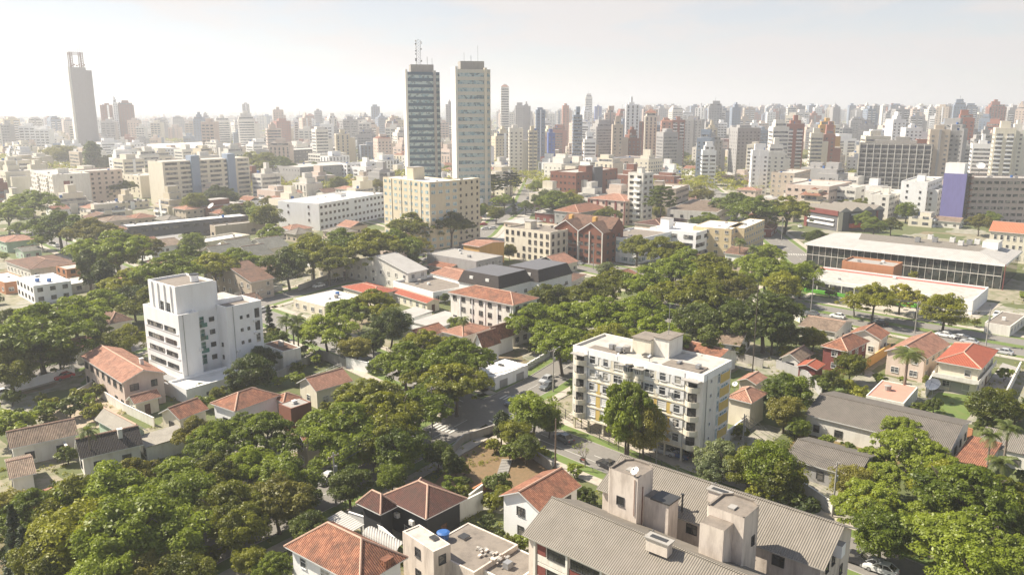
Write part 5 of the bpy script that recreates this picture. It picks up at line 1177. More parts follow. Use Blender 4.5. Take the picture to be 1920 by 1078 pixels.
# dark banded tower and beige banded tower
def banded(bx, by, wpx, h, nf, cw, cb, label, name='office_tower'):
    x, y = G(bx, by); d = vdist(x, y); W_ = wpx*d/1500; H = Bld(name, label, 'tower', (x-W_*.5, y-.03*W_), W_, W_*.8, 13)
    D_ = W_*.8; b = MB(); b.box(0, W_*.82, 0, D_, 0, h-1.5, cb, top=CONC); b.box(W_*.82+.01, W_, 1.6, D_, 0, h-3, cb, top=CONC); b.build('wall', H.root)
    fh = (h-4)/nf
    for f in range(nf):
        z = 2.6+f*fh
        p = MB(); p.box(.9, W_*.80, -.30, -.004, z+fh*.52, z+fh, cw); p.build('spandrel_band', H.root)
        put('window_band', winmesh('blue', W_*.80-1.0, fh*.50), H.root, ((W_*.80+.9)/2, 0, z))
        put('window_band', winmesh('blue', W_*.12, fh*.45), H.root, (W_*.92, 1.6, z))
        p = MB(); p.box(W_*.835, W_-.01, 1.35, 1.596, z+fh*.52, z+fh, cw); p.build('spandrel_band', H.root)
    p = MB(); p.box(-.5, .85, -.9, D_, 0, h, WHITE2); p.box(W_*.80+.05, W_*.80+1.6, -1.0, 1.3, 0, h-.5, CREAM if cb is BEIGE else GREY); p.build('sunlit_edge_fin', H.root)  # pale left fin paints the sunlit edge; the right fin is plain
    p = MB(); p.box(W_*.16, W_*.84, D_*.2, D_*.8, h-1.5, h+3.2, CONC); p.build('plant_room', H.root)
    return H, W_, D_
TA, wa, da = banded(799, 382, 61, 82, 21, DGREY, DGREY, 'dark glass tower with pale window bands and a rooftop aerial mast')
TB, wb_, db = banded(891, 396, 64, 82, 19, BEIGE, BEIGE, 'beige tower with blue window bands and a grey rooftop box')
DB2 = flat('navy_spandrel', (.05, .10, .155), .4)
SB2 = flat('stone_spandrel', (.58, .56, .48), .7)
for o in TB.root.children:
    if o.name.startswith('spandrel_band'): o.data.materials[0] = SB2
for o in TA.root.children:
    if o.name.startswith('spandrel_band'): o.data.materials[0] = DB2
p = MB(); rr = random.Random(5)
for k in range(9): z = 85.2+k*1.7; p.tube((8.3, 8, z), (8.9, 8, z+1.7), .09, .09, METD, 4); p.tube((9.7, 8, z), (9.1, 8, z+1.7), .09, .09, METD, 4)
for x in (7.6, 10.2): p.cyl(x, 8, 85.2, 100, .12, METD, 5)
for k in range(16): z = 85.5+rr.random()*14; x = rr.choice([7.3, 10.5]); p.cyl(x, 7.8, z, z+.7, .5, FRW if k % 2 else METD, 8)
p.build('aerial_mast', TA.root)
for x, y, z, q in ((14, 6, 90, .12), (17, 6, 89, .1)): p = MB(); p.cyl(x, y, 85, z, q, METD, 5); p.build('whip_aerial', TA.root)
for x, z, q in ((10, 88.5, .12), (14, 94, .07), (6, 90, .07)): p = MB(); p.cyl(x, 7, 85, z, q, METD, 5); p.build('whip_aerial', TB.root)
# concrete mast tower
x, y = G(158, 298); H = Bld('telecom_tower', 'tall windowless grey concrete tower crowned by a lattice aerial ring', 'tower', (x-4, y), 20, 15, 38)
h = 104; hz = plaster('bare_concrete', (.33, .31, .305), .3)
p = MB(); p.box(0, 16, 0, 13, 0, h, hz, top=CONC); p.box(16.01, 22.5, 2.2, 11, 0, h-3, hz, top=CONC); p.build('wall', H.root)
p = MB(); p.box(-2.4, -.01, .5, 12.5, 0, h+.5, WHITE2); p.build('sunlit_edge_fin', H.root)  # pale slab puts the sunlit left face into its colour
for f in range(22):
    p = MB(); p.box(-2.6, -2.41, 2, 11, 14+f*3.6, 15.2+f*3.6, WHITE); p.build('window', H.root)
p = MB()
for (ax, ay) in ((1, 1), (12, 1), (12, 11), (1, 11)):
    for u, v in ((0, 0), (2.6, 0), (0, 2), (2.6, 2)): p.tube((ax+u, ay+v, h), (ax+u, ay+v, h+17), .28, .28, RUST, 5)
    for k in range(6): z = h+k*2.8; p.tube((ax, ay, z), (ax+2.6, ay, z+2.8), .16, .16, RUST, 4); p.tube((ax+2.6, ay, z), (ax, ay, z+2.8), .16, .16, RUST, 4)
for k in range(3): p.box(.8, 15, .7, 1.1, h+14+k*1.3, h+14.3+k*1.3, RUST); p.box(.8, 15, 12.8, 13.2, h+14+k*1.3, h+14.3+k*1.3, RUST); p.box(.4, .8, .7, 13.2, h+14+k*1.3, h+14.3+k*1.3, RUST)
for k in range(7): p.tube((1+k*2.2, 1, h+17), (1+k*2.2, 1, h+22+(k % 3)*2), .1, .06, METD, 4)
for k in range(6): p.cyl(2+k*2.6, .6, h+1+(k % 2), h+2.6+(k % 2), .9, RUST, 8)
p.build('aerial_ring', H.root)
# dark grid-front block
x, y = G(1604, 366); d = vdist(x, y); W_ = 108*d/1500
Gb = Bld('apartment_block', 'eleven-storey grid-fronted grey block with dark recessed windows', 'apartment block', (x, y), W_, 14, -24)
Gb.mass(0, W_, 0, 14, 0, 35.5, DGREY, CONCL, .5)
for f in range(11):
    z = .6+f*3.15
    for i in range(10):
        if f*10+i < 100: Gb.win('R', W_*(i+.5)/10, z, W_/10-1.0, 2.0, 'bare')
for i in range(11): p = MB(); p.box(W_*i/10-.22, W_*i/10+.22, -.9, -.17, 0, 35.3, WHITE2); p.build('rib', Gb.root)
for f in range(12): p = MB(); z = .1+f*3.15-.25; p.box(.23, W_-.23, -.7, -.18, max(0, z), z+.9, CONC); p.build('floor_band', Gb.root)
p = MB(); p.box(-.6, -.01, -1, 14, 0, 36, CREAM); p.build('sunlit_edge_fin', Gb.root)  # cream slab paints sunlight onto the grey left end
p = MB(); p.box(W_*.2, W_*.8, 5, 10, 35.6, 37.6, CONC); p.box(W_*.5, W_*.7, 5.5, 9.5, 37.6, 40, CONC); p.box(W_*.3, W_*.78, 4, 11, 40, 40.5, DGREY) if False else None; p.build('plant_room', Gb.root)
# purple-walled tower with bronze glass and its beige office wing
b_, W_, D_, th = fp((1783, 321), (1815, 328), (1842, 322), 26, 50); W_ = 10; D_ = 11
Pu = Bld('office_tower', 'tower with a purple side wall, bronze glass corner and white rooftop box', 'tower', b_, W_, D_, th)
Pu.mass(0, W_, 0, D_, 0, 26, DGREY, CONCL, .5)
p = MB(); p.box(-.3, -.004, .3, D_, 2.5, 26.3, PURP); p.build('purple_wall', Pu.root); p = MB(); p.box(-.35, -.004, 0, D_, 0, 2.5, WHITE); p.build('plinth', Pu.root)
for f in range(13): 
    Pu.win('R', W_*.25, .6+f*1.95, W_*.40, 1.7, 'bz'); Pu.win('R', W_*.75, .6+f*1.95, W_*.40, 1.7, 'bz')
for f in range(8): p = MB(); p.prism([(W_*.55, -1.0), (W_, -1.2), (W_, -.2), (W_*.55, -.2)], f*3.2+1.5, f*3.2+2.1, BROWN); p.build('balcony', Pu.root)
p = MB(); p.box(1, 9, 2, 11, 25.5, 31.5, WHITE, top=CONCL); p.build('plant_room', Pu.root)
o = G(1838, 314, 30); dish(1838, 312, 30, 2.2, 'large white dish on the roof beside the purple-walled tower', 27, 250, FRW)
x, y = G(1842, 424); Of = Bld('office_block', 'long beige office wing with rows of dark windows right of the bronze glass', 'office block', (b_[0]+W_*cos(R(50))+.5, b_[1]+W_*sin(R(50))), 60, 14, -8)
Of.mass(0, 60, 0, 14, 0, 24, plaster('dusty_pink_plaster', (.50, .43, .39), .3), CONCL, .5)
for f in range(7): Of.grid('R', [2+3.3*i for i in range(14)], [1+f*3.3], 2.3, 1.3, 'dband')
rooftop(Of, 2, 35, 1, 12, 23.5, 4, 8); Of.flush()
# white blocks left of it
block((1711, 333), (1740, 342), (1768, 332), 20, WHITE, 'white stepped block with small windows left of the purple wall', 6, roof=CONCL, kind='dark', dl=5, dr=4, w=.9, box=(.3, .3, 4, 4, 3))
block((1742, 352), (1760, 356), (1785, 348), 16, WHITE, 'lower white block between the stepped block and the purple wall', 5, roof=CONCL, kind='dark', dl=5, dr=4, w=1.0)
block((1648, 358), (1668, 366), (1700, 356), 13, WHITE2, 'pale block with rooftop boxes in front of the grid-front block', 4, roof=CONCL, kind='dark', dl=4, w=1.4, box=(.3, .3, 5, 4, 3))
block((1582, 342), (1605, 352), (1660, 350), 15, WHITE2, 'pale grey block with long balcony bands left of the grid-front block', 4, roof=CONCL, kind='dband', dl=5, dr=6, w=4)
block((1512, 338), (1555, 350), (1585, 340), 16, PINK, 'dusty pink stepped block above the red-framed shop', 4, roof=CONCL, kind='dark', dl=4, w=1.8)
block((1470, 318), (1490, 325), (1520, 318), 17, TAN, 'tan brick stepped block with pale tops', 5, roof=CONCL, kind='std', w=1.2)
# red-framed shop
Sh = block((1536, 387), (1572, 398), (1728, 402), 9.5, DGREY, 'dark low shop building with red frames and folded grey roof', 2, roof=CONC, par=.2, sideL=False, sideR=False, name='shop', cat='shop', th=24)
p = MB(); p.box(-.5, -.004, -.3, Sh.D, 7.6, 10, REDP); p.box(-.5, -.004, Sh.D-2, Sh.D, 0, 7.6, REDP); p.box(-.5, -.004, 2, Sh.D-2.01, 2.4, 3.4, WHITE); p.box(-.5, -.004, 2, Sh.D-2.01, 4.8, 5.6, WHITE); p.build('red_frame', Sh.root)
p = MB(); p.box(Sh.W*.26, Sh.W*.68, -1.6, -.004, 1.3, 3.4, flat('orange_red_sign', (.75, .10, .03))); p.build('shop_sign', Sh.root)
p = MB(); p.box(Sh.W*.24, Sh.W*.68, -.2, -.004, 3.6, 8.2, BLACKP); p.box(Sh.W*.28, Sh.W*.5, -.26, -.21, 7.3, 8.2, FRW); p.build('shop_window', Sh.root)
p = MB(); p.box(Sh.W*.84, Sh.W*.87, -.5, -.004, 0, 9, REDP); p.box(0, 3, -.3, -.004, 0, 9.3, CREAM); p.build('red_frame', Sh.root)
p = MB()
for i in range(4):
    a = Sh.W*i/4; c = Sh.W*(i+1)/4; mdl = (a+c)/2
    slope(p, [(a, -1, 9.6), (mdl, -1, 11.6), (mdl, Sh.D, 11.6), (a, Sh.D, 9.6)], CORR); slope(p, [(mdl, -1, 11.6), (c, -1, 9.6), (c, Sh.D, 9.6), (mdl, Sh.D, 11.6)], CORR); p.f([(a, -1, 9.5), (c, -1, 9.5), (mdl, -1, 11.5)], GREY)
p.build('folded_roof', Sh.root)
# twin-gabled brown block
b_, W_, D_, th = fp((1034, 425), (1132, 435), (1165, 418), 13.0, 50); W_ = 14
Br = Bld('apartment_block', 'four-storey brown brick block with two front gables and white ribs', 'apartment block', b_, W_, D_, th)
p = MB(); p.box(0, W_, 0, D_, 0, 12.5, BROWN)
for k in range(2):
    y0_, y1_ = D_*(.03+.49*k), D_*(.48+.49*k); p.f([(-.01, y0_, 12.5), (-.01, y1_, 12.5), (-.01, (y0_+y1_)/2, 16)], BROWN)
p.build('wall', Br.root)
p = MB()
for k in range(2):
    y0_, y1_ = D_*(.01+.49*k)-.4, D_*(.50+.49*k)+.4-.8*(k == 0); ym = (y0_+y1_)/2
    slope(p, [(-.6, y0_, 12.5), (W_*.55, y0_, 12.5), (W_*.55, ym, 16.2), (-.6, ym, 16.2)], T_BR); slope(p, [(W_*.55, y1_, 12.5), (-.6, y1_, 12.5), (-.6, ym, 16.2), (W_*.55, ym, 16.2)], T_BR)
    for q in ((y0_, ym), (ym, y1_)):
        za, zb = (12.5, 16.2) if q[1] == ym else (16.2, 12.5); p.f([(-.62, q[0], za-.35), (-.62, q[1], zb-.35), (-.62, q[1], zb), (-.62, q[0], za)], FRW)
p.build('gable_roof', Br.root)
p = MB(); slope(p, [(W_*.35, D_+.5, 13.4), (W_*.35, -.5, 13.4), (W_*.72, -.5, 17.4), (W_*.72, D_+.5, 17.4)], T_BR); slope(p, [(W_+.5, -.5, 12.5), (W_+.5, D_+.5, 12.5), (W_*.72, D_+.5, 17.4), (W_*.72, -.5, 17.4)], T_BR)
p.f([(W_*.35, -.49, 12.5), (W_, -.49, 12.5), (W_*.72, -.49, 17.3)], BROWN); p.build('roof', Br.root)
for y in (.02, .27, .50, .73, .985): p = MB(); p.box(-.35, -.004, D_*y-.2, D_*y+.2, 0, 12.6, WHITE2); p.build('rib', Br.root)
for f in range(4):
    for y in (.09, .21, .33, .44, .56, .66, .79, .91): Br.win('L', D_*y, 1+f*3, 1.7 if y in (.09, .33, .44, .66, .91) else .9, 1.2, 'dark')
p = MB(); p.box(W_*.35, W_*.35+1.6, D_*.3, D_*.3+1.6, 12.5, 17.5, OCHRE); p.box(W_*.35, W_*.35+1.6, D_*.78, D_*.78+1.6, 12.5, 17.5, OCHRE); p.build('chimney', Br.root)
Br.grid('R', [3, 7, 11], [1+3*f for f in range(4)], 1.2, 1.2, 'dark')
block((942, 426), (1032, 436), (1045, 422), 12.5, CREAM, 'pale cream four-storey block with tall windows left of the brown one', 4, roof=CONCD, kind='dark', dl=2.7, w=1.2, wh=1.6, box=(.3, .6, 4, 3, 2.2), th=50)
block((1135, 437), (1195, 449), (1225, 430), 10, WHITE, 'white three-storey block with long blue windows right of the brown one', 3, roof=CONCD, kind='blue', dl=3.4, w=2.7, wh=1.4)
Wm = block((1230, 424), (1306, 436), (1325, 422), 10.5, WHITE, 'white modern block with dark ribbon windows left of the yellow corner block', 3, roof=WROOF, kind='dband', dl=6, w=4, wh=1.4, box=(.2, .7, 4, 4, 3.6))
block((1311, 420), (1372, 430), (1400, 418), 11.5, YC, 'yellow three-storey block with white balcony bay', 4, roof=WROOF, par=.2, kind='std', dl=3.6, w=1.4)
block((1378, 420), (1396, 428), (1434, 412), 11.5, YC, 'yellow corner wing with pyramid-capped bay facing the street', 4, roof=WROOF, par=.2, kind='std', dl=4, w=1.6)
Rs = block((1118, 370), (1172, 378), (1183, 370), 12.5, PINK, 'cream four-storey block with red vertical panels and pink roof', 4, par=.1, kind='dark', dl=3.3, w=1.2, th=50)
hip_roof(Rs.W, Rs.D, 12.55, 2.4, T_PK, .5).build('roof', Rs.root)
for i in range(5): p = MB(); y = Rs.D*(i*.25); p.box(-.2, -.004, max(0, y-.6), y+.6, 0, 12.4, REDP); p.build('red_panel', Rs.root)
atp = lambda bx, by, w_, d_, t_=50: (G(bx, by), w_, d_, t_)
Bt = block(None, None, None, 27, WHITE2, 'slim white nine-storey tower with stacked front balconies', 9, at=atp(1203, 424, 10, 9), roof=CONCL, kind='dark', dl=4.5, w=2.2, dr=5, box=(.3, .3, 3, 3, 2.5))
for f in range(1, 9): p = MB(); p.box(-1.1, -.004, Bt.D*.15, Bt.D*.6, f*2.85, f*2.85+.9, WHITE); p.build('balcony', Bt.root)
block((1221, 347), (1268, 354), (1292, 346), 17, TAN, 'tan and cream block with dark balcony recess behind the umbrella pine', 5, roof=CONCL, kind='dark', dl=5, w=2.6, box=(.2, .5, 5, 5, 3))
block((1050, 344), (1075, 350), (1166, 346), 11, WHITE2, 'broad white podium block below the dark brown brick one', 3, roof=CONCL, kind='dband', dr=6, w=4)
Db = block((1062, 318), (1080, 324), (1158, 316), 20, BROWN, 'dark brown and maroon brick block on the white podium', 5, roof=CONCL, kind='dark', dr=5, w=1.2, box=(.35, .2, 8, 6, 3))
p = MB(); p.box(Db.W*.38, Db.W*.58, -1.5, -.004, 0, 22.5, DGREY, top=CONC); p.build('stair_tower', Db.root); p = MB(); p.box(Db.W*.75, Db.W+.5, -2.5, -.01, 0, 13, WHITE2); p.box(Db.W*.12, Db.W*.2, -2.5, -.01, 0, 15, WHITE2); p.build('wing', Db.root)
block((1155, 293), (1160, 298), (1216, 294), 18, REDP if False else PINK, 'broad pink block with a long dark rooftop shed', 4, roof=DGREY, kind='dband', dr=6, w=4.5)
block((1057, 290), (1060, 296), (1120, 290), 15, REDP, 'red and white striped low block in the middle distance', 4, roof=CONCL, kind='std', dr=4, w=2)
block((1270, 385), (1345, 398), (1385, 378), 9, WHITE2, 'low white house with tiled lean-to and brown brick shaft', 2, roof=T_OLD, par=.2, kind='dark', dl=5, box=(.6, .1, 4, 3, 6), name='flat_roofed_house', cat='house')
house((1057, 392), (1085, 400), (1118, 388), 8, 'hip', T_OR, GREY, 'grey house with a sharp orange hipped roof behind the brown block', rise=3, floors=2, kind='std')
house((1190, 418), (1240, 424), (1262, 410), 5, 'hip', T_DK, PINK, 'low house with dark reddish roof below the slim white tower', rise=1.6)
house((1405, 402), (1440, 408), (1460, 396), 8, 'hip', T_OR, TAN, 'orange-roofed house right of the yellow corner wing', rise=2.4)
house((1425, 422), (1448, 430), (1460, 420), 4, 'hip', T_OR, REDP, 'small red kiosk with orange roof at the far crossing', rise=1.2, name='kiosk', cat='kiosk')
house((1000, 398), (1040, 402), (1060, 392), 5, 'gable', CORRW, REDP, 'low pink shed with white ribbed roof behind the cream block', 'y', rise=.8, name='shed', cat='shed')
# glass-fronted showroom
b_, W_, D_, th = fp((1504, 455), (1882, 490), (1960, 450), 9.6, 50); W_ = 32
Sw = Bld('showroom', 'large glass-fronted showroom with a pale sheet-metal roof and red edge', 'showroom', b_, W_, D_, th)
p = MB(); p.box(.5, W_, .5, D_-.5, 0, 8.6, DGREY); p.build('wall', Sw.root)
p = MB(); p.box(0, .2, 0, D_, 0, 8.6, GLSH); p.box(.21, W_, 0, .2, 0, 8.6, GLSH); p.build('glass_wall', Sw.root)
n = 28
for i in range(n+1): p = MB(); y = D_*i/n; p.box(-.12, -.004, max(0, y-.055), y+.055, 0, 8.6, WHITE2); p.build('mullion', Sw.root)
p = MB(); p.box(-.12, -.004, 0, D_, 4.3, 4.5, WHITE2); p.build('transom', Sw.root)
p = MB(); O = .9
ring = [(-O, -O, 8.7), (W_+O, -O, 8.7), (W_+O, D_+O, 8.7), (-O, D_+O, 8.7)]; inr = [(9, 9, 10.6), (W_-6, 8, 10.6), (W_-6, D_-12, 10.6), (9, D_-16, 10.6)]
for k in range(4): slope(p, [ring[k], ring[(k+1) % 4], inr[(k+1) % 4], inr[k]], CORRW)
slope(p, inr, CORR)
for k in range(4): a, c = ring[k], ring[(k+1) % 4]; p.f([(a[0], a[1], 8.0), (c[0], c[1], 8.0), c, a], WHITE)
p.f([(q[0], q[1], 8.0) for q in ring[::-1]], GREY); p.build('roof', Sw.root)
p = MB(); p.box(-.95, -.7, -.95, -.7, 0, 8.7, REDP); p.build('red_edge', Sw.root)
for i, (x, y) in enumerate(((18, 16), (22, 14), (24, 20), (20, 25), (26, 28), (16, 30), (25, 12))):
    p = MB(); p.box(x, x+2.2, y, y+1.6, 10.7, 12.4, METAL if i % 2 else FRW); p.cyl(x+1.1, y+.8, 12.4, 12.5, .6, METD, 10); p.build('air_conditioner', Sw.root)
p = MB(); p.box(19, 27, 5, 10, 10.2, 12.8, WHITE, top=CONCL); p.build('plant_room', Sw.root)
bk = block((1583, 487), (1676, 500), (1692, 491), 6.8, BRICK, 'plain orange brick box standing in front of the showroom glass', 1, roof=CONC, par=.6, sideL=False, sideR=False, name='brick_pavilion', cat='pavilion', th=50)
lo = block((1500, 508), (1825, 563), (1868, 540), 4.4, WHITE, 'long low white podium with pink roof edge in front of the showroom', 1, roof=CONCL, par=.5, sideL=False, sideR=False, name='podium_building', cat='podium', th=50)
p = MB(); p.box(lo.W-2.2, lo.W-.3, .3, lo.D-.3, 3.92, 4.0, flat('coral_roof_edge', (.55, .13, .10))); p.build('roof_edge', lo.root)
p = MB(); p.box(-.1, -.004, 8, lo.D-6, .3, 3.2, GLD); p.build('shop_window', lo.root)
for i in range(12): p = MB(); y = 6+i*(lo.D-8)/12; p.box(-.25, -.101, y, y+.3, 0, 3.4, WHITE2); p.build('pillar', lo.root)
p = MB(); p.box(-2.6, -1.8, 14, 52, .3, 1.3, flat('leaf_green_panel', (.12, .40, .03))); p.build('green_planter', lo.root)
# cream school wing with orange roof, right edge
b_, W_, D_, th = fp((1856, 432), (1950, 482), (2000, 462), 12)
a_ = G(1857, 432, 12); D_ = 34; th = 50; b_ = (a_[0]+D_*sin(R(50)), a_[1]-D_*cos(R(50)))
Oc = Bld('school_wing', 'cream three-storey wing with rows of narrow windows and an orange roof at the right edge', 'school', b_, 12, D_, th)
p = MB(); p.box(0, 12, 0, D_, 0, 12, CREAM); p.build('wall', Oc.root); gable_roof(12, D_, 12.05, 3, 'y', flat('orange_sheet_roof', (.62, .22, .10)) and tiles('orange_sheet', (.62, .22, .11), (.58, .2, .1), pitch=.5, course=3, age=.2), .5).build('roof', Oc.root)
for f in range(3):
    for i in range(int(D_/2.2)): Oc.win('L', 1.2+i*2.2, 1.3+f*3.7, .9, 1.8, 'std')
Oc.flush()
block((1868, 590), (1895, 612), (1925, 590), 3, WHITE2, 'low white gatehouse with brown roof at the right edge', 1, roof=CONCD, par=.2, name='gatehouse', cat='gatehouse', sideL=False)
# ------------------------------------------------------------------ towers farther off
TM = {}
cw = {'white': WHITE, 'off-white': WHITE2, 'cream': CREAM, 'pinkish': PINK, 'tan': TAN, 'grey': GREY, 'brown': BROWN, 'red-brown': plaster('red_brown_plaster', (.34, .15, .11), .3), 'dark grey': DGREY, 'blue-grey': plaster('blue_grey_plaster', (.22, .27, .34), .3), 'beige': BEIGE, 'ochre': OCHRE, 'blue': plaster('deep_blue_cladding', (.08, .13, .38), .3), 'salmon': plaster('salmon_plaster', (.55, .30, .22), .3)}
def towermesh(w, d, h, col, style, far=False, seed=0):
    rr = random.Random(seed); b = MB(); m = cw[col]; b.box(0, w, 0, d, 0, h, m, top=CONC, bottom=False)
    fh = 3.0 if not far else 3.4; nf = max(2, int((h-1)/fh)); gl = GLT if rr.random() < .7 else GLS
    if style == 'banded':
        for f in range(nf):
            z = 1.0+f*fh; b.box(w*.06, w*.94, -.06, -.01, z, z+1.5, gl, bottom=False); b.box(-.06, -.01, d*.08, d*.92, z, z+1.4, gl, bottom=False)
            b.box(w*.3, w*.7, -.9, -.07, z-.6, z+.2, m) if rr.random() < .0 else None
    elif style == 'balconied':
        for f in range(nf):
            z = 1.0+f*fh
            for a, c in ((.08, .40), (.60, .92)): b.box(w*a, w*c, -1.0, -.01, z-.9, z+.1, cw['white'] if col != 'white' else WHITE2); b.box(w*a, w*c, -.07, -.01, z+.1, z+1.7, gl, bottom=False)
            b.box(-.07, -.01, d*.15, d*.4, z, z+1.4, gl, bottom=False); b.box(-.07, -.01, d*.6, d*.85, z, z+1.4, gl, bottom=False)
    elif style == 'ribbed':
        n = max(3, int(w/3.5))
        for i in range(n): x = w*(i+.5)/n; b.box(x-.75, x+.75, -.06, -.01, 1, h-1.2, gl, bottom=False)
        for f in range(nf): b.box(0, w, -.12, -.065, f*fh+.2, f*fh+.9, m, bottom=False)
        n = max(2, int(d/4))
        for i in range(n): y = d*(i+.5)/n; b.box(-.06, -.01, y-.7, y+.7, 1, h-1.2, gl, bottom=False)
    else:
        n = max(2, int(w/3.4)); n2 = max(2, int(d/4))
        for f in range(nf):
            z = 1.0+f*fh
            for i in range(n): x = w*(i+.5)/n; b.box(x-.75, x+.75, -.06, -.01, z, z+1.35, gl, bottom=False)
            if style != 'blank-sided':
                for i in range(n2): y = d*(i+.5)/n2; b.box(-.06, -.01, y-.6, y+.6, z, z+1.3, gl, bottom=False)
    if rr.random() < .35:      # a lower wing or a set-back upper stage
        hh = h*rr.uniform(.7, .92); b.box(w+.01, w+rr.uniform(3, 6), d*.1, d*.8, 0, hh, m, top=CONC, bottom=False)
    if rr.random() < .4:
        e2 = rr.uniform(1, 2.5); b.box(e2, w-e2, e2, d-e2, h, h+3.1, m, top=CONC, bottom=False); b.box(e2+.6, w-e2-.6, e2-.05, e2, h+.8, h+2.3, gl, bottom=False); h += 3.1
    if rr.random() < .3: b.box(w*.44, w*.56, -.35, -.001, 0, h+.01, cw['white'] if rr.random() < .5 else cw['grey'], bottom=False)
    for _ in range(2):
        x_, y_ = w*rr.uniform(.1, .8), d*rr.uniform(.1, .8); b.cyl(x_+.8, y_+.8, h, h+1.6, .8, METAL if rr.random() < .6 else BLUEB, 7)
    k = rr.random(); a, c = w*rr.uniform(.15, .35), w*rr.uniform(.6, .85); e, g = d*rr.uniform(.15, .3), d*rr.uniform(.6, .85)
    b.box(a, c, e, g, h, h+rr.uniform(2, 4.5), m, top=CONC, bottom=False)
    if k < .3: b.box(a+(c-a)*.3, a+(c-a)*.7, e+.5, g-.5, h+2, h+7, m, top=CONC, bottom=False)
    elif k < .33: b.f([(0, 0, h), (w, 0, h), (w/2, d/2, h+4)], T_OR); b.f([(0, d, h), (0, 0, h), (w/2, d/2, h+4)], T_OR); b.f([(w, 0, h), (w, d, h), (w/2, d/2, h+4)], T_OR)
    if k > .8: b.cyl(w/2, d/2, h, h+9, .15, METD, 4)
    return b
NTW = 0
def tower(x, y, w, d, h, col, style, th, label=None, name=None, py=None):
    global NTW
    NTW += 1; t = R(th); me = towermesh(w, d, h, col, style, y > 1100, NTW).mesh('tower')
    tall = h > 22; nm = name or ('residential_tower' if tall else 'low_rise_block')
    ox, oy = x-w/2*cos(t)+d/2*sin(t)*0, y-w/2*sin(t)
    o = thing(nm, label or '', 'tower' if tall else 'low-rise block', (ox, oy, 0), t, 'residential towers of the skyline' if tall else 'low-rise blocks', me)
    OCC.append((ox, oy, w, d, t))
    q = proj(x, y, h*.7)
    if not label: auto_label(o, f"{'far' if y > 1300 else 'distant' if y > 750 else 'mid-distance'} {col} {style} {'tower' if tall else 'low block'}", q[0], q[1])
    return o
def tpx(px, wpx, ytop, D, col, style, label, d=14, th=None, name=None):
    bx = (px-960)/1500; y = D; x = bx*(y*cos(PIT)+0)/1.0; d0 = y*cos(PIT)
    w = wpx*d0/1500; h = CAM_H+y*math.tan(math.atan((539-ytop)/1500)-PIT)
    tower(x, y, w, d, max(8, h), col, style, th if th is not None else -degrees(math.atan(bx))*.9+4, label, name)
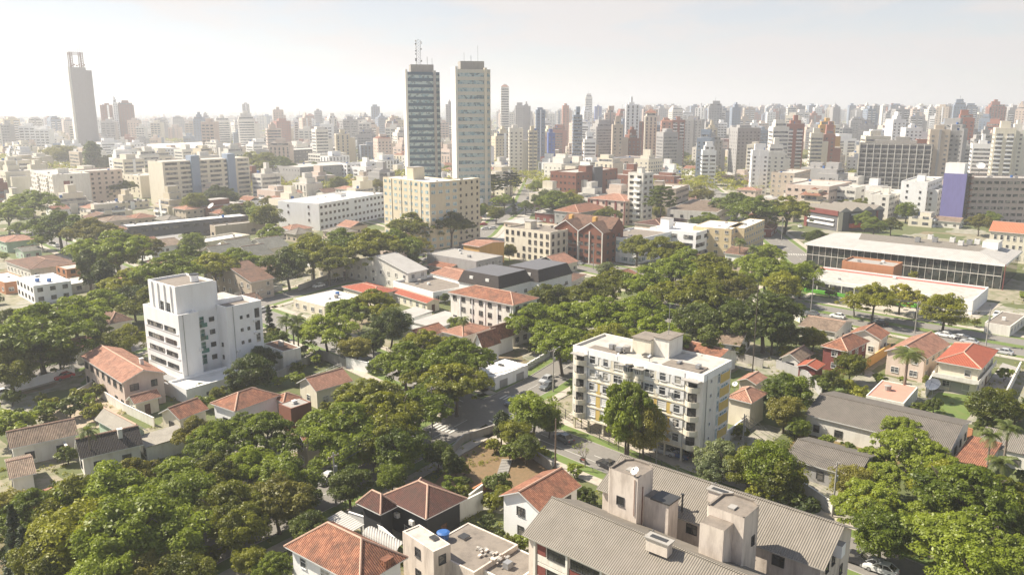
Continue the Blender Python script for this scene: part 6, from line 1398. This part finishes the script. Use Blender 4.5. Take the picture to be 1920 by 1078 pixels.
for a in ((202, 26, 197, 1250, 'brown', 'windowed', 'left half of the hazy brown twin slab behind the mast tower'), (216, 8, 192, 1240, 'white', 'blank-sided', 'white lift shaft between the hazy brown twin slabs'), (235, 29, 197, 1250, 'brown', 'windowed', 'right half of the hazy brown twin slab behind the mast tower'),
          (947, 15, 163, 1150, 'off-white', 'banded', 'very slim tall tower just right of the beige banded tower'), (704, 16, 200, 1500, 'blue-grey', 'ribbed', 'pointed blue-grey tower alone on the skyline left of the dark tower'),
          (461, 13, 195, 1700, 'grey', 'windowed', 'tallest grey tower on the left skyline'), (521, 19, 206, 1300, 'pinkish', 'windowed', 'pinkish stepped tower with a raised cap on the left skyline'), (596, 14, 208, 1600, 'grey', 'banded', 'lone grey tower between stepped and pointed skyline towers'),
          (1104, 13, 182, 1600, 'off-white', 'banded', 'tallest off-white tower of the central skyline'), (1122, 13, 200, 1700, 'blue', 'windowed', 'bright blue-glass tower beside the tallest off-white one'), (1187, 25, 196, 780, 'white', 'ribbed', 'tall white and black striped tower in the central skyline'),
          (1014, 17, 206, 800, 'blue-grey', 'windowed', 'slim dark blue-grey slab of the central skyline'), (1035, 13, 249, 760, 'blue', 'blank-sided', 'low solid deep blue slab in the central skyline'), (1061, 12, 198, 1150, 'salmon', 'windowed', 'slim pale tower with a salmon top'),
          (1084, 17, 216, 760, 'blue-grey', 'banded', 'grey banded tower left of the white and black striped tower'), (975, 17, 198, 1300, 'grey', 'windowed', 'left one of two grey twins right of the slim tall tower'), (988, 14, 199, 1320, 'grey', 'windowed', 'right one of two grey twins right of the slim tall tower'),
          (1222, 22, 218, 800, 'cream', 'ribbed', 'cream ribbed tower right of the striped tower'), (1252, 20, 228, 780, 'salmon', 'windowed', 'salmon block left of the red-brown tower'), (1274, 24, 225, 800, 'red-brown', 'balconied', 'broad red-brown tower in the central skyline'),
          (1338, 19, 240, 760, 'beige', 'blank-sided', 'plain beige windowless slab right of the red-brown tower'), (1342, 24, 199, 1200, 'grey', 'windowed', 'grey tower with rounded top in the right skyline'), (1335, 26, 282, 620, 'white', 'banded', 'white and dark modern block below the plain beige slab'),
          (1145, 20, 212, 900, 'pinkish', 'windowed', 'pinkish tower left of the striped tower'), (1108, 22, 262, 700, 'white', 'banded', 'small white banded block before the grey banded tower'), (1160, 20, 234, 720, 'tan', 'blank-sided', 'tan blank-sided block beside the striped tower'),
          (1432, 30, 282, 560, 'white', 'windowed', 'white block with blue tint above the roadside trees'), (1462, 34, 285, 600, 'off-white', 'windowed', 'broad off-white block right of the mid park trees'),
          (1537, 22, 250, 650, 'cream', 'banded', 'cream banded half of a paired tower left of the grid-front block'), (1561, 20, 252, 655, 'red-brown', 'windowed', 'brown half of a paired tower left of the grid-front block'), (1555, 28, 235, 700, 'ochre', 'windowed', 'ochre-topped tower behind the paired tower'),
          (1737, 28, 272, 560, 'red-brown', 'balconied', 'red-brown tower right of the grid-front block'), (1769, 34, 243, 540, 'tan', 'windowed', 'tan tower with gridded front and white cap'), (1797, 18, 245, 545, 'grey', 'blank-sided', 'grey blank flank of the tan gridded tower'),
          (1856, 40, 270, 600, 'white', 'banded', 'white and black banded tower near the right edge'), (1892, 34, 240, 560, 'cream', 'balconied', 'cream balconied tower near the right edge'), (1916, 22, 245, 565, 'off-white', 'blank-sided', 'off-white blank flank at the right edge'),
          (1870, 22, 250, 720, 'pinkish', 'banded', 'pinkish banded tower behind the white banded one'), (1815, 28, 222, 700, 'red-brown', 'windowed', 'red-brown tower behind the tan gridded tower'), (1800, 20, 197, 1100, 'blue-grey', 'windowed', 'blue-grey tower, highest of the right skyline'),
          (968, 26, 240, 700, 'off-white', 'windowed', 'off-white block at the foot of the grey twins'), (1000, 16, 245, 690, 'beige', 'banded', 'beige slim block beside the dark blue-grey slab'), (460, 30, 224, 1000, 'off-white', 'banded', 'off-white block below the tallest grey left tower'), (415, 26, 226, 1100, 'off-white', 'banded', 'off-white banded block of the left skyline'),
          (735, 26, 232, 1000, 'pinkish', 'windowed', 'pinkish block at the foot of the dark banded tower'), (620, 22, 222, 1200, 'pinkish', 'windowed', 'pale pink tower of the left skyline centre'), (843, 14, 196, 1300, 'grey', 'windowed', 'grey tower seen between the two banded towers, left'), (850, 8, 262, 1000, 'red-brown', 'windowed', 'red block between the two banded towers low down')):
    tpx(*a)
rr = random.Random(11)
def topy(px):
    if px < 380: return 222
    if px < 760: return 219
    if px < 930: return 220
    if px < 1180: return 207
    return 199
cs = ['white']*6+['off-white']*7+['cream']*2+['pinkish']*5+['tan']+['grey']*5+['red-brown']*1+['beige']*1+['blue-grey']*3
csR = ['white']*6+['off-white']*5+['cream']+['pinkish']*4+['tan']+['grey']*8+['brown']+['red-brown']*3+['blue-grey']*7+['dark grey']
st = ['windowed']*4+['banded']*3+['balconied']*3+['ribbed']*2+['blank-sided']
cnt = 0; tries = 0
while cnt < 225 and tries < 6000:
    tries += 1; px = rr.uniform(-30, 1960); right = px > 1100
    if rr.random() > (1 if right else .62): continue
    D = rr.choice([rr.uniform(620, 900), rr.uniform(850, 1250), rr.uniform(1150, 1700), rr.uniform(1150, 1700)])
    if not right and D < 760: continue
    if px < 330 and D < 1000: continue
    bx = (px-960)/1500; x = bx*D*cos(PIT); base_y = 200+60/D*1500
    yt = rr.uniform(topy(px), min(base_y-22, topy(px)+rr.choice([8, 20, 45]))) if D > 1100 else rr.uniform(topy(px)+22, max(topy(px)+28, base_y-24))
    h = CAM_H+D*math.tan(math.atan((539-yt)/1500)-PIT)
    if h < 12: h = rr.uniform(12, 25)
    w = rr.uniform(11, 22)
    if occupied(x, D, w*.7): continue
    tower(x, D, w, rr.uniform(12, 20), h, rr.choice(csR if right else cs), rr.choice(st), -degrees(math.atan(bx))*.8+rr.choice([-14, 8, 22])); cnt += 1
# low blocks in the belt between the gardens and the towers
cnt = 0; tries = 0
while cnt < 185 and tries < 14000:
    tries += 1; px = rr.uniform(-20, 1950); D = rr.uniform(400, 820) if px > 930 else rr.uniform(430, 1000)
    if px < 930 and rr.random() < .35: continue
    bx = (px-960)/1500; x = bx*D*cos(PIT); w = rr.uniform(12, 26); dd = rr.uniform(10, 18)
    if occupied(x, D, w*.75) or near_road(x, D, 12): continue
    tower(x, D, w, dd, rr.choice([6, 7, 7, 9, 11, 12, 14, 17, 20]) if D > 520 else rr.choice([4.5, 6, 7, 9]), rr.choice(['white']*5+['off-white']*5+['cream']*4+['pinkish']*3+['grey', 'brown', 'beige', 'beige', 'tan']), rr.choice(st), rr.choice([-40+rr.uniform(-4, 4)+90, 50-90+rr.uniform(-3, 3), 50])); cnt += 1
# small houses of the belt
RM = {'orange': T_OR, 'salmon': T_PK, 'brown': T_BR, 'sandy': T_OLD, 'grey': CORR, 'pale': CORRW}
cnt = 0; tries = 0
while cnt < 215 and tries < 14000:
    tries += 1; px = rr.uniform(-20, 1950); D = rr.uniform(250, 900); bx = (px-960)/1500; x = bx*D*cos(PIT); w, dd = rr.uniform(8, 15), rr.uniform(8, 14)
    q = proj(x, D, 0)
    if 1440 < q[0] < 1960 and 430 < q[1] < 680: continue      # showroom forecourt
    if occupied(x, D, w*.8+1) or near_road(x, D, 9): continue
    th = R(50); h = rr.choice([3.4, 3.8, 6.2]); c = rr.choice(['orange']*4+['salmon']*3+['brown']*2+['sandy']*2+['grey', 'pale', 'pale']); wl = rr.choice([('white', WHITE), ('cream', CREAM), ('pinkish', PINK), ('tan', TAN), ('off-white', WHITE2)])
    t = thing('house', '', 'house', (x, D, 0), th, 'small houses of the middle distance'); OCC.append((x, D, w, dd, th))
    b = MB(); b.box(0, w, 0, dd, 0, h, wl[1]); 
    for side, ln in ((0, w), (1, dd)):
        for i in range(max(1, int(ln/3.4))):
            p = (i+.5)*ln/max(1, int(ln/3.4))
            for f in range(2 if h > 5 else 1):
                z = .9+f*3
                if side == 0: b.box(p-.6, p+.6, -.05, -.005, z, z+1.1, GLD)
                else: b.box(-.05, -.005, p-.6, p+.6, z, z+1.1, GLD)
    b.build('wall', t)
    if rr.random() < .6: hip_roof(w, dd, h+.05, rr.uniform(1.4, 2.2), RM[c], .6).build('roof', t)
    else: gable_roof(w, dd, h+.05, rr.uniform(1.4, 2.4), rr.choice('xy'), RM[c], .5).build('roof', t)
    q = proj(x, D, h); auto_label(t, f"{'two-storey' if h > 5 else 'single-storey'} {wl[0]} house with {c} roof", q[0], q[1]); cnt += 1
# the city beyond: nobody can count it
b = MB(); rr = random.Random(23); mats_ = [cw[k] for k in cs]; matsR = [cw[k] for k in csR]
for i in range(5600):
    D = 900+5200*rr.random()**1.25; px = rr.uniform(-120, 2040); bx = (px-960)/1500; x = bx*D; right = px > 1120
    hi = (rr.random() < (.55 if right else .30)) and D < 4300
    if D < 1700 and hi: hi = rr.random() < .25
    base = 200+60/D*1500
    if hi:
        yt = topy(px)+rr.uniform(-2, 16) if D > 1500 else rr.uniform(228, 245); h = min(95, max(15, CAM_H+D*math.tan(math.atan((539-yt)/1500)-PIT)))
    else: h = rr.choice([4, 5, 7, 9, 12, 16, 20])
    w = rr.uniform(10, 22) if hi else rr.uniform(8, 17); dd = rr.uniform(8, 16)
    if occupied(x, D, w*.6): continue
    m = rr.choice(matsR if right else mats_); z0 = gz(x, D)-1 if D > 5200 else 0
    tp = rr.choice([T_OR, T_PK, T_OR, WROOF, CONCL, T_BR]) if h < 8 else rr.choice([CONC, CONCL, WROOF])
    a, c = x-w/2, x+w/2; b.box(a, c, D, D+dd, z0, z0+h, m, top=tp, bottom=False)
    if h > 15 and D < 3800:
        nf = int(h/3.4)
        for f in range(nf):
            if D < 2600:
                for u in range(3): b.f([(a+w*(.06+.32*u), D-.15, z0+1+f*3.4), (a+w*(.30+.32*u), D-.15, z0+1+f*3.4), (a+w*(.30+.32*u), D-.15, z0+2.6+f*3.4), (a+w*(.06+.32*u), D-.15, z0+2.6+f*3.4)], GLT)
            elif f % 2: b.f([(a+w*.1, D-.2, z0+1+f*3.4), (c-w*.1, D-.2, z0+1+f*3.4), (c-w*.1, D-.2, z0+3.2+f*3.4), (a+w*.1, D-.2, z0+3.2+f*3.4)], GLT)
        b.box(x-w*.2, x+w*.2, D+3, D+dd-3, z0+h, z0+h+3.5, m, bottom=False)
o = b.build('distant_city'); o['kind'] = 'stuff'; o['label'] = 'dense hazy city blocks filling the far distance up to the hills'; o['category'] = 'city blocks'
# ================================================================== trees, one by one as the photograph shows them
TP = """umbrella 215 455 62;umbrella 110 415 48;umbrella 165 425 42;umbrella 262 455 36;umbrella 312 497 60;umbrella 352 478 45;umbrella 402 492 46;umbrella 440 482 42;palm 158 470 26;umbrella 285 555 50;tall 195 520 26;umbrella 60 372 38;umbrella 12 395 34;umbrella 205 470 45;tall 165 500 26;umbrella 240 520 40;
round 540 495 44;umbrella 585 465 56;umbrella 640 450 58;umbrella 692 450 62;umbrella 740 448 52;umbrella 770 455 34;umbrella 615 480 46;umbrella 770 415 44;umbrella 845 412 46;umbrella 820 412 36;tall 775 480 20;tall 440 510 20;
umbrella 70 605 84;umbrella 25 640 60;umbrella 135 580 62;umbrella 190 560 42;round 250 560 34;umbrella 240 625 36;olive 20 690 44;umbrella 205 640 34;tall 185 625 26;round 110 660 34;olive 300 530 34;
round 470 700 44;round 492 672 30;round 448 722 26;cone 505 606 14;palm 535 600 20;palm 548 612 18;palm 556 598 18;bright 612 612 60;bright 650 580 48;round 732 608 42;umbrella 700 560 48;olive 668 652 30;round 700 640 26;olive 520 640 24;
umbrella 760 665 60;umbrella 852 658 72;umbrella 800 640 56;umbrella 855 705 62;umbrella 800 690 48;umbrella 650 785 76;umbrella 715 765 78;umbrella 780 755 64;umbrella 690 735 60;umbrella 815 725 44;olive 645 845 50;olive 745 840 54;olive 700 830 50;round 820 850 28;tall 842 862 18;round 655 905 42;olive 735 893 30;round 855 872 18;bush 872 905 13;
umbrella 405 812 52;umbrella 365 800 38;umbrella 500 798 60;umbrella 455 790 36;olive 540 895 56;olive 520 940 56;round 560 930 38;umbrella 245 885 56;umbrella 325 885 54;umbrella 400 875 52;umbrella 465 860 46;
umbrella 140 925 66;umbrella 60 945 56;olive 200 930 70;olive 340 930 66;umbrella 430 930 62;olive 240 1000 84;olive 320 1010 66;olive 140 1010 74;olive 450 990 52;olive 85 1050 56;cone 30 1020 26;cone 48 1052 24;olive 350 1075 50;olive 200 1075 60;bright 512 1058 34;olive 470 1050 30;round 580 990 34;olive 10 960 44;olive 270 1070 50;bush 400 1040 20;
olive 1000 770 46;olive 968 812 34;round 985 838 28;tall 940 795 20;olive 1030 790 26;bush 1015 850 16;bush 935 910 26;bush 925 945 22;olive 945 928 20;bare 1098 845 24;
umbrella 1000 590 54;umbrella 1060 590 62;umbrella 1130 580 68;umbrella 1055 635 58;umbrella 1145 630 62;umbrella 1205 570 58;umbrella 1225 615 58;umbrella 1300 540 66;umbrella 1355 520 54;round 1310 600 46;umbrella 1210 520 50;umbrella 1150 520 46;pale 1135 505 22;umbrella 1260 500 54;umbrella 1195 455 36;umbrella 1240 460 42;umbrella 1290 475 34;umbrella 1330 490 42;umbrella 1370 540 46;round 1350 580 36;round 1260 640 34;tall 1330 640 26;umbrella 1110 540 48;olive 1030 560 40;
bright 1438 505 56;bright 1410 490 34;olive 1502 520 36;bright 1515 500 26;olive 1470 535 36;round 1435 592 62;round 1395 605 46;layer 1452 585 34;round 1470 625 34;olive 1525 632 24;bright 1440 470 30;palm 1387 452 14;palm 1412 465 12;umbrella 1640 548 42;yellow 1605 560 30;yellow 1690 545 40;yellow 1720 560 32;olive 1772 580 38;umbrella 1475 385 48;umbrella 1420 385 48;umbrella 1380 375 40;olive 1745 470 22;olive 1580 385 14;
bush 1600 660 18;olive 1595 685 28;bush 1615 738 17;olive 1480 735 46;olive 1472 770 36;palm 1702 662 30;olive 1560 710 20;bush 1545 725 20;bush 1590 725 16;bush 1530 715 14;bushb 1650 712 14;bright 1705 830 56;bright 1740 850 48;bright 1690 800 36;olive 1865 760 42;bush 1850 800 20;palm 1890 800 22;palm 1860 815 20;bush 1905 775 24;
bright 1630 935 62;olive 1600 905 40;bright 1665 890 40;umbrella 1820 905 78;umbrella 1770 890 52;umbrella 1875 920 58;olive 1655 1000 54;olive 1640 960 42;bright 1800 1005 84;bright 1760 960 50;bright 1870 1030 66;olive 1820 1060 60;umbrella 1900 960 46;olive 1440 868 56;olive 1460 890 46;pale 1350 855 44;pale 1335 880 32;olive 1405 875 42;bush 1480 940 26;bush 1430 925 26;bush 1520 955 24;palm 1880 865 24;bush 1660 865 18;
umbrella 1040 372 40;olive 1062 380 34;round 1020 375 26;palm 1030 372 14;layer 1240 372 30;layer 1222 368 24;umbrella 1310 358 28;umbrella 945 372 22;layer 925 345 22;layer 958 340 20;olive 900 395 16;olive 930 400 18;olive 500 405 30;olive 480 400 20;olive 366 380 26;round 412 365 26;round 428 372 20;olive 632 345 20;round 600 330 18;round 582 335 16;tall 590 318 12;umbrella 500 300 38;umbrella 525 305 34;umbrella 470 295 30;umbrella 225 345 26;olive 245 290 16;tall 172 290 20;tall 183 300 12;olive 205 305 20;olive 120 290 24;olive 95 290 18;cone 963 390 8;umbrella 705 343 18;olive 345 545 18;
round 640 1030 20;bush 700 862 16;bush 180 735 16;bushb 85 770 20;bushb 60 785 16;bush 130 765 22;bush 150 745 18;palm 165 805 18;bush 100 760 16;bushb 20 800 34;bush 410 740 18;bush 700 690 14;bush 955 700 10;bush 845 620 18;olive 855 610 20;palm 868 600 12;bush 1000 655 12;bush 980 560 10;bush 1100 700 18;bush 1085 740 20;bush 560 690 14;bushb 1550 870 22;bushb 1630 862 26;bush 1590 850 22;olive 1500 800 20;bush 835 560 12;bush 862 565 10;umbrella 20 600 44;olive 1700 395 20;olive 1670 375 16;bush 1745 715 14;olive 955 470 16;olive 1385 655 14;olive 1345 655 14;bush 1475 660 16"""
for s in TP.replace('\n', '').split(';'):
    k, a, c, r_ = s.split(); tree_px(k, float(a), float(c), float(r_))
def tree_base(kind, bx, by, rpx, ytop):
    x, y = G(bx, by); d = vdist(x, y, 8); h = CAM_H+y*math.tan(math.atan((539-ytop)/1500)-PIT); tree_at(kind, x, y, rpx*d/1500, h, bx, (by+ytop)/2)
tree_base('bright', 1176, 862, 56, 702); tree_base('olive', 1172, 858, 44, 735); tree_base('olive', 1206, 872, 40, 760)
rr = random.Random(31); cnt = 0; tries = 0
nonb = 300-sum(1 for t in THINGS if t.get('category') == 'tree')
def treehit(x, y, r): return any((x-a)**2+(y-b_)**2 < (r+c)**2*.45 for a, b_, c in TREES)
while cnt < max(20, nonb) and tries < 20000:
    tries += 1; px = rr.uniform(-20, 1950); D = rr.uniform(300, 900); bx = (px-960)/1500; x = bx*D*cos(PIT); r_ = rr.uniform(4, 8)
    if occupied(x, D, r_*.55) or near_road(x, D, 2) or treehit(x, D, r_): continue
    k = rr.choice(['umbrella', 'umbrella', 'olive', 'round', 'umbrella', 'bright']); a, c, f = HF[k]; tree_at(k, x, D, r_, a*r_+c); cnt += 1
# garden shrubs and small crowns close by, on free ground
cnt = 0; tries = 0
while cnt < 170 and tries < 12000:
    tries += 1; px = rr.uniform(-10, 1930); py = rr.uniform(480, 1070); x, y = G(px, py); r_ = rr.uniform(1.0, 2.3)
    if occupied(x, y, r_+.6) or near_road(x, y, 4.8) or treehit(x, y, r_*.3): continue
    k = rr.choice(['bush', 'bushb', 'bush']); tree_at(k, x, y, r_, 1.4*r_+.3); cnt += 1
# canopy of the far city: one mass
rng = np.random.default_rng(5); C_ = []; Rr = []
for i in range(5200):
    D = 560+4200*rng.random()**1.5; px = rng.uniform(-80, 2000); x = (px-960)/1500*D; r_ = rng.uniform(3.5, 8)*(1+D/5000)
    if occupied(x, D, 2): continue
    for k in range(3): C_.append((x+rng.normal()*r_*.7, D+rng.normal()*r_*.7, rng.uniform(3.5, 7.5))); Rr.append(r_*.62)
me = quadmesh('distant_canopy', leafcloud(np.array(C_), np.array(Rr), 34, 1.9, rng, .6), F1)
o = bpy.data.objects.new('distant_canopy', me); COL.objects.link(o); o['kind'] = 'stuff'; o['label'] = 'treetops scattered between the far city blocks'; o['category'] = 'tree canopy'
C_ = []; Rr = []
for i in range(2600):
    D = rng.uniform(5000, 10500); x = rng.uniform(-7500, 7500); C_.append((x, D, gz(x, D)+6)); Rr.append(rng.uniform(25, 60))
me = quadmesh('wooded_hills', leafcloud(np.array(C_), np.array(Rr), 26, 16, rng, .35), F2)
o = bpy.data.objects.new('wooded_hills', me); COL.objects.link(o); o['kind'] = 'structure'
# rough low plants in the yards
C_ = []; Rr = []
for i in range(9000):
    px = rng.uniform(0, 1920); py = rng.uniform(500, 1078); x, y = G(px, py)
    if near_road(x, y, 1.0) or occupied(x, y, .3): continue
    n_ = sin(x*.35+1)*cos(y*.31)+sin(x*.11-y*.17)
    if n_ < .15: continue
    C_.append((x, y, .12)); Rr.append(rng.uniform(.25, .7))
me = quadmesh('undergrowth', leafcloud(np.array(C_), np.array(Rr), 26, .24, rng, .6), F1)
o = bpy.data.objects.new('undergrowth', me); COL.objects.link(o); o['kind'] = 'stuff'; o['label'] = 'tufts of weeds and long grass in the yards'; o['category'] = 'undergrowth'
# ------------------------------------------------------------------ cars
for a in ((764, 829, 55, 'white', 'white pickup-like car parked on the diagonal street under the big trees'), (613, 897, 58, 'white', 'white car half hidden by foliage at the lower left of the diagonal street'), (1057, 822, -52, 'grey', 'dark grey hatchback driving past the balcony block railing'),
          (1025, 712, 55, 'silver', 'upper silver car parked by the kerb beyond the crossing'), (1026, 724, 55, 'grey', 'lower dark car parked by the kerb beyond the crossing'), (962, 754, 55, 'grey', 'dark car driving away right of the crossing'),
          (598, 536, 50, 'white', 'white car on the curved street by the white gabled house'), (636, 526, 50, 'black', 'dark car in tree shade on the curved street'), (490, 582, 60, 'white', 'white van-like car at the bend right of the stepped white block'),
          (1084, 494, -35, 'silver', 'silver car in front of the twin-gabled brown block'), (105, 461, -42, 'white', 'white car at the left junction'), (28, 433, 10, 'silver', 'silver car at the far left of the left junction'), (140, 480, -42, 'grey', 'grey car under the left tree row'),
          (906, 421, 20, 'red', 'bright red car in the courtyard beside the beige slab'), (888, 418, 20, 'silver', 'silver car left of the red car'), (910, 429, 15, 'white', 'white car below the red car'), (924, 428, 15, 'white', 'second white car right of the one below the red car'), (873, 424, 30, 'black', 'black car in shade left of the red car'),
          (800, 489, 50, 'grey', 'upper grey car in the small car park behind the white gabled house'), (812, 487, 50, 'black', 'black car in the small car park behind the white gabled house'),
          (1522, 588, -47, 'grey', 'grey car on the avenue beyond the brown-roofed bungalow'), (1571, 593, -47, 'white', 'white car on the avenue near the yellowing trees'), (1770, 628, -47, 'white', 'white car parked on the avenue below the leafy tree'), (1797, 633, -47, 'white', 'white car behind the black one on the avenue'), (1808, 636, -47, 'black', 'black car on the avenue behind the red-roofed villa'), (1818, 641, -47, 'silver', 'silver car in front of the black one behind the villa'),
          (1869, 590, 50, 'white', 'upper white car in the drive right of the podium'), (1862, 604, 50, 'blue', 'lower bluish car in the drive right of the podium'), (1882, 660, -47, 'silver', 'silver car near the pole right of the villa'), (1600, 1046, -40, 'black', 'black car beside the end wall of the rear block'), (1652, 1066, -40, 'white', 'white car under the bottom right trees'), (1640, 1058, -40, 'silver', 'silver car under the bottom right trees'),
          (1248, 846, -38, 'silver', 'silver car parked under the balcony block pillars'), (1272, 852, -38, 'blue', 'dark blue car under the balcony block pillars'), (1386, 487, 50, 'silver', 'silver car in the carport below the yellow corner wing'), (0, 738, 58, 'white', 'white car at the left edge by the white street wall'), (120, 706, 55, 'red', 'dark red car under the left street trees'),
          (1140, 872, -50, 'black', 'black car by the kerb near the rear block gable'), (975, 392, 80, 'silver', 'silver car on the far straight street'), (985, 382, 80, 'white', 'white car on the far straight street'), (990, 372, 80, 'grey', 'grey car on the far straight street'), (1500, 425, 80, 'white', 'white car at the far crossing'), (1650, 606, -47, 'black', 'black car under the yellowing trees of the avenue')):
    car(*a)
# ------------------------------------------------------------------ poles, lamps, cables
p1 = pole(842, 772, 9, 'concrete utility pole at the street crossing corner', lamp=True); p2 = pole(811, 820, 10, 'utility pole in the verge left of the crossing'); p3 = pole(630, 950, 9, 'utility pole by the carport')
p4 = pole(1037, 735, 10, 'utility pole beside the parked cars beyond the crossing', lamp=True); p5 = pole(1041, 878, 9, 'dark wooden pole behind the orange gabled house', arms=False, m=WOOD)
p6 = pole(1410, 708, 22, 'very tall dark bare pole behind the balcony block', arms=False, m=BARK); p7 = pole(1848, 650, 10, 'concrete pole on the avenue above the red-roofed villa'); p8 = pole(1520, 588, 11, 'concrete pole on the avenue left of the white car')
p9 = pole(484, 608, 10, 'utility pole right of the stepped white block', lamp=True); p10 = pole(585, 538, 10, 'utility pole on the curved street'); p11 = pole(120, 690, 9, 'utility pole under the left street trees'); p12 = pole(1230, 875, 9, 'pole with meters in front of the balcony block')
p13 = pole(72, 460, 9, 'pole at the left junction'); p14 = pole(128, 480, 10, 'second pole right of the left junction'); p15 = pole(1062, 495, 10, 'left pole in front of the brown gabled block'); p16 = pole(1085, 500, 10, 'middle pole in front of the brown gabled block'); p17 = pole(1112, 505, 10, 'right pole in front of the brown gabled block')
p18 = pole(1560, 970, 9, 'pole behind the right end of the rear corrugated block'); p19 = pole(1390, 868, 9, 'pole with cables near the silvery trees'); p20 = pole(1715, 625, 9, 'pole on the avenue median left of the leafy tree'); p21 = pole(1465, 452, 10, 'pole at the far crossing', lamp=True)
for a, c, l in ((p1, p2, 'cables between the two poles at the crossing'), (p2, p3, 'cables running down the diagonal street'), (p1, p4, 'cables along the upper diagonal street'), (p8, p20, 'cables above the avenue, left span'), (p20, p7, 'cables above the avenue, right span'), (p13, p14, 'cables at the left junction'), (p15, p16, 'cables before the brown block, left span'), (p16, p17, 'cables before the brown block, right span'), (p19, p18, 'cables behind the rear corrugated block'), (p9, p10, 'cables along the curved street')): wire(a, c, l)
dish(396, 387, 8, 1.9, 'large mesh dish by the charcoal school building', 4, 230, FRW); dish(411, 460, 8, 1.0, 'white dish among the grey shingled gables', 5, 230, FRW); dish(1378, 720, 3, .6, 'small dish by the salmon-roofed outhouse', 1, 230, FRW)
dish(1218, 668, 17.2, .45, 'small dish on the balcony block roof', 16.2, 200, METAL); dish(1158, 666, 17.2, .45, 'small white dish on the left of the balcony block roof', 16.2, 200, FRW)
def rider(px, py, label):
    x, y = G(px, py); o = thing('motorcycle', label, 'motorcycle', (x, y, .06), R(-50)); b = MB()
    b.box(-.5, .45, -.12, .12, .45, .8, REDP); b.box(-.6, .0, -.14, .14, .8, .92, FRD); b.build('body', o)
    for s in (-.65, .65):
        b = MB(); n = 12
        for i in range(n): a0, a1 = 2*pi*i/n, 2*pi*(i+1)/n; b.f([(s+.3*cos(a0), -.06, .3+.3*sin(a0)), (s+.3*cos(a1), -.06, .3+.3*sin(a1)), (s+.3*cos(a1), .06, .3+.3*sin(a1)), (s+.3*cos(a0), .06, .3+.3*sin(a0))], FRD); b.f([(s, -.03, .3), (s+.3*cos(a0), -.05, .3+.3*sin(a0)), (s+.3*cos(a1), -.05, .3+.3*sin(a1))], METD); b.f([(s, .03, .3), (s+.3*cos(a0), .05, .3+.3*sin(a0)), (s+.3*cos(a1), .05, .3+.3*sin(a1))], METD)
        b.build('wheel', o)
    b = MB(); b.tube((.62, 0, .3), (.42, 0, 1.0), .04, .04, METAL, 5); b.tube((.42, -.35, 1.02), (.42, .35, 1.02), .03, .03, METD, 5); b.build('handlebar', o)
rider(1094, 868, 'red motorcycle parked at the kerb beside the bare young tree')
# stone steps in the dry lot
b = MB()
for i in range(12): b.box(-.9, .9, i*.55, i*.55+.42, 0, .12+i*.02, CONC)
P_ = G(940, 895); t = thing('garden_steps', 'concrete garden steps descending through the dry lot', 'steps', (P_[0], P_[1], 0), R(-8)); b.build('treads', t)
finish_labels()
for o in bpy.data.objects:
    if o.type == 'MESH' and o.get('label') == '': del o['label']
# ------------------------------------------------------------------ the air
hb = MB(); hb.box(-15000, 15000, -250, 18500, -12, 190, METAL); me = hb.mesh('haze'); me.materials.clear()
m = bpy.data.materials.new('haze_air'); m.use_nodes = True; n = m.node_tree; n.nodes.clear(); oo = n.nodes.new('ShaderNodeOutputMaterial'); pv = n.nodes.new('ShaderNodeVolumePrincipled')
pv.inputs['Color'].default_value = (.92, .935, .985, 1); pv.inputs['Density'].default_value = 0.00032; pv.inputs['Anisotropy'].default_value = .35
n.links.new(pv.outputs[0], oo.inputs['Volume']); me.materials.append(m); m.cycles.homogeneous_volume = True if hasattr(m, 'cycles') and hasattr(m.cycles, 'homogeneous_volume') else True
hz_ = bpy.data.objects.new('haze', me); COL.objects.link(hz_); hz_['kind'] = 'stuff'; hz_['label'] = 'thin summer haze over the whole city'
